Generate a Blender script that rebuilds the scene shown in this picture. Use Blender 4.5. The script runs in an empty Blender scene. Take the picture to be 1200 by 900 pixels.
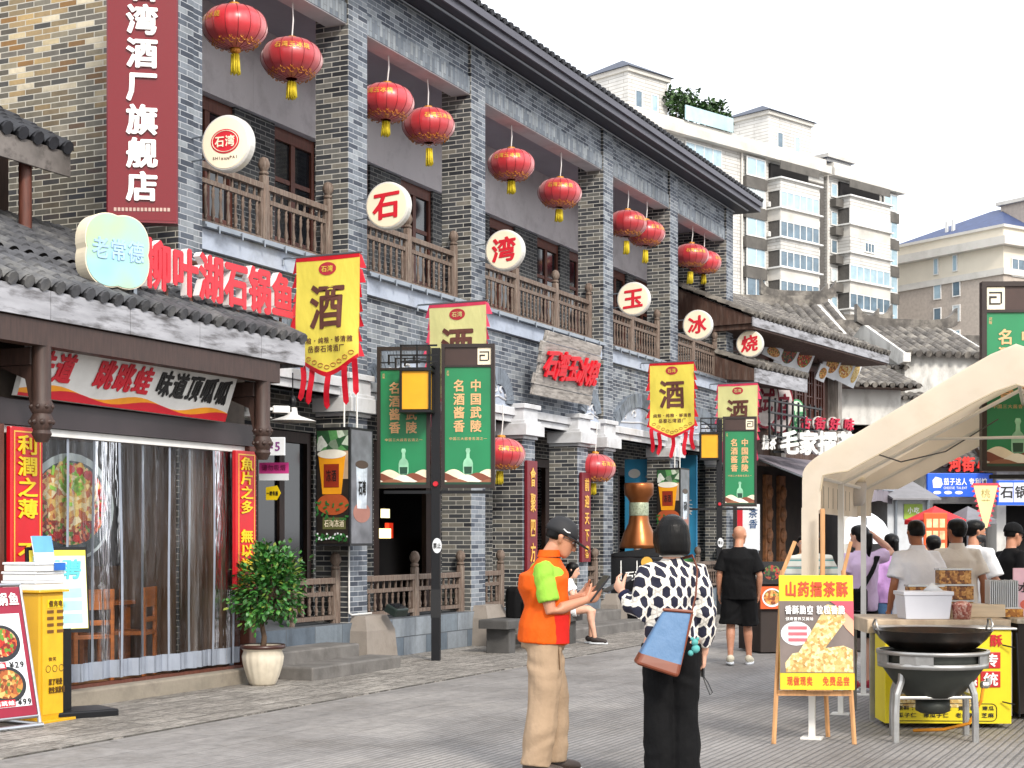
import bpy, bmesh, math, random
from mathutils import Vector, Matrix, noise
R = math.radians
random.seed(7)
SC = bpy.context.scene
COL = SC.collection
# ------------------------------------------------------------------ camera, light, exposure
FPX, EYE, CX, CY = 1850.0, 1.55, 600.0, 630.0
cam = bpy.data.objects.new('camera', bpy.data.cameras.new('camera'))
COL.objects.link(cam)
cam.location = (0, 0, EYE)
cam.rotation_euler = (R(90), 0, 0)
cam.data.sensor_width = 36.0
cam.data.lens = 36.0 * FPX / 1200.0
cam.data.shift_y = (CY - 450.0) / 1200.0
cam.data.clip_start = 0.1
cam.data.clip_end = 3000
SC.camera = cam
SUN_DIR = Vector((0.34, -0.80, 0.66)).normalized()      # towards the sun, behind the camera
sun = bpy.data.objects.new('sun', bpy.data.lights.new('sun', 'SUN'))
COL.objects.link(sun)
sun.data.energy = 1.4
sun.data.angle = R(10)
sun.data.color = (1.0, 0.93, 0.83)
sun.rotation_euler = SUN_DIR.to_track_quat('Z', 'Y').to_euler()
sun.location = (0, 0, 40)
world = bpy.data.worlds.new('World')
SC.world = world
world.use_nodes = True
nt = world.node_tree
bg = nt.nodes['Background']
sky = nt.nodes.new('ShaderNodeTexSky')
sky.sky_type = 'NISHITA'
sky.sun_disc = False
sky.sun_elevation = math.asin(SUN_DIR.z)
sky.sun_rotation = math.atan2(SUN_DIR.x, SUN_DIR.y)
sky.dust_density = 4.0
sky.air_density = 1.2
tc = nt.nodes.new('ShaderNodeTexCoord')
nz = nt.nodes.new('ShaderNodeTexNoise')
nz.inputs['Scale'].default_value = 2.2
nz.inputs['Detail'].default_value = 5
nt.links.new(tc.outputs['Generated'], nz.inputs['Vector'])
rp = nt.nodes.new('ShaderNodeValToRGB')
rp.color_ramp.elements[0].position = 0.3
rp.color_ramp.elements[0].color = (7.6, 7.9, 8.4, 1)
rp.color_ramp.elements[1].position = 0.7
rp.color_ramp.elements[1].color = (9.6, 9.6, 9.6, 1)
nt.links.new(nz.outputs['Fac'], rp.inputs['Fac'])
mx = nt.nodes.new('ShaderNodeMixRGB')
mx.inputs['Fac'].default_value = 0.82                   # high overcast, a little blue shining through
nt.links.new(sky.outputs['Color'], mx.inputs['Color1'])
nt.links.new(rp.outputs['Color'], mx.inputs['Color2'])
nt.links.new(mx.outputs['Color'], bg.inputs['Color'])
bg.inputs['Strength'].default_value = 0.105
SC.view_settings.view_transform = 'Standard'
SC.view_settings.look = 'None'
SC.view_settings.gamma = 1.0
SC.view_settings.exposure = 1.2
SC.cycles.use_denoising = True
SC.cycles.max_bounces = 6
SC.cycles.transparent_max_bounces = 16
SC.cycles.caustics_reflective = False
SC.cycles.caustics_refractive = False

# ------------------------------------------------------------------ frames
PX0, PY0 = -1.94, 19.6                                   # a point of the brick facade on the ground
VA = math.atan2(860.0, 1850.0)                           # street direction, from +Y towards +X
DU = Vector((math.sin(VA), math.cos(VA), 0))             # along the facade
DV = Vector((-math.cos(VA), math.sin(VA), 0))            # into the building
FA = math.pi / 2 - VA                                    # z rotation whose local x runs along the facade
SA = -VA                                                 # z rotation of a sign that faces down the street
def at(px, py, Y): return Vector(((px - CX) / FPX * Y, Y, EYE - (py - CY) / FPX * Y))
def gnd(px, py):
    Y = EYE * FPX / (py - CY)
    return Vector(((px - CX) / FPX * Y, Y, 0))
def fac(u, v, z): return Vector((PX0, PY0, 0)) + DU * u + DV * v + Vector((0, 0, z))
def pf(px, py, v):                                       # picture point on the plane v of the facade -> (u, z)
    r = (px - CX) / FPX
    u = (r * (PY0 + DV.y * v) - PX0 - DV.x * v) / (DU.x - DU.y * r)
    Y = PY0 + DV.y * v + DU.y * u
    return u, EYE - (py - CY) / FPX * Y

XA, YA, ZA = Vector((1, 0, 0)), Vector((0, 1, 0)), Vector((0, 0, 1))
# ------------------------------------------------------------------ materials
MATS = {}
def lin(c): return tuple(x / 12.92 if x <= 0.04045 else ((x + 0.055) / 1.055) ** 2.4 for x in c)
def hx(s): return lin(tuple(int(s[i:i + 2], 16) / 255 for i in (0, 2, 4)))
def newmat(name):
    m = bpy.data.materials.new(name)
    m.use_nodes = True
    MATS[name] = m
    n = m.node_tree
    return m, n, n.nodes['Principled BSDF']
def nd(n, t, **kw):
    x = n.nodes.new(t)
    for k, v in kw.items():
        if k in x.inputs: x.inputs[k].default_value = v
        else: setattr(x, k, v)
    return x
def mth(n, op, a, b=None):
    x = n.nodes.new('ShaderNodeMath'); x.operation = op
    for i, q in enumerate((a, b)):
        if q is None: continue
        if isinstance(q, (int, float)): x.inputs[i].default_value = q
        else: n.links.new(q, x.inputs[i])
    return x.outputs[0]
def ramp(n, fac_, stops, interp='LINEAR'):
    r = n.nodes.new('ShaderNodeValToRGB')
    r.color_ramp.interpolation = interp
    e = r.color_ramp.elements
    while len(e) < len(stops): e.new(0.5)
    for q, (p, c) in zip(e, stops):
        q.position = p; q.color = (*c, 1)
    n.links.new(fac_, r.inputs['Fac'])
    return r.outputs['Color']
def mixc(n, f, a, b, mode='MIX'):
    x = n.nodes.new('ShaderNodeMixRGB'); x.blend_type = mode
    for i, q in zip(('Fac', 'Color1', 'Color2'), (f, a, b)):
        if isinstance(q, (int, float)): x.inputs[i].default_value = q
        elif isinstance(q, tuple): x.inputs[i].default_value = (*q, 1)
        else: n.links.new(q, x.inputs[i])
    return x.outputs['Color']
def bumpn(n, b, h, strength=0.3, dist=0.01):
    x = n.nodes.new('ShaderNodeBump')
    x.inputs['Strength'].default_value = strength
    x.inputs['Distance'].default_value = dist
    n.links.new(h, x.inputs['Height'])
    n.links.new(x.outputs['Normal'], b.inputs['Normal'])
def objco(n, scale=(1, 1, 1)):
    t = n.nodes.new('ShaderNodeTexCoord')
    m = n.nodes.new('ShaderNodeMapping')
    m.inputs['Scale'].default_value = scale
    n.links.new(t.outputs['Object'], m.inputs['Vector'])
    return m.outputs['Vector']
def noi(n, vec, scale, detail=4, rough=0.55):
    x = n.nodes.new('ShaderNodeTexNoise')
    x.inputs['Scale'].default_value = scale
    x.inputs['Detail'].default_value = detail
    x.inputs['Roughness'].default_value = rough
    n.links.new(vec, x.inputs['Vector'])
    return x.outputs['Fac']
def mat(name, col, rough=0.6, metal=0.0, var=0.12, scale=5.0, bump=0.0, bscale=60.0, stretch=(1, 1, 1),
        dirt=None, dirt_amt=0.5, spec=0.5, emit=0.0, dirt_scale=3.0):
    if name in MATS: return MATS[name]
    m, n, b = newmat(name)
    c = hx(col) if isinstance(col, str) else col
    v = objco(n, stretch)
    f = noi(n, v, scale)
    lo = tuple(x * (1 - 1.6 * var) for x in c); hi = tuple(min(0.95, x * (1 + 1.6 * var)) for x in c)
    out = ramp(n, f, [(0.25, lo), (0.75, hi)])
    if dirt:
        d = noi(n, v, dirt_scale, 6, 0.65)
        dm = ramp(n, d, [(0.48, (0, 0, 0)), (0.68, (dirt_amt,) * 3)])
        out = mixc(n, dm, out, hx(dirt))
    n.links.new(out, b.inputs['Base Color'])
    b.inputs['Roughness'].default_value = rough
    b.inputs['Metallic'].default_value = metal
    b.inputs['Specular IOR Level'].default_value = spec
    if emit:
        n.links.new(out, b.inputs['Emission Color'])
        b.inputs['Emission Strength'].default_value = emit
    if bump: bumpn(n, b, noi(n, v, bscale, 3), bump, 0.01)
    return m
def brick_mat(name, pal, mortar, w=0.235, h=0.063, mw=0.010, rough=0.85, flip=False, stain=None):
    m, n, b = newmat(name)
    t = n.nodes.new('ShaderNodeTexCoord')
    s = n.nodes.new('ShaderNodeSeparateXYZ')
    n.links.new(t.outputs['Object'], s.inputs[0])
    u = mth(n, 'ADD', s.outputs[0], s.outputs[1])
    u = mth(n, 'ADD', u, 50.0)
    z = mth(n, 'ADD', s.outputs[2], 10 * h)
    if flip: u, z = z, u
    row = mth(n, 'FLOOR', mth(n, 'DIVIDE', z, h))
    odd = mth(n, 'MODULO', row, 2.0)
    off = mth(n, 'MULTIPLY', mth(n, 'SUBTRACT', 1.0, odd), 0.5 * w)
    bn = mth(n, 'FLOOR', mth(n, 'DIVIDE', mth(n, 'ADD', u, off), w))
    cv = n.nodes.new('ShaderNodeCombineXYZ')
    n.links.new(bn, cv.inputs[0]); n.links.new(row, cv.inputs[1])
    wn = n.nodes.new('ShaderNodeTexWhiteNoise'); wn.noise_dimensions = '2D'
    n.links.new(cv.outputs[0], wn.inputs['Vector'])
    k = len(pal)
    colr = ramp(n, wn.outputs['Value'], [(i / k, hx(c)) for i, c in enumerate(pal)], 'CONSTANT')
    bt = n.nodes.new('ShaderNodeTexBrick')
    bt.inputs['Scale'].default_value = 1.0
    bt.inputs['Brick Width'].default_value = w
    bt.inputs['Row Height'].default_value = h
    bt.inputs['Mortar Size'].default_value = mw / 2 + 0.001
    bt.inputs['Mortar Smooth'].default_value = 0.25
    c2 = n.nodes.new('ShaderNodeCombineXYZ')
    n.links.new(u, c2.inputs[0]); n.links.new(z, c2.inputs[1])
    n.links.new(c2.outputs[0], bt.inputs['Vector'])
    f1 = noi(n, t.outputs['Object'], 14.0, 5, 0.7)
    colr = mixc(n, 0.4, colr, ramp(n, f1, [(0.3, (0.45,) * 3), (0.7, (1.0,) * 3)]), 'MULTIPLY')
    f2 = noi(n, t.outputs['Object'], 1.1, 4, 0.6)
    colr = mixc(n, 0.5, colr, ramp(n, f2, [(0.35, (0.62,) * 3), (0.65, (1.0,) * 3)]), 'MULTIPLY')
    f3 = noi(n, objco(n, (2.2, 2.2, 0.22)), 1.6, 5, 0.65)
    colr = mixc(n, 0.55, colr, ramp(n, f3, [(0.36, (0.5,) * 3), (0.52, (1.0,) * 3), (0.66, (1.0,) * 3), (0.76, (1.35,) * 3)]), 'MULTIPLY')
    if stain:
        zz = n.nodes.new('ShaderNodeMapRange')
        n.links.new(s.outputs[2], zz.inputs['Value'])
        zz.inputs['From Min'].default_value = stain[1]; zz.inputs['From Max'].default_value = stain[2]
        colr2 = ramp(n, wn.outputs['Value'], [(i / len(stain[0]), hx(c)) for i, c in enumerate(stain[0])], 'CONSTANT')
        colr2 = mixc(n, 0.5, colr2, ramp(n, f1, [(0.3, (0.5,) * 3), (0.7, (1.0,) * 3)]), 'MULTIPLY')
        ff = mth(n, 'MULTIPLY', zz.outputs[0], 1.0)
        nn = mth(n, 'ADD', ff, mth(n, 'MULTIPLY', mth(n, 'SUBTRACT', f2, 0.5), 1.2))
        st = n.nodes.new('ShaderNodeClamp'); n.links.new(nn, st.inputs[0])
        colr = mixc(n, st.outputs[0], colr, colr2)
    mcol = mixc(n, f1, tuple(x * 0.75 for x in hx(mortar)), hx(mortar))
    out = mixc(n, bt.outputs['Fac'], colr, mcol)
    n.links.new(out, b.inputs['Base Color'])
    b.inputs['Roughness'].default_value = rough
    hgt = mth(n, 'ADD', mth(n, 'MULTIPLY', bt.outputs['Fac'], -1.0), mth(n, 'MULTIPLY', f1, 0.5))
    bumpn(n, b, hgt, 0.6, 0.008)
    return m

# ------------------------------------------------------------------ mesh builder
class MB:
    def __init__(s): s.v = []; s.f = []; s.m = []; s.cur = 0; s.M = Matrix(); s.p = []
    def mark(s): s.p.append((len(s.v), len(s.f))); return s
    def add(s, vs, fs, mi=None):
        o = len(s.v)
        s.v += [tuple(s.M @ Vector(p)) for p in vs]
        s.f += [tuple(i + o for i in f) for f in fs]
        s.m += [s.cur if mi is None else mi] * len(fs)
        return s
    def box(s, x0, x1, y0, y1, z0, z1, mi=None):
        vs = [(x, y, z) for z in (z0, z1) for y in (y0, y1) for x in (x0, x1)]
        return s.add(vs, [(0, 2, 3, 1), (4, 5, 7, 6), (0, 1, 5, 4), (2, 6, 7, 3), (0, 4, 6, 2), (1, 3, 7, 5)], mi)
    def cbox(s, c, size, rot=None, mi=None):
        hx_, hy, hz = (q / 2 for q in size)
        vs = [Vector((x, y, z)) for z in (-hz, hz) for y in (-hy, hy) for x in (-hx_, hx_)]
        if rot is not None: vs = [rot @ p for p in vs]
        vs = [p + Vector(c) for p in vs]
        return s.add(vs, [(0, 2, 3, 1), (4, 5, 7, 6), (0, 1, 5, 4), (2, 6, 7, 3), (0, 4, 6, 2), (1, 3, 7, 5)], mi)
    def bbox(s, x0, x1, y0, y1, z0, z1, b=0.01, mi=None):      # box with its vertical and top edges chamfered
        b = min(b, (x1 - x0) * 0.45, (y1 - y0) * 0.45, (z1 - z0) * 0.45)
        def ring(z, i): return [(x0 + i, y0 + b, z), (x0 + b, y0 + i, z), (x1 - b, y0 + i, z), (x1 - i, y0 + b, z),
                                (x1 - i, y1 - b, z), (x1 - b, y1 - i, z), (x0 + b, y1 - i, z), (x0 + i, y1 - b, z)]
        def inn(z): return [(x0 + b, y0 + b, z), (x0 + b, y0 + b, z), (x1 - b, y0 + b, z), (x1 - b, y0 + b, z),
                            (x1 - b, y1 - b, z), (x1 - b, y1 - b, z), (x0 + b, y1 - b, z), (x0 + b, y1 - b, z)]
        vs = ring(z0, 0) + ring(z1 - b, 0) + [(p[0] * 1, p[1], p[2]) for p in ring(z1 - b * 0.3, b * 0.3)]
        top = [(x0 + b, y0 + b, z1), (x1 - b, y0 + b, z1), (x1 - b, y1 - b, z1), (x0 + b, y1 - b, z1)]
        fs = []
        for k in range(2):
            for i in range(8):
                j = (i + 1) % 8
                fs.append((k * 8 + i, k * 8 + j, k * 8 + 8 + j, k * 8 + 8 + i))
        vs += top
        t = [24, 24, 25, 25, 26, 26, 27, 27]
        for i in range(8):
            j = (i + 1) % 8
            f = [16 + i, 16 + j, t[j], t[i]]
            if f[2] == f[3]: f = f[:3]
            fs.append(tuple(f))
        fs += [(24, 25, 26, 27), tuple(range(7, -1, -1))]
        return s.add(vs, fs, mi)
    def loft(s, secs, n=12, cap=True, mi=None, ph=0.0):
        """secs: (centre, ra, rb, xaxis, yaxis) rings"""
        vs = []; fs = []
        for c, ra, rb, ax, ay in secs:
            for i in range(n):
                a = 2 * math.pi * i / n + ph
                vs.append(Vector(c) + Vector(ax) * (ra * math.cos(a)) + Vector(ay) * (rb * math.sin(a)))
        for k in range(len(secs) - 1):
            for i in range(n):
                j = (i + 1) % n
                fs.append((k * n + i, k * n + j, (k + 1) * n + j, (k + 1) * n + i))
        if cap:
            fs.append(tuple(range(n - 1, -1, -1)))
            L = (len(secs) - 1) * n
            fs.append(tuple(L + i for i in range(n)))
        return s.add(vs, fs, mi)
    def tube(s, pts, rad, n=8, cap=True, mi=None, flat=1.0, round_=False):
        pts = [Vector(p) for p in pts]
        if isinstance(rad, (int, float)): rad = [rad] * len(pts)
        rad = list(rad)
        if round_:
            d0 = (pts[0] - pts[1]).normalized(); d1 = (pts[-1] - pts[-2]).normalized()
            pts = [pts[0] + d0 * rad[0] * 0.85, pts[0] + d0 * rad[0] * 0.5] + pts + [pts[-1] + d1 * rad[-1] * 0.5, pts[-1] + d1 * rad[-1] * 0.85]
            rad = [rad[0] * 0.4, rad[0] * 0.85] + rad + [rad[-1] * 0.85, rad[-1] * 0.4]
        secs = []; prev = None
        for i, p in enumerate(pts):
            d = (pts[min(i + 1, len(pts) - 1)] - pts[max(i - 1, 0)]).normalized()
            if prev is None:
                h = Vector((0, 0, 1)) if abs(d.z) < 0.9 else Vector((1, 0, 0))
                ax = d.cross(h).normalized()
            else:
                ax = (prev - d * prev.dot(d)).normalized()
            ay = d.cross(ax).normalized(); prev = ax
            secs.append((p, rad[i], rad[i] * flat, ax, ay))
        return s.loft(secs, n, cap, mi)
    def lathe(s, prof, c=(0, 0, 0), n=16, axis='z', mi=None, cap=True, sx=1, sy=1):
        c = Vector(c)
        A = {'z': (Vector((1, 0, 0)), Vector((0, 1, 0)), Vector((0, 0, 1))),
             'y': (Vector((0, 0, 1)), Vector((1, 0, 0)), Vector((0, 1, 0))),
             'x': (Vector((0, 1, 0)), Vector((0, 0, 1)), Vector((1, 0, 0)))}[axis]
        return s.loft([(c + A[2] * h, max(r, 1e-4) * sx, max(r, 1e-4) * sy, A[0], A[1]) for r, h in prof], n, cap, mi)
    def ball(s, c, r, n=10, k=6, sc=(1, 1, 1), mi=None):
        c = Vector(c); secs = []
        for i in range(k + 1):
            a = -math.pi / 2 + math.pi * i / k
            q = max(0.02, math.cos(a))
            secs.append((c + Vector((0, 0, r * sc[2] * math.sin(a))), r * sc[0] * q, r * sc[1] * q, Vector((1, 0, 0)), Vector((0, 1, 0))))
        return s.loft(secs, n, True, mi)
    def prism(s, poly, y0, y1, mi=None):                      # poly in (x, z), extruded along y
        n = len(poly)
        vs = [(x, y0, z) for x, z in poly] + [(x, y1, z) for x, z in poly]
        fs = [tuple(range(n)), tuple(range(2 * n - 1, n - 1, -1))]
        fs += [(i, n + i, n + (i + 1) % n, (i + 1) % n) for i in range(n)]
        return s.add(vs, fs, mi)
    def prismx(s, poly, x0, x1, mi=None):                     # poly in (y, z), extruded along x
        n = len(poly)
        vs = [(x0, y, z) for y, z in poly] + [(x1, y, z) for y, z in poly]
        fs = [tuple(range(n - 1, -1, -1)), tuple(range(n, 2 * n))]
        fs += [(i, (i + 1) % n, n + (i + 1) % n, n + i) for i in range(n)]
        return s.add(vs, fs, mi)
    def grid(s, fn, nu, nv, mi=None, thick=0.0):
        vs = [fn(i / nu, j / nv) for j in range(nv + 1) for i in range(nu + 1)]
        fs = [(j * (nu + 1) + i, j * (nu + 1) + i + 1, (j + 1) * (nu + 1) + i + 1, (j + 1) * (nu + 1) + i) for j in range(nv) for i in range(nu)]
        return s.add(vs, fs, mi)
    def quad(s, a, b, c, d, mi=None): return s.add([a, b, c, d], [(0, 1, 2, 3)], mi)
    def build(s, name, mats, parent=None, smooth=False, loc=None, rot=None, fix=True):
        cuts = [q for q in s.p if 0 < q[0] < len(s.v)]
        if cuts:                                              # separate pieces become separate objects of one name
            cuts = [(0, 0)] + cuts + [(len(s.v), len(s.f))]; first = None
            for (v0, f0), (v1, f1) in zip(cuts, cuts[1:]):
                q = MB(); q.v = s.v[v0:v1]; q.f = [tuple(i - v0 for i in f) for f in s.f[f0:f1]]; q.m = s.m[f0:f1]
                o = q.build(name, mats, parent, smooth, loc, rot, fix); first = first or o
            return first
        me = bpy.data.meshes.new(name)
        me.from_pydata(s.v, [], s.f)
        if not isinstance(mats, (list, tuple)): mats = [mats]
        for m in mats: me.materials.append(m)
        if len(mats) > 1: me.polygons.foreach_set('material_index', s.m)
        if fix:
            bm = bmesh.new(); bm.from_mesh(me)
            bmesh.ops.recalc_face_normals(bm, faces=bm.faces)
            bm.to_mesh(me); bm.free()
        if smooth: me.polygons.foreach_set('use_smooth', [True] * len(me.polygons))
        me.update()
        o = bpy.data.objects.new(name, me)
        COL.objects.link(o)
        if parent is not None: o.parent = parent
        if loc is not None: o.location = loc
        if rot is not None: o.rotation_euler = rot if not isinstance(rot, (int, float)) else (0, 0, rot)
        return o
def tag(o, label=None, cat=None, group=None, kind=None):
    if label: o['label'] = label
    if cat: o['category'] = cat
    if group: o['group'] = group
    if kind: o['kind'] = kind
    return o
def thing(name, label, cat, loc=(0, 0, 0), rz=0.0, group=None):
    o = bpy.data.objects.new(name, None)
    o.empty_display_size = 0.2
    COL.objects.link(o)
    o.location = loc; o.rotation_euler = (0, 0, rz)
    return tag(o, label, cat, group)
def bev(o, w=.012):
    q = o.modifiers.new('b', 'BEVEL'); q.width = w; q.segments = 3; return o
def children(o): return [c for c in COL.objects if c.parent == o]
def dup(o, loc=None, rz=None, label=None, parent=None):
    c = o.copy(); COL.objects.link(c)
    if parent is not None: c.parent = parent
    if loc is not None: c.location = loc
    if rz is not None: c.rotation_euler = (0, 0, rz)
    if label: c['label'] = label
    for ch in children(o): dup(ch, parent=c)
    return c
def smooth_angle(o, ang=40):
    me = o.data
    me.polygons.foreach_set('use_smooth', [True] * len(me.polygons))
    try: me.set_sharp_from_angle(angle=R(ang))
    except Exception: pass
    return o
# temporary scene for modifier evaluation
TMP = bpy.data.scenes.new('tmp_eval')
def remesh(mb, voxel, smooth=4, fac_=0.5):
    me = bpy.data.meshes.new('tmp'); me.from_pydata(mb.v, [], mb.f)
    bm = bmesh.new(); bm.from_mesh(me)
    bmesh.ops.recalc_face_normals(bm, faces=bm.faces); bm.to_mesh(me); bm.free()
    o = bpy.data.objects.new('tmp', me); TMP.collection.objects.link(o)
    r = o.modifiers.new('r', 'REMESH'); r.mode = 'VOXEL'; r.voxel_size = voxel; r.adaptivity = 0
    if smooth:
        q = o.modifiers.new('s', 'SMOOTH'); q.iterations = smooth; q.factor = fac_
    vl = TMP.view_layers[0]; vl.update()
    dg = vl.depsgraph; dg.update()
    out = bpy.data.meshes.new_from_object(o.evaluated_get(dg))
    TMP.collection.objects.unlink(o); bpy.data.objects.remove(o)
    out.polygons.foreach_set('use_smooth', [True] * len(out.polygons))
    return out
def meshobj(name, me, m, parent):
    me.materials.clear(); me.materials.append(m); me.name = name
    o = bpy.data.objects.new(name, me); COL.objects.link(o)
    if parent is not None: o.parent = parent
    return o

# ------------------------------------------------------------------ lettering
GL = {}
def glyph(ch, bold, ext):
    k = (ch, bold, ext)
    if k in GL: return GL[k]
    cu = bpy.data.curves.new('t', 'FONT'); cu.body = ch; cu.size = 1.0
    cu.offset = bold; cu.extrude = ext; cu.resolution_u = 2
    o = bpy.data.objects.new('t', cu)
    me = bpy.data.meshes.new_from_object(o)
    vs = [tuple(v.co) for v in me.vertices]; fs = [tuple(p.vertices) for p in me.polygons]
    bpy.data.objects.remove(o); bpy.data.curves.remove(cu); bpy.data.meshes.remove(me)
    GL[k] = (vs, fs)
    return GL[k]
def text(mb, s, x0, x1, z0, z1, y, depth=0.0, bold=0.012, shear=0.0, vert=False, fill=0.92, mi=None, wob=0.0):
    """characters set in equal cells of the box x0..x1, z0..z1 on a face looking along -y; vert: top to bottom"""
    k = len(s); mb.mark()
    for i, ch in enumerate(s):
        if ch in ' 　': continue
        if vert: a0, a1 = x0, x1; b1 = z1 - (z1 - z0) * i / k; b0 = z1 - (z1 - z0) * (i + 1) / k
        else: b0, b1 = z0, z1; a0 = x0 + (x1 - x0) * i / k; a1 = x0 + (x1 - x0) * (i + 1) / k
        w = (a1 - a0) * fill; h = (b1 - b0) * fill
        ext = 0.0 if not depth else depth / 2
        b0_ = min(bold, 0.008)
        vs, fs = glyph(ch, b0_, 0.0 if not ext else round(ext / max(w, h), 3))
        if not vs: continue
        if ord(ch) > 0x2e7f: cxm, czm, em = 0.5, 0.38, 1.0
        else:
            xs = [v[0] for v in vs]; zs = [v[1] for v in vs]
            cxm = (min(xs) + max(xs)) / 2; czm = 0.36; em = max(0.62, max(xs) - min(xs) + 0.06)
            if ch in '.·,': czm = (min(zs) + max(zs)) / 2
        cx_ = (a0 + a1) / 2; cz = (b0 + b1) / 2
        q = math.sin(i * 2.3 + 1) * wob
        ca, sa = math.cos(q), math.sin(q)
        dz = math.sin(i * 1.7 + 0.4) * wob * 0.25 * h
        zscale = max(w, h)
        e_ = bold - b0_
        shifts = [(0, 0)] if e_ < 0.003 else [(0, 0), (e_, 0), (-e_, 0), (0, e_ * 0.7), (0, -e_ * 0.7)]
        if e_ > 0.02: shifts += [(e_ / 2, e_ / 2), (-e_ / 2, e_ / 2), (e_ / 2, -e_ / 2), (-e_ / 2, -e_ / 2)]
        for si, (sx_, sz_) in enumerate(shifts):
            out = []
            for vx, vz, vy in vs:
                X = (vx + sx_ - cxm) / em * w; Z = (vz + sz_ - czm) / (1.0 if em == 1.0 else 0.8) * h
                X, Z = X * ca - Z * sa, X * sa + Z * ca
                X += Z * shear
                out.append((cx_ + X, y - vy * zscale - ext - 0.0006 * si, cz + Z + dz))
            mb.add(out, fs, mi)
    return mb
# ================================================================== SHARED MATERIALS
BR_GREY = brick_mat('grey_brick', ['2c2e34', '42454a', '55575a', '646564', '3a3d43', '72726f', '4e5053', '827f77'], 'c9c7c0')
BR_SKYLIT = brick_mat('skylit_grey_brick', ['4e5663', '616975', '757d88', '868e98', '5c6471', '959ca3', '464d5a', '7d858e'], 'bcc0c6', mw=0.007)  # same grey brick, skylight on street faces put into its colour
BR_WARM = brick_mat('weathered_brick', ['33343a', '45464a', '525250', '62605a', '3c3e44', '706c62', '4c4a46', '5a5955'], 'c6c2b6',
                    stain=(['8a7a5e', '6b675e', 'b59a6b', '4b4a48', 'c9b894', '7d786c', '8a683e', 'd8ccb2', '57524a', '8f8672', 'a08a66', '6f6a62'], 5.2, 7.0))
BR_SOLD = brick_mat('soldier_brick', ['6c7580', '7f8892', '8e969e', '9aa1a7', '747d88', '868e96'], '6b6f75', w=0.24, h=0.068, mw=0.006, flip=True)
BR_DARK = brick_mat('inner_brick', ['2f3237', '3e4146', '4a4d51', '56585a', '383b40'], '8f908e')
STONE_BLUE = brick_mat('blue_plinth_stone', ['5f6b78', '6f7b87', '7c8791', '66727e', '8a929a'], '54595f', w=0.62, h=0.25, mw=0.012)
PED = mat('pedestal_stone', '8d857d', 0.8, var=0.14, scale=3, bump=0.25, bscale=30, dirt='5d544b', dirt_amt=0.5)
WHITE_ST = mat('white_plaster', 'c4c6ca', 0.75, var=0.07, scale=4, dirt='8f8d88', dirt_amt=0.45, bump=0.1)
PALE_BLUE = mat('pale_blue_plaster', 'a9b3c4', 0.8, var=0.1, scale=3, dirt='6a6f78', dirt_amt=0.55, bump=0.12)
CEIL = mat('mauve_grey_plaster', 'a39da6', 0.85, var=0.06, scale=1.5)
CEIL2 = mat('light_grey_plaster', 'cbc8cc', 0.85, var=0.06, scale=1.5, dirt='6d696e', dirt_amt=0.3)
DARKWOOD = mat('dark_wood', '3a2822', 0.55, var=0.25, scale=7, stretch=(6, 6, 0.7), bump=0.15)
REDWOOD = mat('red_brown_wood', '5c3226', 0.5, var=0.25, scale=7, stretch=(6, 6, 0.7), bump=0.15)
RAILWOOD = mat('weathered_rail_wood', '66564c', 0.75, var=0.3, scale=9, stretch=(5, 5, 0.6), bump=0.3, dirt='8f857a', dirt_amt=0.6, dirt_scale=7)
GREYWOOD = mat('silvered_wood', 'a29d98', 0.8, var=0.25, scale=6, stretch=(0.8, 5, 5), bump=0.3, dirt='3d3733', dirt_amt=0.7, dirt_scale=4)
SOFFIT = mat('dark_slate_soffit', '2a2f3b', 0.6, var=0.2, scale=4, stretch=(1, 14, 1))
FASCIA = mat('slate_fascia', '4b4a55', 0.5, var=0.15, scale=2, stretch=(0.4, 4, 4))
TILE = mat('grey_roof_tile', '45464a', 0.8, var=0.3, scale=6, bump=0.4, bscale=25, dirt='8b8a86', dirt_amt=0.5, dirt_scale=2)
TILE_D = mat('dark_roof_tile', '2e3036', 0.75, var=0.25, scale=6, bump=0.3, bscale=25)
STEEL = mat('grey_metal', '8f959c', 0.35, 0.8, var=0.08)
BLACKM = mat('black_metal', '15161a', 0.4, 0.4, var=0.1)
BLACKP = mat('black_paint', '17181b', 0.5, var=0.1)
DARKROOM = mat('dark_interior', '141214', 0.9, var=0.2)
GLASS_D = mat('dark_glass', '1a1d22', 0.08, 0.0, var=0.2, scale=1.2, spec=0.8)
PAPER = mat('white_paper', 'd9dde2', 0.7, var=0.04)
WHITEP = mat('white_paint', 'dcdcda', 0.5, var=0.05, dirt='a5a39c', dirt_amt=0.25)
REDP = mat('bright_red_paint', 'd01527', 0.4, var=0.08)
GOLDP = mat('gold_paint', 'e3b04b', 0.4, 0.2, var=0.1)
YELP = mat('yellow_paint', 'e2c214', 0.5, var=0.05)
BLK_INK = mat('black_ink', '151414', 0.6, var=0.05)
RED_INK = mat('red_ink', 'c3172a', 0.5, var=0.05)
BROWN_INK = mat('brown_ink', '5d342c', 0.7, var=0.12, scale=12)
WHT_INK = mat('white_ink', 'eeeeec', 0.5, var=0.03)
CREAM = mat('cream_plastic', 'e9ddc4', 0.4, var=0.04)

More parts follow.
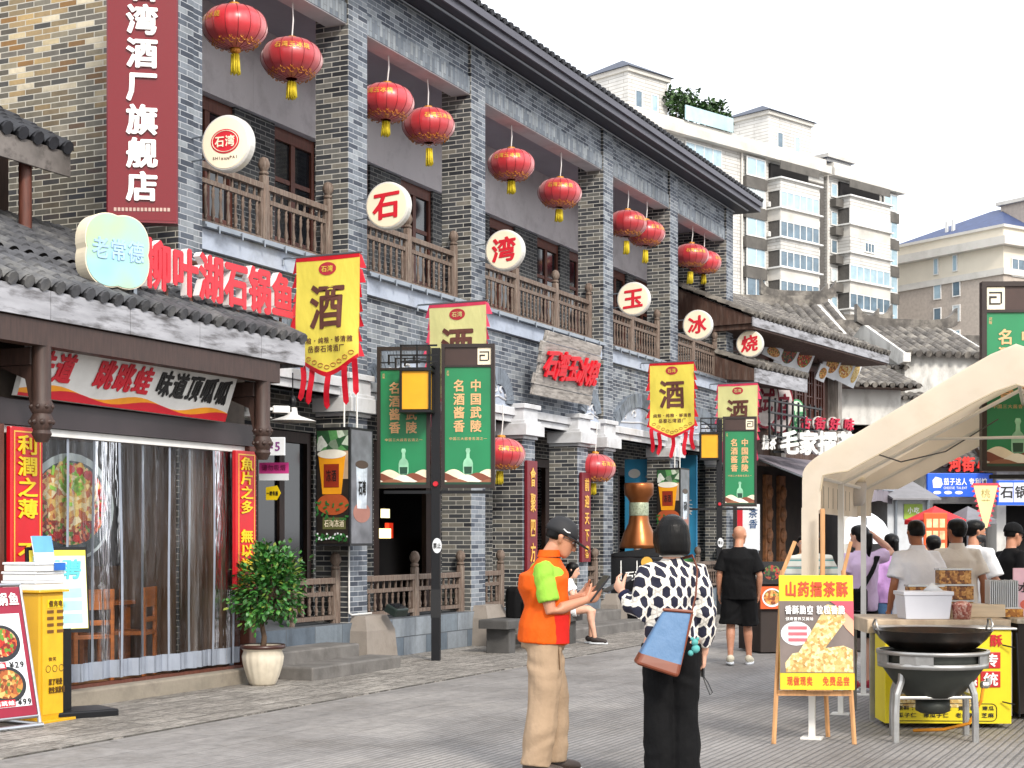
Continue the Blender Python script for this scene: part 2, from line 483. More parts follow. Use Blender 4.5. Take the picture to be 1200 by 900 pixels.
# ================================================================== GROUND
def ground_material():
    m, n, b = newmat('street_stone')
    v = objco(n)
    s = n.nodes.new('ShaderNodeSeparateXYZ'); n.links.new(v, s.inputs[0])
    bt = nd(n, 'ShaderNodeTexBrick')
    bt.inputs['Scale'].default_value = 1.0
    bt.inputs['Brick Width'].default_value = 0.9; bt.inputs['Row Height'].default_value = 0.45
    bt.inputs['Mortar Size'].default_value = 0.006
    bt.inputs['Color1'].default_value = (0.75, 0.75, 0.75, 1); bt.inputs['Color2'].default_value = (1, 1, 1, 1)
    bt.inputs['Mortar'].default_value = (0.35, 0.35, 0.36, 1)
    n.links.new(v, bt.inputs['Vector'])
    f1 = noi(n, v, 0.7, 6, 0.65); f2 = noi(n, v, 9.0, 6, 0.75)
    base = ramp(n, f1, [(0.3, hx('76726e')), (0.5, hx('8a8785')), (0.72, hx('9b9793'))])
    base = mixc(n, 0.6, base, bt.outputs['Color'], 'MULTIPLY')
    base = mixc(n, 0.75, base, ramp(n, f2, [(0.3, (0.55,) * 3), (0.62, (1.05,) * 3)]), 'MULTIPLY')
    vo = n.nodes.new('ShaderNodeTexVoronoi'); vo.inputs['Scale'].default_value = 1.7; n.links.new(v, vo.inputs['Vector'])
    sp = ramp(n, vo.outputs['Distance'], [(0.05, (0.55,) * 3), (0.075, (0,) * 3)])
    base = mixc(n, sp, base, hx('4a4744'))
    f5 = noi(n, objco(n, (0.35, 1.4, 1)), 0.9, 5, 0.6)
    base = mixc(n, 0.8, base, ramp(n, f5, [(0.32, (0.68,) * 3), (0.5, (1.0,) * 3), (0.72, (1.12,) * 3)]), 'MULTIPLY')
    # chiselled grooves along the street
    wob = mth(n, 'MULTIPLY', noi(n, v, 3.0, 3), 0.02)
    gv = mth(n, 'FRACT', mth(n, 'DIVIDE', mth(n, 'ADD', s.outputs[1], wob), 0.058))
    gr = ramp(n, gv, [(0.0, (0.0,) * 3), (0.18, (1.0,) * 3), (0.72, (1.0,) * 3), (0.95, (0.0,) * 3)])
    zone = n.nodes.new('ShaderNodeMapRange')
    zone.inputs['From Min'].default_value = -3.1; zone.inputs['From Max'].default_value = -4.6
    n.links.new(mth(n, 'ADD', s.outputs[1], mth(n, 'MULTIPLY', mth(n, 'SUBTRACT', f1, 0.5), 3.0)), zone.inputs['Value'])
    gmask = mth(n, 'MULTIPLY', mth(n, 'SUBTRACT', 1.0, gr), mth(n, 'MULTIPLY', zone.outputs[0], mth(n, 'ADD', mth(n, 'MULTIPLY', f2, 0.9), 0.2)))
    base = mixc(n, gmask, base, hx('4b4b4e'))
    n.links.new(base, b.inputs['Base Color'])
    b.inputs['Roughness'].default_value = 0.72
    hgt = mth(n, 'ADD', mth(n, 'MULTIPLY', gmask, -1.0), mth(n, 'MULTIPLY', f2, 0.6))
    hgt = mth(n, 'ADD', hgt, mth(n, 'MULTIPLY', bt.outputs['Fac'], -0.6))
    bumpn(n, b, hgt, 0.7, 0.012)
    return m
def slab_material():
    m, n, b = newmat('pavement_slabs')
    v = objco(n)
    w = n.nodes.new('ShaderNodeTexNoise'); w.inputs['Scale'].default_value = 2.5; w.inputs['Detail'].default_value = 4
    n.links.new(v, w.inputs['Vector'])
    vv = n.nodes.new('ShaderNodeVectorMath'); vv.operation = 'MULTIPLY_ADD'
    n.links.new(w.outputs['Color'], vv.inputs[0]); vv.inputs[1].default_value = (0.09, 0.09, 0); n.links.new(v, vv.inputs[2])
    bt = nd(n, 'ShaderNodeTexBrick')
    bt.inputs['Scale'].default_value = 1.0
    bt.inputs['Brick Width'].default_value = 0.85; bt.inputs['Row Height'].default_value = 0.30
    bt.inputs['Mortar Size'].default_value = 0.010; bt.inputs['Mortar Smooth'].default_value = 0.4
    bt.inputs['Color1'].default_value = (0.7, 0.7, 0.7, 1); bt.inputs['Color2'].default_value = (1.05, 1.05, 1.05, 1)
    bt.inputs['Mortar'].default_value = (0.2, 0.2, 0.2, 1)
    n.links.new(vv.outputs[0], bt.inputs['Vector'])
    f2 = noi(n, v, 7.0, 7, 0.75); f1 = noi(n, v, 1.3, 4)
    base = ramp(n, f1, [(0.3, hx('8b8680')), (0.7, hx('a8a39c'))])
    base = mixc(n, 0.85, base, bt.outputs['Color'], 'MULTIPLY')
    base = mixc(n, 0.6, base, ramp(n, f2, [(0.32, (0.4,) * 3), (0.6, (1.1,) * 3)]), 'MULTIPLY')
    crk = noi(n, objco(n, (1.0, 7.0, 1.0)), 2.2, 7, 0.7)
    cm = ramp(n, crk, [(0.46, (0,) * 3), (0.495, (0.75,) * 3), (0.505, (0.75,) * 3), (0.54, (0,) * 3)])
    base = mixc(n, cm, base, hx('38342f'))
    n.links.new(base, b.inputs['Base Color']); b.inputs['Roughness'].default_value = 0.75
    hgt = mth(n, 'ADD', mth(n, 'MULTIPLY', bt.outputs['Fac'], -1.0), mth(n, 'MULTIPLY', f2, 0.9))
    bumpn(n, b, hgt, 0.8, 0.02)
    return m
g = MB().quad((-700, -700, 0), (700, -700, 0), (700, 700, 0), (-700, 700, 0)).build('ground', ground_material(), None, False, fac(0, 0, 0), FA)
tag(g, kind='structure')
p = MB().box(-14, 45, -2.15, 2.0, -0.05, 0.012).build('pavement', slab_material(), None, False, fac(0, 0, 0), FA)
tag(p, kind='structure')

# ================================================================== BRICK BUILDING
PIERS = [(-3.61, -3.18), (-0.18, 0.28), (3.22, 3.68), (8.33, 8.79), (11.80, 12.26), (15.42, 15.90)]
B = thing('brick_building', 'long two-storey grey brick building with open balconies hung with red lanterns', 'building', fac(0, 0, 0), FA)
BAYS = [(PIERS[i][1], PIERS[i + 1][0]) for i in range(5)]
def capital(u0, u1, v0, v1, big=0.0):
    m = MB()
    for z0, z1, o in ((3.05, 3.10, .03), (3.10, 3.28, .11), (3.28, 3.33, .07), (3.33, 3.51, .03), (3.51, 3.58, .07)):
        m.bbox(u0 - o, u1 + o, v0 - o - .01, v1, z0, z1, 0.012)
    return m
end_wall = MB().prismx([(0.0, 0), (9, 0), (9, 10.2), (3.6, 10.2), (0.0, 8.6)], -3.61, -3.35)
end_wall.build('end_wall', BR_WARM, B)
far = MB().prismx([(0.5, 0), (9, 0), (9, 10.2), (3.6, 10.2), (0.5, 8.75)], 15.60, 15.88)
far.build('end_wall', BR_GREY, B)
for i, (a, b_) in enumerate(PIERS):
    m = MB()
    a2 = a if i else a + 0.262
    m.box(a2, b_, 0.0, 0.47, 0.5, 8.6)
    if i == 0: m.box(a + 0.003, a + 0.262, -0.012, 0.0, 0.5, 8.6)
    o = m.build('pier', [BR_GREY, BR_SKYLIT], B)
    # faces towards the street get paler, bluer brick with the skylight painted in
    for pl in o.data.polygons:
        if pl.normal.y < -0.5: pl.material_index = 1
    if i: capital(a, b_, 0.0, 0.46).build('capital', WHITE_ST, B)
    if i == 0: continue
    pd = MB()
    uc = (a + b_) / 2 + 0.12
    pd.loft([(Vector((uc, 0.02, z)), w, w * 0.8, Vector((1, 0, 0)), Vector((0, 1, 0))) for z, w in ((0, 0.55), (0.40, 0.50), (0.58, 0.38))], 4, ph=math.pi / 4)
    pd.build('pedestal', PED, B)
# portal piers
for a, b_ in ((4.76, 5.22), (6.92, 7.38)):
    m = MB().box(a, b_, -0.10, 0.4, 0.0, 3.06)
    o = m.build('pier', [BR_GREY, BR_SKYLIT], B)
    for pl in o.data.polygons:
        if pl.normal.y < -0.5: pl.material_index = 1  # street face takes the brick copy with painted skylight
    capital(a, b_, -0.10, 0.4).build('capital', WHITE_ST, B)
# beams, balcony slabs, arches
rng = random.Random(3)
for i, (a, b_) in enumerate(BAYS):
    MB().box(a, b_, 0.02, 0.32, 7.89, 8.13).build('soldier_course', [BR_SOLD], B)
    MB().box(a, b_, 0.045, 0.32, 8.132, 8.6).build('upper_brickwork', BR_SKYLIT, B)
    MB().box(a, b_, 0.03, 0.318, 7.878, 7.889).build('beam_soffit', CEIL2, B)
    MB().box(a, b_, 0.02, 2.2, 4.62, 4.84).build('balcony_slab', PALE_BLUE, B)
    m = MB().box(a, b_, -0.06, 0.08, 4.842, 4.87).box(a, b_, -0.04, 0.0, 4.872, 4.90)
    for k in range(7):
        uu = a + (b_ - a) * (k + 0.5) / 7
        m.box(uu - 0.012, uu + 0.012, -0.075, -0.062, 4.80, 4.88)
    m.build('balcony_edge_rail', STEEL, B)
    MB().box(a, b_, 0.09, 0.40, 3.3, 4.615).build('spandrel_wall', BR_SKYLIT, B)
    spans = [(a, b_)] if i != 2 else [(a, 4.76), (7.38, b_)]
    for (s0, s1) in spans:
        c = (s0 + s1) / 2; hw = (s1 - s0) / 2 - 0.02
        rise = 0.62 if i != 2 else 0.52
        rad = (hw * hw + rise * rise) / (2 * rise); zc = 3.56 + rise - rad
        a0 = math.asin(min(1, hw / rad))
        poly = [(c - hw, 3.52)] + [(c + (rad - 0.26) * math.sin(t), max(3.53, zc + (rad - 0.26) * math.cos(t))) for t in [(-a0 + 2 * a0 * k / 20) for k in range(21)]] + [(c + hw, 3.52)]
        MB().prism(poly, 0.055, 0.088).build('tympanum', PALE_BLUE, B)
        ring = MB(); nb = max(10, int(2 * a0 * rad / 0.075))
        for k in range(nb):
            t0 = -a0 + 2 * a0 * (k + 0.06) / nb; t1 = -a0 + 2 * a0 * (k + 0.94) / nb
            pts = []
            for (t, rr) in ((t0, rad - 0.25), (t1, rad - 0.25), (t1, rad), (t0, rad)):
                pts.append((min(s1 - 0.004, max(s0 + 0.004, c + rr * math.sin(t))), max(3.5, zc + rr * math.cos(t))))
            ring.prism(pts, 0.02 + rng.random() * 0.012, 0.089)
        ring.build('brick_arch', mat('arch_brick', '6d7681', 0.85, var=0.3, scale=5, bump=0.2), B)
        cv = MB()
        for sg in (-1, 1):
            for q in (0.22, 0.55):
                pts = []
                for k in range(14):
                    t = k / 13 * 4.6
                    r_ = (0.10 - 0.018 * t) * (1.0 if q < 0.4 else 0.8)
                    pts.append((c + sg * (q * hw + r_ * math.cos(t) * 1.3), 0.045, 3.56 + rise * (0.34 if q < 0.4 else 0.22) + r_ * math.sin(t)))
                cv.tube(pts, 0.016, 5)
        cv.tube([(c - hw * 0.75, 0.047, 3.60), (c - hw * 0.3, 0.047, 3.63), (c, 0.047, 3.66), (c + hw * 0.3, 0.047, 3.63), (c + hw * 0.75, 0.047, 3.60)], 0.014, 5)
        cv.build('scroll_relief', WHITE_ST, tag(B) and B)
    MB().bbox(a + 0.12, b_ - 0.12, 0.0, 0.3, 3.40, 3.52, 0.015).bbox(a + 0.1, b_ - 0.1, 0.05, 0.3, 3.30, 3.395, 0.01).build('stone_lintel', WHITE_ST, B)
    # balcony back wall and ceiling
    zz = 7.02
    nd_ = 2 if i != 2 else 3
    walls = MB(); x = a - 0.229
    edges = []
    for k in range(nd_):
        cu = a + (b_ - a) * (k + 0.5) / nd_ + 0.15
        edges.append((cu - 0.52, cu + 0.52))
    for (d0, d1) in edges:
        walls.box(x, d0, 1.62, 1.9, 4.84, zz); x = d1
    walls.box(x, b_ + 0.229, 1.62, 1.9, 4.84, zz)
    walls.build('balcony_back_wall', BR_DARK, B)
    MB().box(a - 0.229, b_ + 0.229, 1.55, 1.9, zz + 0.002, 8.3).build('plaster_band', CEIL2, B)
    for (d0, d1) in edges:
        f = MB()
        f.box(d0, d0 + 0.07, 1.66, 1.76, 4.85, zz - 0.01).box(d1 - 0.07, d1, 1.66, 1.76, 4.85, zz - 0.01)
        f.box(d0 + 0.071, d1 - 0.071, 1.66, 1.76, 6.85, zz - 0.01).box((d0 + d1) / 2 - 0.05, (d0 + d1) / 2 + 0.05, 1.67, 1.75, 4.85, 6.849)
        for z in (5.5, 6.3): f.box(d0 + 0.071, d1 - 0.071, 1.68, 1.74, z, z + 0.06)
        fo = f.build('balcony_door', REDWOOD, B)
        MB().box(d0 + 0.05, d1 - 0.05, 1.70, 1.72, 4.86, 6.9).build('pane', GLASS_D, fo)
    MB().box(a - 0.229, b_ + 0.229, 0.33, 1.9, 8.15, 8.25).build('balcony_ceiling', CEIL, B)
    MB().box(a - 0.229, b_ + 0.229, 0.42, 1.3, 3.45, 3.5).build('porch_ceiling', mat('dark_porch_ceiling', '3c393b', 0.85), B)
    if i not in (2,):
        MB().box(a - 0.2, b_ + 0.2, -0.03, 1.3, 0.0, 0.5).build('plinth', STONE_BLUE, B)
    else:
        MB().box(a - 0.2, b_ + 0.2, 0.05, 1.3, 0.0, 0.498).build('plinth', STONE_BLUE, B)
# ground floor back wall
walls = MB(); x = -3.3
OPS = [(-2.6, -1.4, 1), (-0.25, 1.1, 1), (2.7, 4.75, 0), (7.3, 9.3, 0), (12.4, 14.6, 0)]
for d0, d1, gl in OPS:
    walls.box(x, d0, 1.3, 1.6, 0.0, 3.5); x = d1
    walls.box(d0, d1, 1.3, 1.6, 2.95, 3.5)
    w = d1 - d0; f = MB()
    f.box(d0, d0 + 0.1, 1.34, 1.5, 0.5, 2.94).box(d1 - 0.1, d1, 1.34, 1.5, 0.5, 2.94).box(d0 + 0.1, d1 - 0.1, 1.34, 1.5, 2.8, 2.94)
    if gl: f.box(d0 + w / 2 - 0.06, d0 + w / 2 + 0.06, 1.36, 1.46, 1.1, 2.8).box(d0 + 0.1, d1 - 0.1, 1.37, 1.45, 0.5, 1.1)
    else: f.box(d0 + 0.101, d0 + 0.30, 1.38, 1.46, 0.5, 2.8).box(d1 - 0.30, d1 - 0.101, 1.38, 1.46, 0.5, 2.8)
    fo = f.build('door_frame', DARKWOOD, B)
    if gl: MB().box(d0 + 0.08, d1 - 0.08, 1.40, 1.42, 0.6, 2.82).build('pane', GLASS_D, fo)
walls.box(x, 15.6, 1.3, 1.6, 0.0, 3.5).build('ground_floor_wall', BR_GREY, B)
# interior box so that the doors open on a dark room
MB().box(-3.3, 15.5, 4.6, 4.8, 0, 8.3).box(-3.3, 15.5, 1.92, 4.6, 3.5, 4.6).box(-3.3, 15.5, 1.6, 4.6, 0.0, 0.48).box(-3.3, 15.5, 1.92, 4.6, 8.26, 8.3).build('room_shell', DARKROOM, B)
# steps in front of the portal
MB().bbox(3.9, 8.1, -0.42, 0.049, 0.0, 0.34, 0.02).bbox(3.75, 8.3, -0.85, -0.421, 0.0, 0.17, 0.02).build('entrance_steps', mat('step_stone', '6a6764', 0.75, var=0.2, scale=4, bump=0.3, bscale=25, dirt='45413d', dirt_amt=0.5), B)
MB().bbox(-2.45, -0.75, -0.5, -0.031, 0.0, 0.30, 0.02).bbox(-2.5, -0.55, -0.95, -0.501, 0.0, 0.155, 0.02).build('side_steps', MATS['step_stone'], B)
# eave and roof
MB().box(-4.0, 16.35, -0.45, 0.5, 8.602, 8.66).build('eave_soffit', SOFFIT, B)
m = MB().box(-4.0, 16.35, -0.48, -0.451, 8.60, 8.80).box(-4.0, 16.35, -0.53, -0.481, 8.70, 8.80)
m.build('fascia', FASCIA, B)
m = MB().tube([(-3.2, 0.0, 8.585), (16, 0.0, 8.585)], 0.012, 6).tube([(-3.2, -0.30, 8.59), (16, -0.30, 8.59)], 0.02, 6)
m.build('eave_cable', STEEL, B)
def tile_roof(u0, u1, v0, z0, v1, z1, pitch=0.23, row=0.3, amp=0.035, caps=True, per=6):
    m = MB(); nu = int((u1 - u0) / pitch) * per
    L = math.hypot(v1 - v0, z1 - z0); nr = max(2, int(L / row))
    rows = []
    for k in range(nr): rows += [(k / nr, 0.018), ((k + 0.97) / nr, 0.0)]
    sn = (-(z1 - z0) / L, (v1 - v0) / L)
    vs = []
    for t, dh in rows:
        for i in range(nu + 1):
            q = abs(math.sin(math.pi * i / per)) ** 0.75
            h = amp * (q * 2 - 0.5) + dh
            vs.append((u0 + (u1 - u0) * i / nu, v0 + (v1 - v0) * t + sn[0] * h, z0 + (z1 - z0) * t + sn[1] * h))
    w = nu + 1
    fs = [(j * w + i, j * w + i + 1, (j + 1) * w + i + 1, (j + 1) * w + i) for j in range(len(rows) - 1) for i in range(nu)]
    m.add(vs, fs)
    if caps:
        nt_ = int((u1 - u0) / pitch)
        for k in range(nt_):
            c = u0 + (u1 - u0) * (k + 0.5) / nt_
            m.tube([(c, v0 - 0.025, z0 + 0.005), (c, v0 + 0.25, z0 + 0.005 + (z1 - z0) / (v1 - v0) * 0.25)], amp * 1.55, 8)
    return m
tile_roof(-4.05, 16.4, -0.52, 8.83, 4.0, 10.7, 0.21, 0.5, 0.03).build('tiled_roof', TILE_D, B)
MB().prismx([(-0.45, 8.79), (4.0, 10.62), (9.0, 10.0), (9.0, 8.7), (0.4, 8.67)], -3.9, 16.25).build('roof_core', SOFFIT, B)
# white conduit down the first pier
cp = MB().tube([(-0.21, -0.03, 1.6), (-0.21, -0.03, 0.62), (-0.18, -0.05, 0.6), (0.30, -0.05, 0.6)], 0.012, 6).build('conduit', WHITEP, B)

# ================================================================== RAILINGS
BAL_ME = None
def baluster_mesh(h):
    k = ('bal', round(h, 2))
    if k in GL: return GL[k]
    p = [(0.017, 0), (0.017, 0.05), (0.024, 0.07), (0.014, 0.10), (0.024, 0.2), (0.026, 0.26), (0.015, 0.45), (0.013, 0.6), (0.022, 0.75), (0.015, 0.82), (0.022, 0.87), (0.014, 0.92), (0.016, 1.0)]
    o = MB().lathe([(r, z * h) for r, z in p], n=7).build('baluster', RAILWOOD, None, True)
    GL[k] = o.data
    bpy.data.objects.remove(o)
    return GL[k]
def railing(u0, u1, nseg, v, z, H_, label, group, first_post=False):
    t = thing('wooden_railing', label, 'railing', fac(u0, v, z), FA, group)
    L = u1 - u0
    pw = 0.05
    posts = [L * (k + 1) / nseg - (0.10 if k == nseg - 1 else 0) for k in range(nseg)]
    if first_post: posts = [0.06] + posts
    for c in posts:
        m = MB().bbox(c - pw, c + pw, -pw, pw, 0.0, H_ + 0.1, 0.02)
        m.lathe([(0.045, H_ + 0.1), (0.058, H_ + 0.115), (0.058, H_ + 0.13), (0.04, H_ + 0.145), (0.045, H_ + 0.155), (0.068, H_ + 0.20), (0.07, H_ + 0.235), (0.05, H_ + 0.29), (0.015, H_ + 0.31)], (c, 0, 0), 12)
        smooth_angle(m.build('newel_post', RAILWOOD, t), 35)
    starts = ([0.0] if not first_post else []) + [c + pw for c in posts]
    ends = ([posts[0] - pw] if not first_post else []) + [c - pw for c in posts[1:]]
    me = baluster_mesh(H_ * 0.58)
    for s0, s1 in zip(starts, ends):
        if s1 - s0 < 0.15: continue
        m = MB().bbox(s0 + 0.002, s1 - 0.002, -0.045, 0.045, H_ - 0.07, H_, 0.012)
        m.box(s0 + 0.002, s1 - 0.002, -0.022, 0.022, H_ - 0.22, H_ - 0.17).box(s0 + 0.002, s1 - 0.002, -0.03, 0.03, 0.05, 0.10)
        m.box(s0 + 0.002, s0 + 0.04, -0.025, 0.025, 0.0, H_ - 0.07).box(s1 - 0.04, s1 - 0.002, -0.025, 0.025, 0.0, H_ - 0.07)
        nb = max(3, int((s1 - s0) / 0.145))
        for k in range(nb - 1):
            c = s0 + (s1 - s0) * (k + 1) / nb
            m.box(c - 0.011, c + 0.011, -0.011, 0.011, H_ - 0.17, H_ - 0.07)
        m.build('rail_frame', RAILWOOD, t)
        zs = (H_ - 0.22 - 0.10) / (H_ * 0.58)
        for k in range(nb):
            c = s0 + 0.02 + (s1 - s0 - 0.04) * (k + 0.5) / nb
            o = bpy.data.objects.new('baluster', me); COL.objects.link(o); o.parent = t
            o.location = (c, 0, 0.10); o.scale = (1, 1, zs)
    return t
ORD = ['nearest', 'second', 'middle', 'fourth', 'farthest']
for i, (a, b_) in enumerate(BAYS):
    lab = ['upstairs balcony railing nearest the vertical red shop sign', 'upstairs balcony railing behind the disc lettered 石',
           'wide upstairs balcony railing above the grey plank plaque', 'upstairs balcony railing behind the disc lettered 玉',
           'farthest upstairs balcony railing, behind the disc lettered 冰'][i]
    railing(a, b_, 3 if i == 2 else 2, 0.23, 4.90, 0.72, lab, 'upstairs balcony railings')
    if i == 2: continue
    lab2 = ['porch railing behind the potted shrub', 'porch railing behind the near black lamp post', '', 'porch railing beside the bottle shaped display',
            'farthest porch railing, near the bald man in black'][i]
    railing(a + (1.9 if i == 0 else 0), b_, 1 if i == 0 else 2, 0.12, 0.5, 0.56, lab2, 'porch railings at street level')
railing(3.70, 4.55, 1, 0.12, 0.5, 0.56, 'short porch railing behind the man in orange', 'porch railings at street level')
railing(7.72, 8.33, 1, 0.12, 0.5, 0.56, 'short porch railing right of the second couplet board', 'porch railings at street level')
# ================================================================== RESTAURANT ON THE LEFT
RS = thing('restaurant_building', 'low restaurant with tiled timber awning and clear strip curtain front at the left', 'restaurant', fac(0, 0, 0), FA)
AWNW = mat('whitewashed_fascia', '9c9da3', 0.8, var=0.18, scale=3, stretch=(0.6, 3, 3), bump=0.2, dirt='2f2a29', dirt_amt=0.85, dirt_scale=3.5)
MB().bbox(-8.5, -2.74, -0.45, 0.0, 0.0, 0.16, 0.02).build('kerb_stone', mat('kerb_stone', '8d8578', 0.85, var=0.2, scale=3, bump=0.4, bscale=18, dirt='57504a', dirt_amt=0.6), RS)
MB().box(-8.5, -3.62, 0.001, 4.2, 0.0, 0.15).build('floor', mat('restaurant_floor', '8a6a4c', 0.5, var=0.15), RS)
MB().box(-8.5, -3.62, 4.2, 4.35, 0.0, 5.2).build('back_wall', mat('restaurant_wall', 'a8937a', 0.8, var=0.15), RS)
MB().box(-8.5, -2.72, -0.22, -0.02, 2.76, 3.9).build('upper_wall', mat('shop_upper_wall', '4d453f', 0.8, var=0.2), RS)
MB().box(-8.5, -3.62, -0.015, 4.2, 2.78, 2.9).build('ceiling', mat('restaurant_ceiling', '4a4542', 0.8), RS)
MB().bbox(-8.5, -2.72, -0.34, -0.10, 2.53, 2.76, 0.01).build('lintel', mat('dark_lintel', '352d30', 0.5, var=0.2, scale=2), RS)
MB().box(-8.5, -2.76, -0.30, -0.22, 2.46, 2.525).build('curtain_rail', WHITEP, RS)
MB().bbox(-2.83, -2.70, -0.36, -0.15, 0.161, 2.528, 0.01).mark().bbox(-6.60, -6.50, -0.36, -0.15, 0.161, 2.528, 0.01).build('door_post', REDWOOD, RS)
MB().box(-2.82, -2.74, -0.148, -0.02, 0.3, 2.528).build('side_panel', DARKWOOD, RS)
MB().box(-5.9, -2.84, -0.29, -0.21, 0.161, 0.19).build('threshold', REDWOOD, RS)
MB().box(-3.72, -3.625, 0.002, 4.19, 0.16, 2.77).box(-3.6, -2.83, -0.10, -0.02, 0.165, 2.77).build('inner_wall', mat('brown_panel', '5a483c', 0.5, var=0.25, scale=3, stretch=(4, 4, 0.6)), RS)
# clear strip curtain: each strip a part
def pvc():
    m, n, b = newmat('clear_strip')
    out = n.nodes['Material Output']
    tr = n.nodes.new('ShaderNodeBsdfTransparent'); tr.inputs[0].default_value = (0.93, 0.93, 0.92, 1)
    gl = n.nodes.new('ShaderNodeBsdfGlossy'); gl.inputs['Roughness'].default_value = 0.07; gl.inputs['Color'].default_value = (0.95, 0.96, 1, 1)
    df = n.nodes.new('ShaderNodeBsdfDiffuse'); df.inputs[0].default_value = (0.55, 0.56, 0.58, 1)
    v = objco(n, (9, 9, 0.55)); h = noi(n, v, 1.0, 4, 0.6)
    bp = n.nodes.new('ShaderNodeBump'); bp.inputs['Strength'].default_value = 1.0; bp.inputs['Distance'].default_value = 0.045
    n.links.new(h, bp.inputs['Height'])
    n.links.new(bp.outputs[0], gl.inputs['Normal'])
    lw = n.nodes.new('ShaderNodeFresnel'); lw.inputs[0].default_value = 1.42
    n.links.new(bp.outputs[0], lw.inputs['Normal'])
    m1 = n.nodes.new('ShaderNodeMixShader'); n.links.new(mth(n, 'MULTIPLY', lw.outputs[0], 0.9), m1.inputs[0])
    n.links.new(tr.outputs[0], m1.inputs[1]); n.links.new(gl.outputs[0], m1.inputs[2])
    m2 = n.nodes.new('ShaderNodeMixShader')
    h2 = noi(n, objco(n, (14, 14, 0.9)), 1.0, 5, 0.7)
    n.links.new(ramp(n, h2, [(0.52, (0.0,) * 3), (0.78, (0.18,) * 3)]), m2.inputs[0])
    n.links.new(m1.outputs[0], m2.inputs[1]); n.links.new(df.outputs[0], m2.inputs[2])
    n.links.new(m2.outputs[0], out.inputs[0])
    return m
PVC = pvc()
HEM = mat('grey_hem', '8b93a1', 0.4, var=0.1)
rr = random.Random(4)
us = -5.95; k = 0
while us < -2.95:
    w = 0.40 + rr.uniform(-0.03, 0.03); u1 = min(us + w, -2.84)
    ph = rr.uniform(0, 6); dv = (k % 2) * 0.022
    def fn(a, b_, us=us, u1=u1, ph=ph, dv=dv):
        u = us + (u1 - us) * a
        fold = 0.022 * math.sin(a * 9 + ph) * (0.4 + b_ * 0.6) + 0.012 * math.sin(a * 19 + ph * 2 + b_ * 2)
        return (u + 0.01 * math.sin(b_ * 5 + ph), -0.255 - dv + fold, 2.455 - (2.455 - 0.22) * b_)
    s = MB().grid(fn, 14, 16).build('curtain_strip', PVC, RS, True)
    hb = MB().grid(lambda a, b_, f=fn: (f(a, 0.94 + 0.06 * b_)[0], f(a, 1)[1] - 0.004, f(a, 0.925 + 0.075 * b_)[2]), 10, 2)
    hb.grid(lambda a, b_, f=fn: (f(0, b_)[0] + (a - 0.5) * 0.035, f(0, b_)[1] - 0.005, f(0, b_)[2]), 1, 12)
    hb.build('hem', HEM, s)
    us = u1 - 0.03; k += 1
# awning
tile_roof(-8.6, -2.5, -0.87, 3.665, -0.03, 4.08, 0.19, 0.22, 0.038, True, 8).build('awning_tiles', TILE, RS)
tile_roof(-8.6, -3.62, 0.0, 4.095, 1.5, 4.85, 0.19, 0.22, 0.038, False, 8).build('roof_tiles', TILE, RS)
MB().prismx([(-0.84, 3.615), (-0.03, 4.02), (-0.03, 3.95), (-0.80, 3.56)], -8.6, -2.52).build('awning_deck', DARKWOOD, RS)
uu = -8.6
while uu < -2.56:
    u2 = min(uu + 1.05, -2.52)
    MB().box(uu + 0.004, u2 - 0.004, -0.862, -0.835, 3.39 + 0.004 * rr.random(), 3.635).build('fascia_board', AWNW, RS)
    uu = u2
MB().bbox(-8.6, -2.95, -0.83, -0.68, 3.17, 3.385, 0.01).build('awning_beam', DARKWOOD, RS)
MB().box(-8.6, -2.52, -0.68, -0.225, 3.42, 3.46).build('awning_soffit', DARKWOOD, RS)
MB().prismx([(-0.84, 3.38), (-0.84, 3.61), (-0.03, 3.98), (-0.03, 3.38)], -2.535, -2.515).build('awning_gable', AWNW, RS)
for u_ in (-6.49, -3.17, -8.2):
    m = MB().lathe([(0.05, 2.36), (0.07, 2.40), (0.085, 2.43), (0.07, 2.46), (0.09, 2.5), (0.095, 2.56), (0.075, 2.6), (0.095, 2.63), (0.095, 2.69), (0.078, 2.72), (0.078, 3.18)], (u_, -0.755, 0), 14)
    for q in range(8):
        t = q / 8 * 6.283
        m.ball((u_ + 0.088 * math.cos(t), -0.755 + 0.088 * math.sin(t), 2.53), 0.026, 6, 4)
        m.ball((u_ + 0.09 * math.cos(t + .4), -0.755 + 0.09 * math.sin(t + .4), 2.66), 0.022, 6, 4)
    smooth_angle(m.build('pendant_post', DARKWOOD, RS), 50)
    MB().bbox(u_ - 0.05, u_ + 0.05, -0.68, -0.2, 3.02, 3.17, 0.01).prismx([(-0.67, 2.62), (-0.6, 2.9), (-0.35, 3.0), (-0.25, 3.015), (-0.67, 3.015)], u_ - 0.03, u_ + 0.03).build('bracket_arm', DARKWOOD, RS)
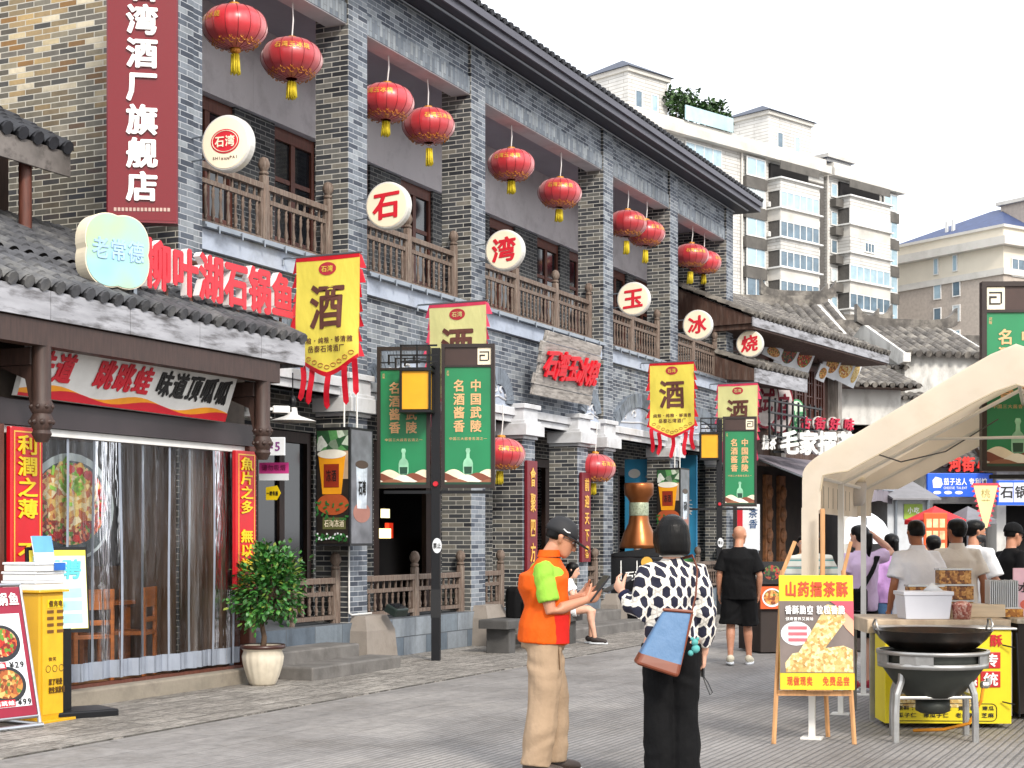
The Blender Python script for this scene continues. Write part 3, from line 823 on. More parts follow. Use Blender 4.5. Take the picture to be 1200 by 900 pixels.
# second storey, its eave and hanging post
MB().box(-8.6, -4.0, 1.9, 2.1, 4.0, 6.0).build('upper_wood_wall', DARKWOOD, RS)
tile_roof(-8.6, -4.28, 0.78, 5.48, 2.6, 6.4, 0.21, 0.25, 0.045, True, 8).build('upper_tiles', TILE_D, RS)
MB().box(-8.6, -4.31, 0.80, 0.83, 5.21, 5.45).build('upper_fascia', mat('stained_fascia', '6d6865', 0.8, var=0.3, scale=3, dirt='241f1e', dirt_amt=0.9, dirt_scale=4), RS)
MB().prismx([(0.83, 5.30), (0.83, 5.44), (2.6, 6.33), (2.6, 6.2)], -8.6, -4.33).build('upper_deck', DARKWOOD, RS)
m = MB().lathe([(0.03, 4.45), (0.07, 4.49), (0.09, 4.54), (0.06, 4.60), (0.065, 4.64), (0.065, 5.3)], (-4.8, 0.95, 0), 12)
for q in range(7): m.ball((-4.8 + 0.08 * math.cos(q * .9), 0.95 + 0.08 * math.sin(q * .9), 4.54), 0.026, 6, 4)
smooth_angle(m.build('pendant_post', REDWOOD, RS), 50)

# tables and chairs behind the curtain
def rest_table(u, v, label):
    t = thing('dining_table', label, 'table', fac(u, v, 0.15), FA, 'dining tables inside the restaurant')
    MB().bbox(-0.6, 0.6, -0.35, 0.35, 0.71, 0.75, 0.01).build('tabletop', mat('orange_wood', 'a8622f', 0.4, var=0.2, scale=5, stretch=(0.6, 6, 6)), t)
    for x in (-0.52, 0.52):
        for y in (-0.28, 0.28): MB().box(x - 0.03, x + 0.03, y - 0.03, y + 0.03, 0, 0.71).build('leg', MATS['orange_wood'], t)
    return t
def rest_chair(u, v, rz, label):
    t = thing('dining_chair', label, 'chair', fac(u, v, 0.15), FA + rz, 'wooden chairs inside the restaurant')
    W = MATS['orange_wood']
    MB().bbox(-0.2, 0.2, -0.2, 0.2, 0.42, 0.46, 0.01).build('seat', W, t)
    MB().bbox(-0.19, 0.19, 0.17, 0.2, 0.7, 0.9, 0.008).bbox(-0.19, 0.19, 0.17, 0.2, 0.55, 0.6, 0.008).build('backrest', W, t)
    for x in (-0.18, 0.18):
        for y in (-0.18, 0.185): MB().box(x - 0.018, x + 0.018, y - 0.018, y + 0.018, 0, 0.42 if y < 0 else 0.9).build('leg', W, t)
rest_table(-5.25, 0.75, 'left wooden dining table seen through the clear curtain')
rest_table(-4.3, 0.8, 'right wooden dining table seen through the clear curtain')
rest_chair(-4.72, 0.24, 2.6, 'wooden chair in front of the gap between the dining tables')
rest_chair(-4.02, 0.26, 3.5, 'wooden chair in front of the right dining table')
rest_chair(-4.6, 1.6, 0, 'wooden chair at the back, behind the two dining tables')
for (u_, v_, lab) in ((-5.0, 0.75, 'tissue box on the left dining table'), (-3.95, 0.95, 'tissue box on the right dining table')):
    t = thing('tissue_box', lab + ' behind the curtain', 'box', fac(u_, v_ - .25, 0.9), FA)
    MB().bbox(-0.1, 0.1, -0.06, 0.06, 0, 0.1, 0.01).build('box', mat('tissue_box_wood', 'c98d5c', 0.5), t)
    MB().lathe([(0.02, 0.1), (0.04, 0.15), (0.005, 0.19)], n=6).build('tissue', PAPER, t)

# bowl poster behind the curtain
FOOD = {}
def food_mat(name, cols, scale=14.0):
    m, n, b = newmat(name)
    v = objco(n)
    vo = n.nodes.new('ShaderNodeTexVoronoi'); vo.inputs['Scale'].default_value = scale
    n.links.new(v, vo.inputs['Vector'])
    sp = n.nodes.new('ShaderNodeSeparateColor'); n.links.new(vo.outputs['Color'], sp.inputs[0])
    c = ramp(n, sp.outputs[0], [(i / len(cols), hx(q)) for i, q in enumerate(cols)], 'CONSTANT')
    f = noi(n, v, scale * 3, 4)
    c = mixc(n, 0.5, c, ramp(n, f, [(0.3, (0.5,) * 3), (0.7, (1.1,) * 3)]), 'MULTIPLY')
    n.links.new(c, b.inputs['Base Color']); b.inputs['Roughness'].default_value = 0.5
    return m
FOOD['fish'] = food_mat('printed_fish_pot', ['f0dca4', 'e0ab52', 'f6e8c0', 'c9762f', 'd69a44', 'f2d890', 'e8c56e', 'b85a2a'], 20)
FOOD['red'] = food_mat('printed_red_dish', ['b5281c', '7c1a14', 'd8602a', '5f8f2c', 'e0b080', '8f2018'], 34)
FOOD['noodle'] = food_mat('printed_noodles', ['c9863e', 'a85a28', 'e0b36c', '7d3c1c', '5c7a30', 'd49a52'], 34)
FOOD['dark'] = food_mat('printed_dark_dish', ['2a2622', '3f5a2a', '86402a', '1f1d1b', '6f7d3a', 'a8322a'], 34)
FOOD['pastry'] = food_mat('printed_pastry', ['d9c48c', 'c9a860', 'e6d6a4', 'b8914e', 'd2b574'], 45)
FOOD['nuts'] = food_mat('mixed_nuts', ['b07a3c', '8a5426', 'd3a260', '6d3e1c', 'c58f4b'], 55)
def ell(cx_, cz, rx, rz_, n=28): return [(cx_ + rx * math.cos(2 * math.pi * i / n), cz + rz_ * math.sin(2 * math.pi * i / n)) for i in range(n)]
t = thing('food_poster', 'large poster of a bowl of fish and chillies behind the curtain', 'poster', fac(-6.05, -0.20, 1.28), FA)
MB().box(0, 1.32, 0, 0.01, 0, 1.16).build('print', mat('poster_black', '1b1a1c', 0.4), t)
MB().prism(ell(0.58, 0.55, 0.60, 0.50), -0.004, -0.001).build('bowl_rim', mat('print_grey', 'a6b2b6', 0.5), t)
MB().prism(ell(0.58, 0.53, 0.55, 0.45), -0.008, -0.005).build('bowl', mat('print_slate', '3c474d', 0.5), t)
MB().prism(ell(0.56, 0.58, 0.50, 0.38), -0.012, -0.009).build('fish_stew', FOOD['red'], t)
MB().prism([(0.56 + (0.38 + 0.05 * math.sin(5 * a)) * math.cos(a), 0.66 + (0.30 + 0.04 * math.sin(7 * a)) * math.sin(a)) for a in [i * 2 * math.pi / 40 for i in range(40)]], -0.016, -0.013).build('fish_slices', FOOD['fish'], t)
m = MB()
for k in range(26): m.cbox((0.56 + rr.gauss(0, 0.12), -0.019, 0.78 + rr.gauss(0, 0.08)), (0.09, 0.003, 0.035), Matrix.Rotation(rr.uniform(0, 3), 3, 'Y'))
m.build('spring_onion', mat('print_green', '8fc43a', 0.5), t)
m = MB()
for k in range(15):
    a = rr.uniform(0, 6.28); m.prism(ell(0.56 + 0.44 * math.cos(a), 0.58 + 0.32 * math.sin(a), 0.05, 0.035, 10), -0.022, -0.019 + 0.0001 * k)
m.build('chillies', mat('print_red', 'c01c1a', 0.4), t)

# red couplet boards
RED_B = mat('glossy_red_board', 'c20f1c', 0.35, var=0.06)
def couplet(u0, u1, z0, z1, s, label, post=False, matb=RED_B, v=-0.37, ink=YELP, border=True, nm='couplet_board'):
    t = thing(nm, label, 'sign', fac(u0, v, z0), FA)
    w, h = u1 - u0, z1 - z0
    MB().bbox(0, w, -0.03, 0.03, 0, h, 0.01).build('board', matb, t)
    if border:
        m = MB(); e = 0.035
        m.box(e, w - e, -0.034, -0.031, e, e + 0.012).box(e, w - e, -0.034, -0.031, h - e - 0.012, h - e)
        m.box(e, e + 0.012, -0.034, -0.031, e + 0.0121, h - e - 0.0121).box(w - e - 0.012, w - e, -0.034, -0.031, e + 0.0121, h - e - 0.0121)
        m.build('gold_border', GOLDP, t)
    m = MB(); text(m, s, w * 0.17, w * 0.83, 0.03, h - 0.06, -0.034, 0.004, 0.03 if border else 0.02, 0, True, 0.95 if border else 0.8)
    m.build('lettering', ink, t)
    return t
couplet(-6.47, -6.07, 0.75, 2.51, '利潤之薄 不可再薄', 'red couplet board left of the clear curtain, behind the yellow cabinet')
couplet(-3.13, -2.76, 1.00, 2.47, '魚片之多 無以複加', 'red couplet board right of the clear curtain, above the shrub')
# banner under the awning
t = thing('shop_banner', 'white and red banner with slanted red and black characters under the awning', 'sign', fac(-6.42, -0.42, 2.78), FA)
W, Hh = 3.05, 0.46
def lean(z): return -0.10 * z
m = MB(); m.add([(0, 0, 0), (W, 0, -0.03), (W, -0.16, Hh - 0.05), (0, -0.16, Hh), (0, 0.06, 0), (W, 0.06, -0.03), (W, -0.10, Hh - 0.05), (0, -0.10, Hh)],
      [(0, 1, 2, 3), (7, 6, 5, 4), (0, 4, 5, 1), (1, 5, 6, 2), (2, 6, 7, 3), (3, 7, 4, 0)])
m.build('board', WHITEP, t)
def tilt(mb, z0=0.0, k=0.16 / 0.46, o=0.004, sl=-0.03 / 3.05):
    mb.v = [(x, y - (z * k) - o, z + x * sl) for x, y, z in mb.v]; return mb
wv = [(0, 0.0)] + [(W, 0.0)] + [(W - W * i / 30, 0.085 + 0.035 * math.sin(i * 0.55)) for i in range(31)]
tilt(MB().prism(wv, -0.003, 0), o=0.002).build('orange_wave', mat('print_orange', 'f09a1e', 0.5), t)
wv = [(0, 0.0)] + [(W, 0.0)] + [(W - W * i / 30, 0.055 + 0.03 * math.sin(i * 0.55 + 1.0)) for i in range(31)]
tilt(MB().prism(wv, -0.006, 0), o=0.002).build('red_wave', RED_INK, t)
m = MB(); text(m, '跳跳蛙', 0.90, 1.72, 0.13, 0.42, -0.004, 0.003, 0.05, 0.22); text(m, '味道', 0.1, 0.62, 0.13, 0.42, -0.004, 0.003, 0.05, 0.22)
tilt(m).build('red_lettering', RED_INK, t)
m = MB(); text(m, '味道顶呱呱', 1.80, 2.98, 0.14, 0.42, -0.004, 0.003, 0.045, 0.2)
tilt(m).build('black_lettering', BLK_INK, t)
# rooftop letters
t = thing('rooftop_sign', 'row of big red raised characters standing on the tiled awning', 'sign', fac(-4.95, -0.62, 3.90), FA)
RSIDE = mat('letter_side_white', 'e2d9d8', 0.4)
for i, ch in enumerate('柳叶湖石锅鱼'):
    x0 = i * 0.43
    m = MB(); text(m, ch, x0, x0 + 0.43, 0.0, 0.5, -0.0, 0.0, 0.055, 0, False, 0.97)
    f = MB(); text(f, ch, x0, x0 + 0.43, 0.0, 0.5, 0.08, 0.075, 0.055, 0, False, 0.97)
    o = f.build('letter', RSIDE, t)
    m.build('letter_face', mat('letter_red', 'cc0c24', 0.35, var=0.04), o)
m = MB()
for i in range(7): m.cbox((0.1 + i * 0.4, 0.12, -0.06), (0.025, 0.025, 0.42)); m.cbox((0.1 + i * 0.4, 0.2, -0.12), (0.02, 0.02, 0.3), Matrix.Rotation(R(-35), 3, 'X'))
m.box(0, 2.6, 0.14, 0.17, -0.06, -0.03).box(0, 2.6, 0.14, 0.17, 0.38, 0.42).build('frame', mat('rusty_steel', '6d4a3c', 0.7, var=0.3), t)
# scalloped light box
t = thing('light_box_sign', 'pale green scalloped light box on the tiled awning, left of the red characters', 'sign', fac(-5.44, -0.66, 4.15), R(44))
def scal(k, off=0.0):
    pts = []
    for i in range(64):
        a = 2 * math.pi * i / 64
        r_ = 1 + 0.10 * abs(math.sin(2 * a + 0.0)) ** 0.6 - 0.05
        pts.append(((0.33 + off) * r_ * math.copysign(abs(math.cos(a)) ** 0.8, math.cos(a)) * k, (0.34 + off) * r_ * math.copysign(abs(math.sin(a)) ** 0.85, math.sin(a)) * k))
    return pts
MB().prism(scal(1), -0.08, 0.10).build('case', CREAM, t)
m = MB().prism(scal(0.97), -0.088, -0.081)
lm, ln, lb = newmat('pale_aqua_face')
lv = objco(ln); lc = ramp(ln, noi(ln, lv, 1.6, 2), [(0.35, hx('aecb8a')), (0.65, hx('8fc0cc'))]); ln.links.new(lc, lb.inputs['Base Color']); lb.inputs['Roughness'].default_value = 0.3
m.build('face', lm, t)
m = MB(); text(m, '老常德', -0.27, 0.27, -0.1, 0.12, -0.09, 0.003, 0.03); m.build('lettering', mat('pale_blue_ink', '9fbfe0', 0.5), t)
m = MB()
for x, a in ((-0.24, 25), (0.0, 0), (0.25, 0)): m.cbox((x - 0.02, 0.02, -0.45), (0.035, 0.035, 0.34), Matrix.Rotation(R(a), 3, 'Y'))
m.build('stand', STEEL, t)
# security camera on the pendant post
t = thing('security_camera', 'small white security camera on the right pendant post of the awning', 'camera', fac(-3.02, -0.80, 2.86), R(20))
MB().bbox(-0.02, 0.16, -0.035, 0.035, 0.0, 0.07, 0.01).build('housing', WHITEP, t)
MB().lathe([(0.026, 0.0), (0.026, 0.02)], (0.16, 0, 0.035), 10, 'x').build('lens', BLACKP, t)
MB().box(-0.1, -0.02, -0.015, 0.015, 0.02, 0.05).build('bracket', WHITEP, t)
# menu board, cabinet, boxes, notice stand
AL = mat('aluminium', 'b9bcc0', 0.3, 0.9, var=0.05)
t = thing('menu_board', 'leaning red and white food menu board at the left edge, on the pavement', 'menu board', Vector((-4.0, 12.62, 0.012)), R(55))
tl = R(-13)
def leanx(mb): 
    mb.M = Matrix.Identity(4); mb.v = [tuple(Matrix.Rotation(tl, 3, 'X') @ Vector(p)) for p in mb.v]; return mb
leanx(MB().box(-0.42, 0.26, -0.012, 0.012, 0.10, 1.16)).build('panel', mat('maroon_print', '8e1a35', 0.4, var=0.06), t)
leanx(MB().box(-0.36, 0.22, -0.016, -0.013, 0.18, 0.94)).build('white_field', PAPER, t)
m = MB()
for x in (-0.44, 0.28): m.tube([(x, 0, 0.0), (x, 0, 1.18)], 0.016, 8)
m.tube([(-0.44, 0, 1.18), (0.28, 0, 1.18)], 0.016, 8).tube([(-0.44, 0, 0.09), (0.28, 0, 0.09)], 0.014, 8)
leanx(m).build('frame', AL, t)
MB().tube([(-0.44, 0.0, 0.02), (-0.44, 0.55, 0.02)], 0.018, 8).tube([(0.28, 0.0, 0.02), (0.28, 0.55, 0.02)], 0.018, 8).tube([(0.28, -0.03, 0.018), (-0.44, -0.03, 0.018)], 0.02, 8).build('base_bar', AL, t)
for dz, fm in ((0.70, FOOD['red']), (0.36, FOOD['noodle'])):
    b_ = leanx(MB().prism(ell(0.0, dz, 0.19, 0.15), -0.019, -0.0165)).build('bowl_picture', mat('bowl_black', '23262b', 0.4), t)
    leanx(MB().prism(ell(0.0, dz + 0.005, 0.155, 0.118), -0.022, -0.0195)).build('dish_picture', fm, b_)
m = MB(); text(m, '酒酿石锅鱼', -0.30, 0.24, 1.0, 1.12, -0.015, 0.003, 0.03); leanx(m).build('heading', WHT_INK, t)
leanx(MB().box(-0.30, 0.02, -0.02, -0.0165, 0.49, 0.545).mark().box(-0.3, 0.06, -0.02, -0.0165, 0.185, 0.24)).build('price_plate', RED_INK, t)
m = MB(); text(m, '酸菜牛肉鱼', -0.29, 0.01, 0.495, 0.54, -0.022, 0.002, 0.02); text(m, '香辣跳跳蛙', -0.28, 0.05, 0.19, 0.235, -0.022, 0.002, 0.02); leanx(m).build('plate_lettering', WHT_INK, t)
m = MB(); text(m, '¥29', 0.05, 0.2, 0.49, 0.55, -0.018, 0.002, 0.02); text(m, '¥99', 0.08, 0.22, 0.185, 0.245, -0.018, 0.002, 0.02); leanx(m).build('price_lettering', BLK_INK, t)
# yellow cabinet
t = thing('yellow_cabinet', 'narrow yellow metal cabinet beside the leaning menu board', 'cabinet', fac(-6.73, -0.944, 0.012), FA)
YC = mat('yellow_powder_coat', 'cc9c10', 0.35, var=0.06, scale=2)
MB().bbox(0, 0.30, 0.0, 0.42, 0.02, 1.08, 0.012).build('body', YC, t)
MB().bbox(-0.03, 0.34, -0.03, 0.46, 1.081, 1.10, 0.008).build('top', YC, t)
MB().bbox(-0.04, 0.36, -0.08, 0.46, 0.0, 0.02, 0.005).build('base_plate', YC, t)
MB().box(0.03, 0.28, -0.004, -0.001, 0.06, 1.05).build('front_panel', mat('yellow_panel', 'd6ab22', 0.35), t)
m = MB()
for i in range(2):
    for j in range(4): m.mark() and m.bbox(0.085 + i * 0.12, 0.165 + i * 0.12, -0.010, -0.005, 0.74 + j * 0.055, 0.765 + j * 0.055, 0.004)
m.build('slots', mat('amber_slot', '6d4510', 0.5), t)
m = MB().box(0.09, 0.28, -0.008, -0.005, 0.95, 1.02); m.build('badge', YELP, t)
m = MB(); text(m, '借充电', 0.1, 0.27, 0.955, 1.015, -0.010, 0.002, 0.02); text(m, '累了可坐', 0.10, 0.27, 0.30, 0.36, -0.006, 0.002, 0.03); text(m, '把生活放慢', 0.10, 0.30, 0.23, 0.29, -0.006, 0.002, 0.03); text(m, '微笑', 0.1, 0.2, 0.5, 0.54, -0.006, 0.002, 0.0)
for i in range(3): m.tube([(0.1 + i * 0.08 + 0.028 * math.cos(a), -0.006, 0.44 + 0.028 * math.sin(a)) for a in [q * 6.2832 / 12 for q in range(13)]], 0.003, 4)
m.build('lettering', mat('brown_print', '5a3c0c', 0.6), t)
for k, (dx, dy, lab) in enumerate(((0.0, 0.0, 'lowest white takeaway box stacked on the yellow cabinet'), (0.012, 0.01, 'middle white takeaway box stacked on the yellow cabinet'), (0.005, -0.01, 'top white takeaway box, with a blue label, on the yellow cabinet'))):
    tb = thing('takeaway_box', lab, 'box', fac(-6.73 + dx, -0.90 + dy, 1.113 + k * 0.078), FA, 'white boxes on the yellow cabinet')
    MB().bbox(0, 0.36, 0, 0.36, 0, 0.055, 0.01).build('tray', WHITEP, tb)
    MB().bbox(-0.008, 0.368, -0.008, 0.368, 0.055, 0.074, 0.006).build('lid', PAPER, tb)
    if k == 2:
        MB().box(0.2, 0.34, -0.012, -0.009, 0.005, 0.07).build('blue_label', mat('blue_label', '1d5fb4', 0.4), tb)
t = thing('blue_card', 'blue and white card propped on the white boxes', 'card', fac(-6.62, -0.80, 1.347), FA)
m = MB().box(0, 0.24, -0.005, 0.005, 0, 0.22); m.v = [tuple(Matrix.Rotation(R(-12), 3, 'X') @ Vector(q)) for q in m.v]; m.build('card', PAPER, t)
m = MB().box(0, 0.24, -0.009, -0.006, 0.08, 0.22); m.v = [tuple(Matrix.Rotation(R(-12), 3, 'X') @ Vector(q)) for q in m.v]; m.build('blue_print', mat('sky_print', '5fa3dc', 0.4), t)
# recruiting notice on a stand
t = thing('notice_stand', 'black stand holding a yellow and pale blue job notice by the curtain', 'notice stand', fac(-6.18, -0.86, 0.012), R(38))
MB().bbox(-0.30, 0.30, -0.22, 0.22, 0.0, 0.06, 0.015).build('base', BLACKM, t)
MB().bbox(-0.14, -0.05, -0.03, 0.03, 0.06, 0.78, 0.008).build('post', BLACKM, t)
def lb_(m): m.v = [tuple(Matrix.Rotation(R(-6), 3, 'X') @ Vector((x, y, z - 0.76)) + Vector((0, 0, 0.76))) for x, y, z in m.v]; return m
lb_(MB().bbox(-0.42, 0.12, -0.025, 0.025, 0.72, 1.46, 0.006)).build('frame', BLACKM, t)
lb_(MB().box(-0.40, 0.10, -0.029, -0.026, 0.75, 1.43)).build('notice', mat('notice_yellow', 'f2d94e', 0.4), t)
lb_(MB().box(-0.37, 0.095, -0.033, -0.030, 0.755, 1.38)).build('notice_field', mat('notice_aqua', 'cfe9ea', 0.4), t)
m = MB(); text(m, '招聘', -0.32, 0.06, 1.17, 1.36, -0.035, 0.003, 0.04, 0.12); lb_(m).build('heading', mat('aqua_ink', '59c4cf', 0.4), t)
m = MB()
for i in range(2):
    for j in range(3): m.box(-0.34 + i * 0.21, -0.16 + i * 0.21, -0.036, -0.034, 0.80 + j * 0.11, 0.88 + j * 0.11)
lb_(m).build('text_boxes', mat('aqua_box', '9fd8dd', 0.4), t)

# potted shrub
pg = gnd(308, 804)
t = thing('potted_shrub', 'dense round green shrub in a white fluted pot by the steps', 'potted plant', (pg.x, pg.y, 0.012))
m = MB(); nseg = 28; secs = []
for r_, z in ((0.125, 0), (0.14, 0.02), (0.17, 0.10), (0.205, 0.22), (0.215, 0.30), (0.20, 0.36), (0.215, 0.375), (0.23, 0.39), (0.225, 0.415), (0.19, 0.415), (0.18, 0.37)):
    secs.append((r_, z))
vs = []; fs = []
for j, (r_, z) in enumerate(secs):
    for i in range(56):
        a = 2 * math.pi * i / 56
        q = r_ * (1 + (0.03 * math.cos(a * 16) if 0.05 < z < 0.35 and j < 6 else 0))
        vs.append((q * math.cos(a), q * math.sin(a), z))
for j in range(len(secs) - 1):
    for i in range(56): fs.append((j * 56 + i, j * 56 + (i + 1) % 56, (j + 1) * 56 + (i + 1) % 56, (j + 1) * 56 + i))
fs.append(tuple(range(55, -1, -1)))
m.add(vs, fs); m.build('pot', mat('cream_glaze', 'cfc6b4', 0.35, var=0.08, dirt='8b7f6a', dirt_amt=0.3), t, True)
MB().lathe([(0.19, 0.36), (0.19, 0.385), (0.01, 0.395)], n=20).build('soil', mat('soil', '2c211a', 0.9, var=0.3, scale=20), t)
MB().lathe([(0.205, 0.375), (0.233, 0.385), (0.238, 0.40), (0.23, 0.425), (0.2, 0.42)], n=40, cap=False).build('rim', mat('brown_glaze', '3c211a', 0.3), t, True)
LEAFM = None
def leaf_mat(name, cols):
    m, n, b = newmat(name)
    gm = n.nodes.new('ShaderNodeNewGeometry')
    c = ramp(n, gm.outputs['Random Per Island'], [(i / max(1, len(cols) - 1), hx(q)) for i, q in enumerate(cols)])
    n.links.new(c, b.inputs['Base Color']); b.inputs['Roughness'].default_value = 0.45
    return m
SHRUB = leaf_mat('shrub_leaf', ['1d451c', '2a5f26', '3b7630', '1f4d20', '4f8a38', '2f6a2a', '86923f'])
rl = random.Random(11)
def leaf(m, p, d, size, up=None):
    d = Vector(d).normalized(); s = d.cross(Vector((rl.uniform(-.6, .6), rl.uniform(-.6, .6), 1))).normalized(); nrm = s.cross(d)
    p = Vector(p); w = size * 0.30
    pts = [p, p + d * size * 0.3 + s * w * 0.85 - nrm * size * 0.02, p + d * size * 0.6 + s * w - nrm * size * 0.03, p + d * size - nrm * size * 0.14, p + d * size * 0.6 - s * w - nrm * size * 0.03, p + d * size * 0.3 - s * w * 0.85 - nrm * size * 0.02, p + d * size * 0.45 + nrm * size * 0.06]
    m.add(pts, [(0, 1, 6), (1, 2, 6), (2, 3, 6), (3, 4, 6), (4, 5, 6), (5, 0, 6)])
m = MB(); st = MB()
st.tube([(0, 0, 0.36), (0.015, 0, 0.5), (-0.01, 0.01, 0.62), (0.0, 0, 0.8)], [0.035, 0.028, 0.024, 0.015], 8)
cc = Vector((0.07, 0, 0.97)); tips = []
for k in range(70):
    a = rl.uniform(0, 6.283); e = rl.uniform(-0.85, 1.45)
    d = Vector((math.cos(a) * math.cos(e), math.sin(a) * math.cos(e), math.sin(e)))
    L = rl.uniform(0.75, 1.12)
    tip = cc + Vector((d.x * 0.38, d.y * 0.38, d.z * 0.46)) * L
    if k % 2 == 0: st.tube([(0, 0, 0.60 + 0.1 * rl.random()), cc * 0.5 + tip * 0.5 + Vector((0, 0, -0.05)), tip], [0.012, 0.007, 0.003], 5)
    for q in range(44):
        s_ = rl.uniform(0.3, 1.0) ** 0.7
        p = cc.lerp(tip, s_) + Vector((rl.gauss(0, .05), rl.gauss(0, .05), rl.gauss(0, .05)))
        dd = (p - cc).normalized() + Vector((rl.gauss(0, .5), rl.gauss(0, .5), rl.gauss(0, .5) - 0.1))
        leaf(m, p, dd, rl.uniform(0.045, 0.08))
m.build('foliage', SHRUB, t, False, fix=False)
st.build('trunk', mat('bark', '5d4a3a', 0.9, var=0.3, scale=12, bump=0.4), t, True)

# porch odds and ends behind the shrub
t = thing('pink_notice', 'small pink and white notice hanging in the porch above the yellow arrow tag', 'sign', at(321, 553, 18.6), SA * 0.4)
MB().box(-0.18, 0.18, -0.006, 0.006, -0.02, 0.11).build('pink_panel', mat('pink_print', 'c73a86', 0.5), t)
MB().box(-0.18, 0.18, -0.006, 0.006, -0.10, -0.021).build('white_panel', PAPER, t)
m = MB(); text(m, '请勿吸烟', -0.15, 0.15, 0.01, 0.09, -0.008, 0.002, 0.02); m.build('lettering', mat('dark_pink_ink', '7a1c50', 0.5), t)
t = thing('arrow_tag', 'small yellow arrow shaped tag below the pink notice', 'sign', at(320, 578, 18.6), SA * 0.4 + R(-6))
MB().prism([(-0.09, -0.08), (0.05, -0.08), (0.1, 0.0), (0.05, 0.09), (-0.09, 0.07)], -0.005, 0.005).build('tag', YELP, t)
m = MB(); text(m, '一楼有座', -0.08, 0.07, -0.03, 0.03, -0.008, 0.002, 0.02); m.build('lettering', BLK_INK, t)
for px, py, lab in ((292, 490, 'left white enamel pendant lamp in the porch above the shrub'), (343, 494, 'right white enamel pendant lamp in the porch, nearer the drink sign')):
    c = at(px, py, 18.2)
    t = thing('pendant_lamp', lab, 'lamp', (c.x, c.y, c.z), 0, 'white pendant lamps in the porch')
    MB().lathe([(0.05, 0.16), (0.06, 0.08), (0.10, 0.06), (0.26, 0.01), (0.27, 0.0), (0.1, 0.03)], n=18).build('shade', WHITEP, t, True)
    MB().lathe([(0.04, 0.16), (0.045, 0.24), (0.02, 0.3)], n=10).build('cap', BLACKM, t, True)
    MB().tube([(0, 0, 0.29), (0, 0, 3.45 - c.z)], 0.008, 5).build('cord', BLACKM, t)
t = thing('number_plate', 'small white porch plate with a number, beside the pendant post', 'sign', at(321, 523, 17.4), SA * 0.4)
MB().bbox(-0.13, 0.13, -0.01, 0.01, -0.1, 0.1, 0.01).build('plate', PAPER, t)
m = MB(); text(m, '№5', -0.09, 0.09, -0.06, 0.06, -0.012, 0.002, 0.02); m.build('lettering', mat('violet_ink', '7a3a7c', 0.5), t)
# ================================================================== LANTERNS
def lantern_material():
    m, n, b = newmat('lantern_silk')
    t = n.nodes.new('ShaderNodeTexCoord'); s = n.nodes.new('ShaderNodeSeparateXYZ'); n.links.new(t.outputs['Object'], s.inputs[0])
    c = ramp(n, noi(n, t.outputs['Object'], 5.0, 3), [(0.3, hx('b5121f')), (0.7, hx('cc1c2b'))])
    oi = n.nodes.new('ShaderNodeObjectInfo')
    c = mixc(n, 1.0, c, ramp(n, oi.outputs['Random'], [(0, (0.78, 0.8, 0.85)), (1, (1.15, 1.3, 1.3))]), 'MULTIPLY')
    n.links.new(c, b.inputs['Base Color'])
    b.inputs['Roughness'].default_value = 0.34
    b.inputs['Sheen Weight'].default_value = 0.6; b.inputs['Specular IOR Level'].default_value = 0.9
    b.inputs['Subsurface Weight'].default_value = 0.0
    return m
LANT = lantern_material()
GOLDF = mat('gold_filigree', 'c9842e', 0.5, 0.2, var=0.3, scale=40)
TASS = mat('yellow_tassel', 'dcc22a', 0.7, var=0.25, scale=30, stretch=(6, 6, 0.4))
def lantern_meshes():
    m = MB(); nr, ns = 18, 48
    prof = []
    for j in range(nr + 1):
        a = -math.pi / 2 + math.pi * j / nr
        r_ = 0.36 * abs(math.cos(a)) ** 0.82; z = 0.235 * math.sin(a)
        prof.append((max(r_, 0.07), z))
    vs = []; fs = []
    for (r_, z) in prof:
        for i in range(ns):
            k = i % 3
            q = r_ * (1.012 if k == 0 else 0.993)
            vs.append((q * math.cos(2 * math.pi * i / ns), q * math.sin(2 * math.pi * i / ns), z))
    for j in range(nr):
        for i in range(ns): fs.append((j * ns + i, j * ns + (i + 1) % ns, (j + 1) * ns + (i + 1) % ns, (j + 1) * ns + i))
    m.add(vs, fs)
    ribs = MB()
    for i in range(16):
        a = 2 * math.pi * i / 16
        ribs.tube([((r_ * 1.014) * math.cos(a), (r_ * 1.014) * math.sin(a), z) for r_, z in prof[1:-1]], 0.0035, 4)
    gold = MB()
    for i in range(14):
        a = 2 * math.pi * (i + .5) / 14
        for (da, dz, rr_) in ((0, 0, .028), (.13, .02, .016), (-.13, .02, .016), (0, .045, .014)):
            z = -0.195 + dz * .7; r_ = 0.36 * max(0.05, 1 - (z / 0.235) ** 2) ** 0.41 * 1.012
            gold.tube([(r_ * math.cos(a + da + rr_ / r_ * math.cos(t)), r_ * math.sin(a + da + rr_ / r_ * math.cos(t)), z + rr_ * math.sin(t)) for t in [q * .7 for q in range(9)]], 0.005, 4)
    caps = MB().lathe([(0.055, 0.225), (0.06, 0.235), (0.06, 0.265), (0.03, 0.275)], n=16).mark().lathe([(0.035, -0.29), (0.06, -0.275), (0.06, -0.24), (0.05, -0.225)], n=16)
    tas = MB()
    for i in range(22):
        a = i * 2.4; r_ = 0.045 * math.sqrt((i + .5) / 22)
        tas.tube([(r_ * math.cos(a), r_ * math.sin(a), -0.29), (r_ * 1.15 * math.cos(a), r_ * 1.15 * math.sin(a), -0.40), (r_ * 1.3 * math.cos(a), r_ * 1.3 * math.sin(a), -0.485 - 0.012 * (i % 3))], 0.010, 4)
    return m, ribs, gold, caps, tas
LSET = lantern_meshes()
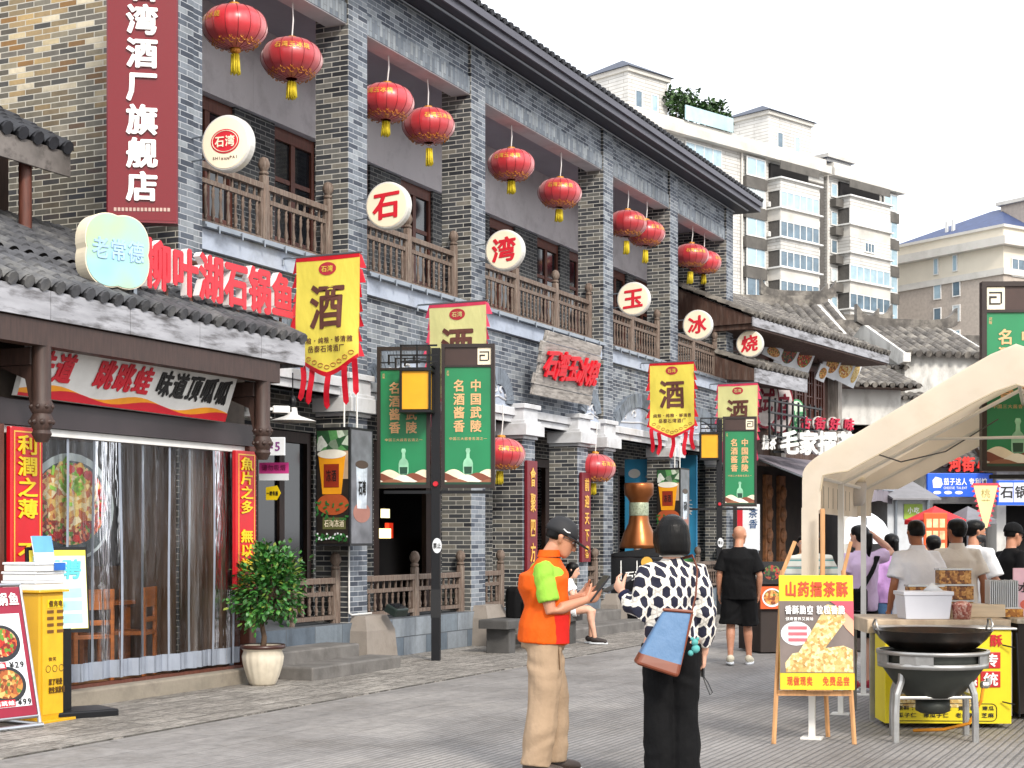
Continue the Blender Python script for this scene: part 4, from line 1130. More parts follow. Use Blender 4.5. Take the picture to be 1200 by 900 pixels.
def lantern(loc, rz, label, group, cord, txt='石湾玉冰烧', proto=[None]):
    t = thing('red_lantern', label, 'lantern', loc, rz, group)
    if proto[0] is None:
        proto[0] = [LSET[0].build('body', LANT, t, True), LSET[1].build('ribs', mat('dark_red_wire', '6e0d14', 0.5), t), LSET[2].build('gold_trim', GOLDF, t), LSET[3].build('cap', GOLDF, t, True), LSET[4].build('tassel', TASS, t, True)]
        lt = MB(); text(lt, txt, -0.17, 0.17, 0.02, 0.11, 0, 0.0, 0.02)
        out = []
        for x, y, z in lt.v:
            a = x / 0.36 * 1.3; r_ = 0.36 * (1 - (z / 0.235) ** 2) ** 0.41 * 1.016
            out.append((r_ * math.sin(a), -r_ * math.cos(a), z))
        lt.v = out
        proto[0].append(lt.build('lettering', GOLDP, t, fix=False))
    else:
        for o in proto[0]:
            c = o.copy(); COL.objects.link(c); c.parent = t
    MB().tube([(0, 0, 0.27), (0.012, 0, 0.27 + cord * 0.5), (0, 0, 0.27 + cord)], 0.009, 5).build('cord', WHITEP, t)
    for o in children(t):
        if o.name.startswith('tassel'): o.scale = (1 + .15 * math.sin(cord * 99), 1, 1 + .12 * math.sin(cord * 57 + rz * 9))
    t.rotation_euler = (R(2.5) * math.sin(rz * 7 + cord * 40), R(2.5) * math.cos(rz * 11 + cord * 30), rz)
    return t
LP = [(-2.30, 7.24), (-1.14, 7.2), (1.13, 7.26), (2.30, 7.23), (5.0, 7.27), (6.89, 7.21), (10.01, 7.27), (11.0, 7.27), (13.67, 7.28), (14.51, 7.28)]
LL = ['red lantern at the top, just right of the vertical red shop sign', 'red lantern hanging above the disc with the red oval emblem, second from the top left',
      'red lantern half hidden by a pier, above the disc lettered 石', 'red lantern hanging just right of the disc lettered 石',
      'left red lantern of the wide middle bay, above the disc lettered 湾', 'right red lantern of the wide middle bay',
      'left red lantern of the bay above the disc lettered 玉', 'right red lantern of the bay above the disc lettered 玉',
      'left red lantern of the farthest bay', 'right red lantern of the farthest bay, rightmost of all']
for i, ((u, z), lab) in enumerate(zip(LP, LL)):
    lantern(fac(u, 0.2, z), [-0.9, 0.15, -0.3, 0.5, -0.2, 0.0, 0.9, 0.8, 0.2, 1.2][i], lab, 'red lanterns hung in the upstairs bays', 7.877 - z - 0.27)
lantern(fac(3.95, -0.12, 2.78), 0.5, 'red lantern hung low by the left couplet board pier', 'red lanterns beside the portal', 0.45)
lantern(fac(7.62, -0.12, 2.72), 0.9, 'red lantern hung low by the right couplet board pier', 'red lanterns beside the portal', 0.5)

# ================================================================== DISC SIGNS
DP = [(-3.42, 5.61, ''), (-0.06, 5.61, '石'), (3.30, 5.62, '湾'), (8.49, 5.64, '玉'), (11.98, 5.62, '冰'), (15.49, 5.65, '烧')]
for i, (u, z, ch) in enumerate(DP):
    lab = 'round cream disc sign with a red oval emblem, nearest of the row' if not ch else 'round cream disc sign bearing one red brushed %s on the brick building' % ch
    t = thing('disc_sign', lab, 'sign', fac(u, -0.5, z), SA + R(5), 'round disc signs along the balconies')
    MB().lathe([(0.275, 0.06), (0.29, 0.05), (0.29, -0.04), (0.275, -0.055)], n=40, axis='y').build('case', mat('disc_rim', 'c9c7c2', 0.35, var=0.05), t)
    f = MB().lathe([(0.262, -0.061), (0.268, -0.056)], n=40, axis='y').build('face', CREAM, t)
    if ch:
        m = MB(); text(m, ch, -0.19, 0.19, -0.19, 0.19, -0.063, 0.003, 0.035, 0.12, False, 0.95, None, 0.12); m.build('lettering', RED_INK, t)
    else:
        MB().prism(ell(0, 0.015, 0.165, 0.125, 36), -0.066, -0.063).build('oval', RED_INK, t)
        m = MB(); pts = [(x, -0.069, z_) for x, z_ in ell(0, 0.015, 0.148, 0.108, 36)]; m.tube(pts + [pts[0]], 0.004, 4)
        text(m, '石湾', -0.12, 0.12, -0.05, 0.08, -0.068, 0.003, 0.025); m.build('emblem_lettering', CREAM, t)
        m = MB(); text(m, 'SHI', -0.15, -0.05, -0.17, -0.135, -0.063, 0.002, 0.01); text(m, 'WAN', -0.05, 0.05, -0.18, -0.145, -0.063, 0.002, 0.01); text(m, 'PAI', 0.05, 0.15, -0.17, -0.135, -0.063, 0.002, 0.01)
        m.build('small_lettering', BROWN_INK, t)
    m = MB()
    for dz in (-0.12, 0.12): m.tube([(-0.22, 0.0, dz), (-0.36, 0.06, dz), (-0.52, 0.10, dz)], 0.010, 5)
    m.build('bracket', STEEL, t)

# ================================================================== VERTICAL SHOP SIGN
c = at(167, 262, 15.75)
t = thing('vertical_sign', 'tall vertical dark red sign with white characters on the end wall corner', 'sign', (c.x, c.y, c.z), R(10))
def red_glass():
    m, n, b = newmat('glossy_maroon'); b.inputs['Base Color'].default_value = (*hx('6e0d1a'), 1)
    b.inputs['Roughness'].default_value = 0.25; b.inputs['Specular IOR Level'].default_value = 0.4
    return m
MB().bbox(-0.345, 0.345, -0.06, 0.10, 0, 2.95, 0.012).build('case', mat('maroon_frame', '6a0f1e', 0.35), t)
MB().box(-0.33, 0.33, -0.064, -0.061, 0.02, 2.93).build('face', red_glass(), t)
for i, ch in enumerate('店舰旗厂酒湾石'):
    m = MB(); zc = 0.355 + i * 0.331
    text(m, ch, -0.165, 0.165, zc - 0.165, zc + 0.165, -0.066, 0.02, 0.04, 0, False, 0.93)
    m.build('character', WHT_INK, t)
m = MB()
for k in range(15): m.cbox((-0.26 + k * 0.037, -0.068, 0.12 + k * 0.001), (0.025, 0.004, 0.035))
m.build('small_plate', mat('small_grey_print', 'b59a8f', 0.5), t)
MB().box(-0.2, 0.2, 0.11, 0.35, 0.5, 0.54).build('bracket', BLACKM, t)
t['label'] = 'tall vertical dark red sign with white characters on the end wall corner'

# ================================================================== PLAQUE AND COUPLETS OF THE PORTAL
t = thing('plank_plaque', 'weathered grey plank plaque with red brushed characters, leaning over the portal', 'sign', fac(5.92, -0.22, 3.72), FA)
m = []; tiltp = Matrix.Rotation(R(14), 3, 'X')
for k in range(6):
    z0 = 0.0 + k * 0.165; w0 = 1.12 + 0.05 * math.sin(k * 2.1); w1 = 1.15 + 0.06 * math.cos(k * 1.7)
    b_ = MB().bbox(-w0, w1, -0.035 - 0.01 * (k % 2), 0.03, z0 + 0.004, z0 + 0.163, 0.012)
    b_.v = [tuple(tiltp @ Vector(q)) for q in b_.v]
    b_.build('plank', GREYWOOD, t)
for k, ch in enumerate('石湾玉冰烧'):
    q = MB(); text(q, ch, -1.02 + k * 0.42, -0.60 + k * 0.42, 0.30 - 0.03 * (k % 2), 0.74, -0.06, 0.04, 0.045, 0.15, False, 1.0, None, 0.12)
    q.v = [tuple(tiltp @ Vector(p_)) for p_ in q.v]
    q.build('character', REDP, t)
MAROON = mat('maroon_board', '6b1320', 0.5, var=0.1)
couplet(4.80, 5.17, 0.72, 2.72, '會聚四方賓', 'dark red couplet board on the left portal pier, behind the man in orange', False, MAROON, -0.14, GOLDP, False)
couplet(6.97, 7.34, 1.15, 2.62, '前迎天下客', 'dark red couplet board on the right portal pier', False, MAROON, -0.14, GOLDP, False)

# ================================================================== YELLOW FLAGS
def flag_mat(name, c):
    m = mat(name, c, 0.6, var=0.05, scale=2.0)
    n = m.node_tree; b = n.nodes['Principled BSDF']
    bumpn(n, b, noi(n, objco(n, (3, 3, 1.2)), 2.5, 3), 0.5, 0.03)
    return m
FLY = flag_mat('yellow_satin', 'efdc5c'); FLP = flag_mat('pale_yellow_satin', 'e0dc9a')
FLR = mat('red_satin', 'd31c30', 0.5, var=0.12, scale=4)
FLPK = mat('pink_satin', 'e0466a', 0.5, var=0.12, scale=4)
def shiwan_flag(u, z, yellow, red, label, sd, tip=0.20, ribbons=True):
    t = thing('hanging_flag', label, 'flag', fac(u, -0.05, z), SA, 'yellow flags hung on rods along the brick building')
    W_, H_ = 0.84, 1.16
    ph = sd * 1.7
    def wy(x, zz): return 0.035 * math.sin(x * 6 + ph) * (-zz / H_) + 0.02 * math.sin(x * 11 + zz * 5 + ph) * (-zz / H_) + 0.03 * math.sin(zz * 3 + ph) * (-zz)
    x0 = 0.12
    def shape(a, b_, off):
        x = x0 + W_ * a
        zb = -H_ - tip * (1 - abs(2 * a - 1) ** 1.3)
        zz = zb * b_
        return (x, wy(x, zz) + off, zz)
    m = MB().grid(lambda a, b_: shape(a, b_, 0), 20, 22); m.build('cloth', yellow, t, True)
    m = MB()
    m.grid(lambda a, b_: (lambda p: (p[0], p[1] - 0.004, p[2]))(shape(a, b_ * 0.035, 0)), 20, 1)
    m.grid(lambda a, b_: (lambda p: (p[0], p[1] - 0.005, p[2]))(shape(a, 0.968 + 0.04 * b_, 0)), 20, 2)
    # scalloped side fringes
    for sg, xe in ((-1, x0), (1, x0 + W_)):
        for k in range(7):
            za, zb = -H_ * k / 7, -H_ * (k + 1) / 7
            wv = 0.03 + 0.02 * math.sin(k * 2 + ph)
            m.add([(xe, wy(xe, za), za), (xe + sg * wv * 0.45, wy(xe, za) + 0.03 * math.sin(k + ph), za - 0.02), (xe + sg * (wv + 0.03), wy(xe, zb) + 0.03 * math.cos(k), zb + 0.0), (xe, wy(xe, zb), zb)], [(0, 1, 2, 3)])
    m.build('red_trim', red, t)
    if ribbons:
        for k, a in enumerate((0.06, 0.22, 0.52, 0.80, 0.95)):
            p = shape(a, 1.0, 0); L = 0.40 - 0.03 * (k % 3)
            def rb(q, w, a=a, p=p, L=L, k=k):
                x = p[0] + (q - 0.5) * 0.075 + 0.03 * math.sin(w * 3 + k) * w
                zz = p[2] - L * w + (0.04 * (1 - abs(2 * q - 1)) * -1 if w > 0.99 else 0)
                return (x, p[1] - 0.004 + 0.03 * math.sin(w * 4 + k * 1.3 + ph), zz)
            MB().grid(rb, 2, 8).build('ribbon', red, t)
    def onto(mb):
        mb.v = [(x, wy(x, zz) - 0.006 + (y), zz) for x, y, zz in mb.v]; return mb
    xc = x0 + W_ / 2
    m = MB(); text(m, '酒', xc - 0.26, xc + 0.26, -0.86, -0.28, 0.0, 0.0, 0.03); onto(m).build('lettering', BROWN_INK, t, fix=False)
    m = MB(); m.prism(ell(xc, -0.145, 0.115, 0.075, 24), -0.0015, 0.0015); onto(m).build('oval_emblem', mat('emblem_red', 'b02a3a', 0.6), t)
    m = MB(); text(m, '石湾', xc - 0.08, xc + 0.08, -0.185, -0.105, -0.004, 0.0, 0.02); onto(m).build('emblem_lettering', yellow, t, fix=False)
    m = MB(); text(m, '纯粮·纯粮·够清雅', x0 + 0.06, x0 + W_ - 0.06, -0.995, -0.915, 0, 0, 0.015); text(m, '岳泰石湾酒厂', x0 + 0.16, x0 + W_ - 0.16, -1.095, -1.005, 0, 0, 0.015); onto(m).build('small_lettering', BROWN_INK, t, fix=False)
    m = MB()
    for k in range(9):
        a = 0.1 + 0.1 * k; px_ = x0 + W_ * a; zc_ = -H_ - tip * (1 - abs(2 * a - 1) ** 1.3) + 0.10
        m.tube([(px_ + 0.035 * math.cos(q), 0, zc_ + 0.022 * math.sin(q)) for q in [w * 0.8 for w in range(8)]], 0.004, 4)
    onto(m).build('scroll_border', mat('rust_print', 'a8482a', 0.6), t)
    MB().tube([(-0.05, 0.0, 0.012), (1.0, 0.0, 0.012)], 0.012, 8).tube([(-0.05, 0.0, 0.012), (-0.05, 0.0, -0.06), (-0.12, 0, -0.06)], 0.01, 6).build('rod', STEEL, t)
    return t
shiwan_flag(-1.62, 4.74, FLY, FLR, 'nearest yellow flag with brown 酒, hung above the drink picture box', 0.3)
shiwan_flag(1.62, 4.64, FLP, FLPK, 'pale flag with 酒, half hidden behind the nearest lamp post panel', 1.1)
shiwan_flag(10.2, 4.72, FLY, FLR, 'yellow flag with brown 酒 above the bottle shaped display', 2.2)
shiwan_flag(14.3, 4.70, FLP, FLPK, 'farthest pale flag with 酒, above the far lamp post panel', 3.4)

# ================================================================== LAMP POSTS WITH GREEN PANELS
GRN = mat('green_print', '12784a', 0.4, var=0.18, scale=0.9)
TANF = mat('tan_ink', 'd9a878', 0.5, var=0.05)
def bottle_art(m, t, xc, z0):
    sh = [(-.055, 0), (.055, 0), (.062, .03), (.062, .13), (.05, .17), (.022, .20), (.018, .26), (.03, .29), (.02, .32), (-.02, .32), (-.03, .29), (-.018, .26), (-.022, .20), (-.05, .17), (-.062, .13), (-.062, .03)]
    return MB().prism([(xc + x, z0 + z) for x, z in sh], -0.036, -0.033)
def panel(t, x0, x1, z0, z1, mirror=False, lattice=False, name='advert_panel'):
    fr = MB(); e = 0.045
    fr.box(x0, x0 + e, -0.05, 0.05, z0, z1).box(x1 - e, x1, -0.05, 0.05, z0, z1).box(x0 + e, x1 - e, -0.05, 0.05, z1 - e, z1).box(x0 + e, x1 - e, -0.05, 0.05, z0, z0 + e)
    zt = z1 - 0.29
    fr.box(x0 + e, x1 - e, -0.049, 0.049, zt, zt + 0.025)
    f = fr.build(name, mat('dark_bronze', '2d2422', 0.4, 0.3, var=0.1), t)
    MB().box(x0 + e, x1 - e, -0.03, 0.03, z0 + e, zt).build('green_print', GRN, f)
    w = x1 - x0
    if lattice:
        m = MB(); 
        for (a, b_, c_, d_) in ((.15, .85, .75, .79), (.15, .19, .2, .75), (.3, .85, .55, .59), (.5, .54, .1, .55), (.7, .74, .3, .75), (.3, .34, 0, .55), (.54, .85, .28, .32), (0, .3, .3, .34), (.85, 1, .5, .54)):
            m.box(x0 + e + (w - 2 * e) * a, x0 + e + (w - 2 * e) * b_, -0.015, 0.015, zt + .025 + .21 * c_, zt + .025 + .21 * d_ + 0.006)
        m.build('lattice', BLACKM, f)
    else:
        xs = (x1 - e - 0.17, x1 - e) if not mirror else (x0 + e, x0 + e + 0.17)
        MB().box(x0 + e, x1 - e, -0.025, 0.025, zt + .025, z1 - e).build('brown_box', mat('brown_bronze', '3c2b27', 0.4, 0.2), f)
        MB().box(xs[0], xs[1], -0.03, -0.026, zt + .03, z1 - e - .005).build('cream_corner', CREAM, f)
        m = MB(); cx_ = (xs[0] + xs[1]) / 2; cz = zt + 0.135
        m.box(cx_ - .06, cx_ + .06, -.034, -.031, cz + .045, cz + .06).box(cx_ + .045, cx_ + .06, -.034, -.031, cz - .05, cz + .045).box(cx_ - .06, cx_ + .045, -.034, -.031, cz - .06, cz - .045).box(cx_ - .06, cx_ - .045, -.034, -.031, cz - .045, cz + .02).box(cx_ - .045, cx_ + .01, -.034, -.031, cz + .0, cz + .02)
        m.build('key_pattern', BLACKP, f)
    xc = (x0 + x1) / 2; gh = zt - z0 - e
    m = MB()
    text(m, '名酒酱香', xc - 0.19, xc - 0.035, z0 + e + gh * .44, z0 + e + gh * .90, -0.032, 0, 0.03, 0, True)
    text(m, '中国武陵', xc + 0.02, xc + 0.175, z0 + e + gh * .44, z0 + e + gh * .90, -0.032, 0, 0.03, 0, True)
    m.build('lettering', TANF, f, fix=False)
    m = MB(); text(m, '中国三大酱香名酒之一', xc - 0.24, xc + 0.24, z0 + e + gh * .375, z0 + e + gh * .405, -0.032, 0, 0.0)
    text(m, '武陵', x0 + e + .02, x0 + e + .055, z1 - .40, z1 - .33, -.032, 0, 0, 0, True); m.build('small_lettering', TANF, f, fix=False)
    bt = bottle_art(None, t, xc, z0 + e + gh * .09); bt.build('bottle_print', mat('bottle_green_print', '8fc7a6', 0.3, var=0.2), f)
    MB().prism([(xc - .045, z0 + e + gh * .09 + .004), (xc + .045, z0 + e + gh * .09 + .004), (xc + .05, z0 + e + gh * .09 + .09), (xc - .05, z0 + e + gh * .09 + .09)], -.0385, -.0365).build('bottle_label', mat('dark_green_print', '10402c', 0.4), f)
    for k, (c_, zo, am) in enumerate((('e8ddc4', .10, .03), ('7b3f2c', .075, .025), ('f0ead8', .055, .03), ('8e5a3f', .03, .018))):
        pts = [(x0 + e + (w - 2 * e) * i / 20, z0 + e + gh * zo + gh * am * math.sin(i * .42 + k * 1.9)) for i in range(21)]
        MB().prism([(pts[0][0], z0 + e + 0.001 * k + gh * .015)] + [(pts[-1][0], z0 + e + 0.001 * k + gh * .015)] + pts[::-1], -.0325 - .0012 * k, -.0314 - .0012 * k).build('wave_print', mat('wave_' + c_, c_, 0.5), f)
    MB().box(x0 + e, x1 - e, -.0385, -.0375, z0 + e, z0 + e + gh * .018).build('base_print', mat('dark_green_print', '10402c', 0.4), f)
def lamp_post(loc, rz, label, left=True, right=True, lamps=True):
    t = thing('lamp_post', label, 'lamp post', loc, rz, 'black lamp posts with green panels')
    MB().box(-0.055, 0.055, -0.055, 0.055, 0.0, 3.92).build('post', BLACKM, t)
    MB().bbox(-0.062, 0.062, -0.058, -0.0551, 0.55, 0.9, 0.001).build('service_door', BLACKP, t)
    if right: panel(t, 0.07, 0.74, 2.17, 3.97)
    if left: panel(t, -0.74, -0.07, 2.17, 3.94, True, lamps)
    MB().bbox(-0.66, -0.0, -0.02, 0.02, 2.10, 2.14, 0.005).bbox(0.0, 0.7, -0.02, 0.02, 2.10, 2.14, 0.005).build('arm', BLACKM, t)
    if lamps:
        f = MB()
        for x in (-0.39, -0.03):
            for y in (-0.40, -0.08): f.box(x - .014, x + .014, y - .014, y + .014, 3.12, 3.62)
        f.box(-0.41, -0.01, -0.42, -0.06, 3.60, 3.64).box(-0.41, -0.01, -0.42, -0.06, 3.09, 3.12)
        fo = f.build('lantern_frame', BLACKM, t)
        MB().box(-0.375, -0.045, -0.385, -0.095, 3.13, 3.595).build('lamp_shade', mat('amber_shade', 'e0a210', 0.45, var=0.05), fo)
        m = MB(); 
        for z in (3.70, 3.78, 3.90): m.box(-0.40, 0.06, -0.40, -0.38, z, z + .022)
        for x in (-0.40, -0.2, -0.05): m.box(x, x + .022, -0.40, -0.38, 3.64, 3.92)
        m.box(-0.03, 0.0, -0.38, -0.055, 3.66, 3.69).build('lattice_hood', BLACKM, fo)
    MB().lathe([(0.095, -0.004), (0.095, 0.004)], (0.02, -0.062, 1.45), 20, 'y', sy=0.62).build('number_disc', PAPER, t)
    m = MB(); text(m, '禁止', -0.03, 0.07, 1.41, 1.49, -0.068, 0.002, 0.02); m.build('lettering', BLK_INK, t)
    MB().lathe([(0.03, -0.02), (0.035, 0.01)], (0.0, -0.07, 2.22), 12, 'y').build('red_button', RED_INK, t)
    return t
q1 = gnd(511, 775); lamp_post((q1.x, q1.y, 0), R(-4), 'nearest black lamp post with two green panels and an amber lantern')
q2 = at(843, 630, 31.6); lamp_post((q2.x, q2.y, 0), R(-4), 'far black lamp post with one green panel, behind the bald man', left=False)
q3 = at(1243, 630, 14.75); lamp_post((q3.x, q3.y, 0), R(-2), 'lamp post panel at the right edge, rising behind the cream canopy', lamps=False, right=False)

# ================================================================== DRINK PICTURE BOXES
def drink_box(u, label, s=1.0):
    t = thing('drink_light_box', label, 'light box', fac(u, 0, 0), FA, 'wedge shaped boxes with pictures of drinks')
    z0, z1 = 1.45, 2.87
    MB().box(0.0, 0.55, -0.35, 0.12, z0, z1).build('case', BLACKP, t)
    # large face down the street (local -x), small face to the street (local -y)
    e = thing('picture_face', None, None); COL.objects.unlink(e); bpy.data.objects.remove(e)
    def side(mb): mb.v = [(-0.004 + y, -x, z) for x, y, z in mb.v]; return mb       # drawn facing -y at x: -0.11..0.34
    side(MB().box(-0.10, 0.33, -0.003, 0, z0 + .03, z1 - .03)).build('picture', mat('drink_bg', '2a2522', 0.3, var=0.4, scale=3), t)
    side(MB().box(-0.10, 0.33, -0.006, -0.0035, z1 - .28, z1 - .04)).build('green_strip', food_mat('bottles_print', ['5a9a5c', 'c9d9c8', '2f5b3a', 'dfe6df', '7c8f7c'], 9) if 'bottles_print' not in MATS else MATS['bottles_print'], t)
    side(MB().box(0.0, 0.33, -0.006, -0.0035, z1 - .62, z1 - .285)).build('tan_wall', mat('tan_print', 'b89f86', 0.4), t)
    side(MB().prism(ell(0.12, z0 + .5, .22, .13), -.0085, -.0065)).build('terracotta', mat('terracotta_print', 'a8502a', 0.5), t)
    side(MB().prism([(-0.02, z0 + .62), (0.24, z0 + .62), (0.30, z0 + 1.1), (-0.08, z0 + 1.1)], -.012, -.009)).build('cup', mat('amber_drink', 'e79b25', 0.25, var=0.15, scale=2), t)
    side(MB().prism(ell(0.11, z0 + 1.10, .20, .055), -.015, -.0125)).build('cup_lid', mat('foam_print', 'ece6da', 0.3), t)
    side(MB().box(0.0, 0.21, -.0155, -.0125, z0 + .70, z0 + .98)).build('cup_label', mat('red_brown_label', '8a2f1c', 0.4), t)
    m = MB(); text(m, '冻酒', 0.03, 0.18, z0 + .76, z0 + .92, -.0165, 0, .02); side(m).build('lettering', BLK_INK, t, fix=False)
    side(MB().box(-.02, .30, -.0095, -.0065, z0 + .2, z0 + .34)).build('olive_plate', mat('olive_print', '5b5d38', 0.5), t)
    m = MB(); text(m, '石湾冻酒', 0.0, .28, z0 + .22, z0 + .32, -.011, 0, .01); side(m).build('plate_lettering', CREAM, t, fix=False)
    lf = MB(); rq = random.Random(5)
    for k in range(40):
        lf.cbox((rq.uniform(-.1, .33), -.0175, z0 + .42 + .10 * math.sin(k) if k % 2 else z0 + .1 + .03 * math.sin(k)), (.05, .002, .022), Matrix.Rotation(rq.uniform(0, 3), 3, 'Y'))
    side(lf).build('leaf_print', mat('leaf_print', '2f6a34', 0.5), t)
    fl = MB()
    for k in range(14): fl.cbox((rq.uniform(-.1, .33), -.019, z0 + .1 + rq.uniform(-.03, .05)), (.02, .002, .02))
    side(fl).build('flower_print', PAPER, t)
    MB().box(0.03, 0.52, -0.354, -0.351, z0 + .03, z1 - .03).build('second_picture', mat('grey_print', '66686e', 0.4, var=0.4, scale=3), t)
    MB().prism([(0.16, z0 + .45), (0.38, z0 + .45), (0.40, z0 + .95), (0.14, z0 + .95)], -.358, -.355).build('second_cup', mat('clear_cup_print', 'b9c3cf', 0.2, var=0.35, scale=5), t)
    MB().prism(ell(.27, z0 + .98, .15, .05), -.361, -.3585).build('second_lid', mat('dark_cup', '4a3a33', 0.4), t)
    MB().prism(ell(.27, z0 + .40, .2, .12), -.3575, -.3545).build('second_terracotta', mat('dusty_pink_print', '9a6a5e', 0.5), t)
    m = MB(); text(m, '石湾', .18, .36, z0 + .6, z0 + .8, -.362, 0, .03); m.build('second_lettering', BLK_INK, t, fix=False)
    MB().tube([(0.12, -0.2, z1), (0.12, -0.2, z1 + .55)], .012, 6).tube([(0.42, -0.2, z1), (0.42, -0.2, z1 + .55)], .012, 6).build('hanger', WHITEP, t)
drink_box(-0.73, 'near wedge shaped box picturing an amber drink, hung on the first brick pier')
drink_box(11.37, 'far wedge shaped box picturing an amber drink, above the spotted blouse')

# ================================================================== BOTTLE DISPLAY, BLUE BOARDS, LIT SHELF, FLOODLIGHTS, BENCH
COPPER = mat('copper', '8f5630', 0.3, 0.8, var=0.12, scale=2)
t = thing('bottle_display', 'giant bottle shaped display with copper neck and black body in the porch', 'display', fac(8.95, -0.42, 0.0), R(-12))
MB().lathe([(0.30, 1.36), (0.34, 1.37), (0.335, 1.43), (0.27, 1.62), (0.185, 1.80), (0.165, 1.95), (0.165, 2.17), (0.20, 2.24), (0.255, 2.30), (0.26, 2.46), (0.25, 2.50), (0.0, 2.51)], n=36).build('copper_neck', COPPER, t, True)
MB().lathe([(0.17, 1.93), (0.172, 1.94), (0.172, 2.15), (0.17, 2.16)], n=36).build('neck_band', mat('silver_green_band', '9aa38c', 0.4, 0.4, var=0.3, scale=30), t, True)
m = MB().bbox(-0.52, 0.62, -0.16, 0.25, 0.02, 1.22, 0.03); m.prism([(-0.52, 1.22), (0.62, 1.22), (0.60, 1.30), (0.36, 1.42), (0.0, 1.34), (-0.32, 1.30), (-0.46, 1.27)], -0.16, 0.25); m.build('black_body', mat('gloss_black', '0f0f12', 0.15, var=0.1), t)
m = MB()
for x in (-0.30, -0.02, 0.4): m.box(x, x + .018, -0.168, -0.162, 0.35 + abs(x), 1.15)
m.build('white_lines', WHT_INK, t)
m = MB(); text(m, '石湾玉冰烧', -0.22, 0.55, 0.80, 0.97, -0.165, 0.004, 0.03, 0.15, False, 1, None, .1); m.build('lettering', WHT_INK, t)
MB().lathe([(0.10, -0.175), (0.10, -0.165)], (0.16, 0, 1.12), 18, 'y').build('medallion', GOLDP, t)
t = thing('blue_board', 'wide pale blue poster board standing behind the copper bottle display', 'poster', fac(12.0, 0.95, 0.5), R(-20))
MB().bbox(-0.05, 0.95, -0.03, 0.03, 0.0, 2.58, 0.01).build('board', mat('sky_blue_print', '3f9fd0', 0.4, var=0.12, scale=1), t)
m = MB(); text(m, '石湾', 0.35, 0.9, 1.95, 2.3, -0.034, 0.003, 0.03, 0.1); m.build('lettering', WHT_INK, t)
MB().prism(ell(0.15, 2.3, 0.12, 0.09, 20), -0.036, -0.032).build('white_oval', WHT_INK, t)
t = thing('blue_poster', 'narrow blue poster right of the far drink picture box', 'poster', fac(14.1, 0.5, 0.5), R(-20))
MB().bbox(-0.10, 0.28, -0.03, 0.03, 0.0, 2.75, 0.01).build('panel', MATS['sky_blue_print'], t)
MB().box(-0.09, 0.27, -0.034, -0.031, 0.5, 0.62).build('green_band', mat('green_band', '5fae6a', 0.4), t)
m = MB(); text(m, '上茶', -0.02, 0.2, 1.5, 1.9, -0.034, 0.002, 0.02, 0, True); m.build('lettering', WHT_INK, t)
t = thing('lit_display', 'small lit shelves glowing inside the dark doorway behind the lamp post', 'shelf', fac(4.15, 2.0, 0.5), FA)
MB().box(-0.9, 1.5, 0.0, 0.4, 0, 1.04).build('counter', DARKROOM, t)
MB().box(0.1, 0.48, 0.1, 0.3, 1.041, 1.19).build('lit_tray', mat('warm_lit_tray', 'ffdf9a', 0.5, emit=1.6), t)
MB().box(-0.06, 0.10, 0.2, 0.25, 1.30, 1.38).build('lit_card', mat('warm_lit_card', 'ffe6b0', 0.5, emit=1.1), t)
MB().box(0.42, 0.62, 0.2, 0.25, 1.36, 1.50).build('lit_card', MATS['warm_lit_card'], t)
MB().box(0.50, 0.64, 0.15, 0.22, 1.041, 1.28).build('red_card', mat('red_lit_card', 'd8331c', 0.5, emit=0.4), t)
for u, lab in ((0.22, 'nearest dark floodlight on the pedestal of the first pier'), (3.72, 'dark floodlight on the second pedestal, beside the stone bench')):
    t = thing('floodlight', lab, 'floodlight', fac(u + 0.12, -0.36, 0.585), FA, 'floodlights on the pier pedestals')
    m = MB(); m.bbox(-0.16, 0.16, -0.09, 0.09, 0.02, 0.12, 0.02); m.v = [tuple(Matrix.Rotation(R(25), 3, 'X') @ Vector(p_)) for p_ in m.v]; m.build('housing', mat('dark_green_metal', '26322f', 0.4, 0.3), t)
    m = MB(); m.box(-0.13, 0.13, -0.07, 0.07, 0.121, 0.125); m.v = [tuple(Matrix.Rotation(R(25), 3, 'X') @ Vector(p_)) for p_ in m.v]; m.build('lens', GLASS_D, t)
    MB().box(-0.02, 0.02, -0.01, 0.01, -0.005, 0.05).build('bracket', BLACKM, t)
t = thing('stone_bench', 'dark stone bench on the pavement behind the man in orange', 'bench', fac(1.85, -1.0, 0.012), FA)
BEN = mat('bench_stone', '4b4a49', 0.75, var=0.2, scale=5, bump=0.3)
MB().bbox(0.0, 2.6, -0.22, 0.22, 0.33, 0.45, 0.02).build('seat', BEN, t)
for x in (0.15, 2.25): MB().bbox(x, x + 0.2, -0.17, 0.17, 0.0, 0.33, 0.01).build('leg', BEN, t)
# ================================================================== MARKET TENT
TENT = mat('cream_canvas', 'efe6d8', 0.75, var=0.05, scale=1.5, bump=0.5, bscale=2.2, dirt='d3c6b0', dirt_amt=0.35, dirt_scale=1.6)
def translucent(m, amt):
    n = m.node_tree; b = n.nodes['Principled BSDF']; o = n.nodes['Material Output']
    tl = n.nodes.new('ShaderNodeBsdfTranslucent'); ms = n.nodes.new('ShaderNodeMixShader'); ms.inputs[0].default_value = amt
    n.links.new(b.inputs['Base Color'].links[0].from_socket, tl.inputs[0]); n.links.new(b.outputs[0], ms.inputs[1]); n.links.new(tl.outputs[0], ms.inputs[2]); n.links.new(ms.outputs[0], o.inputs[0])
translucent(TENT, .55)
for k_ in ('yellow_satin', 'pale_yellow_satin', 'red_satin', 'pink_satin'): translucent(MATS[k_], .3)
TENTP = mat('white_pole', 'dddbd6', 0.45, 0.0, var=0.05)
lg = gnd(951, 866); TR = SA + R(6.1)
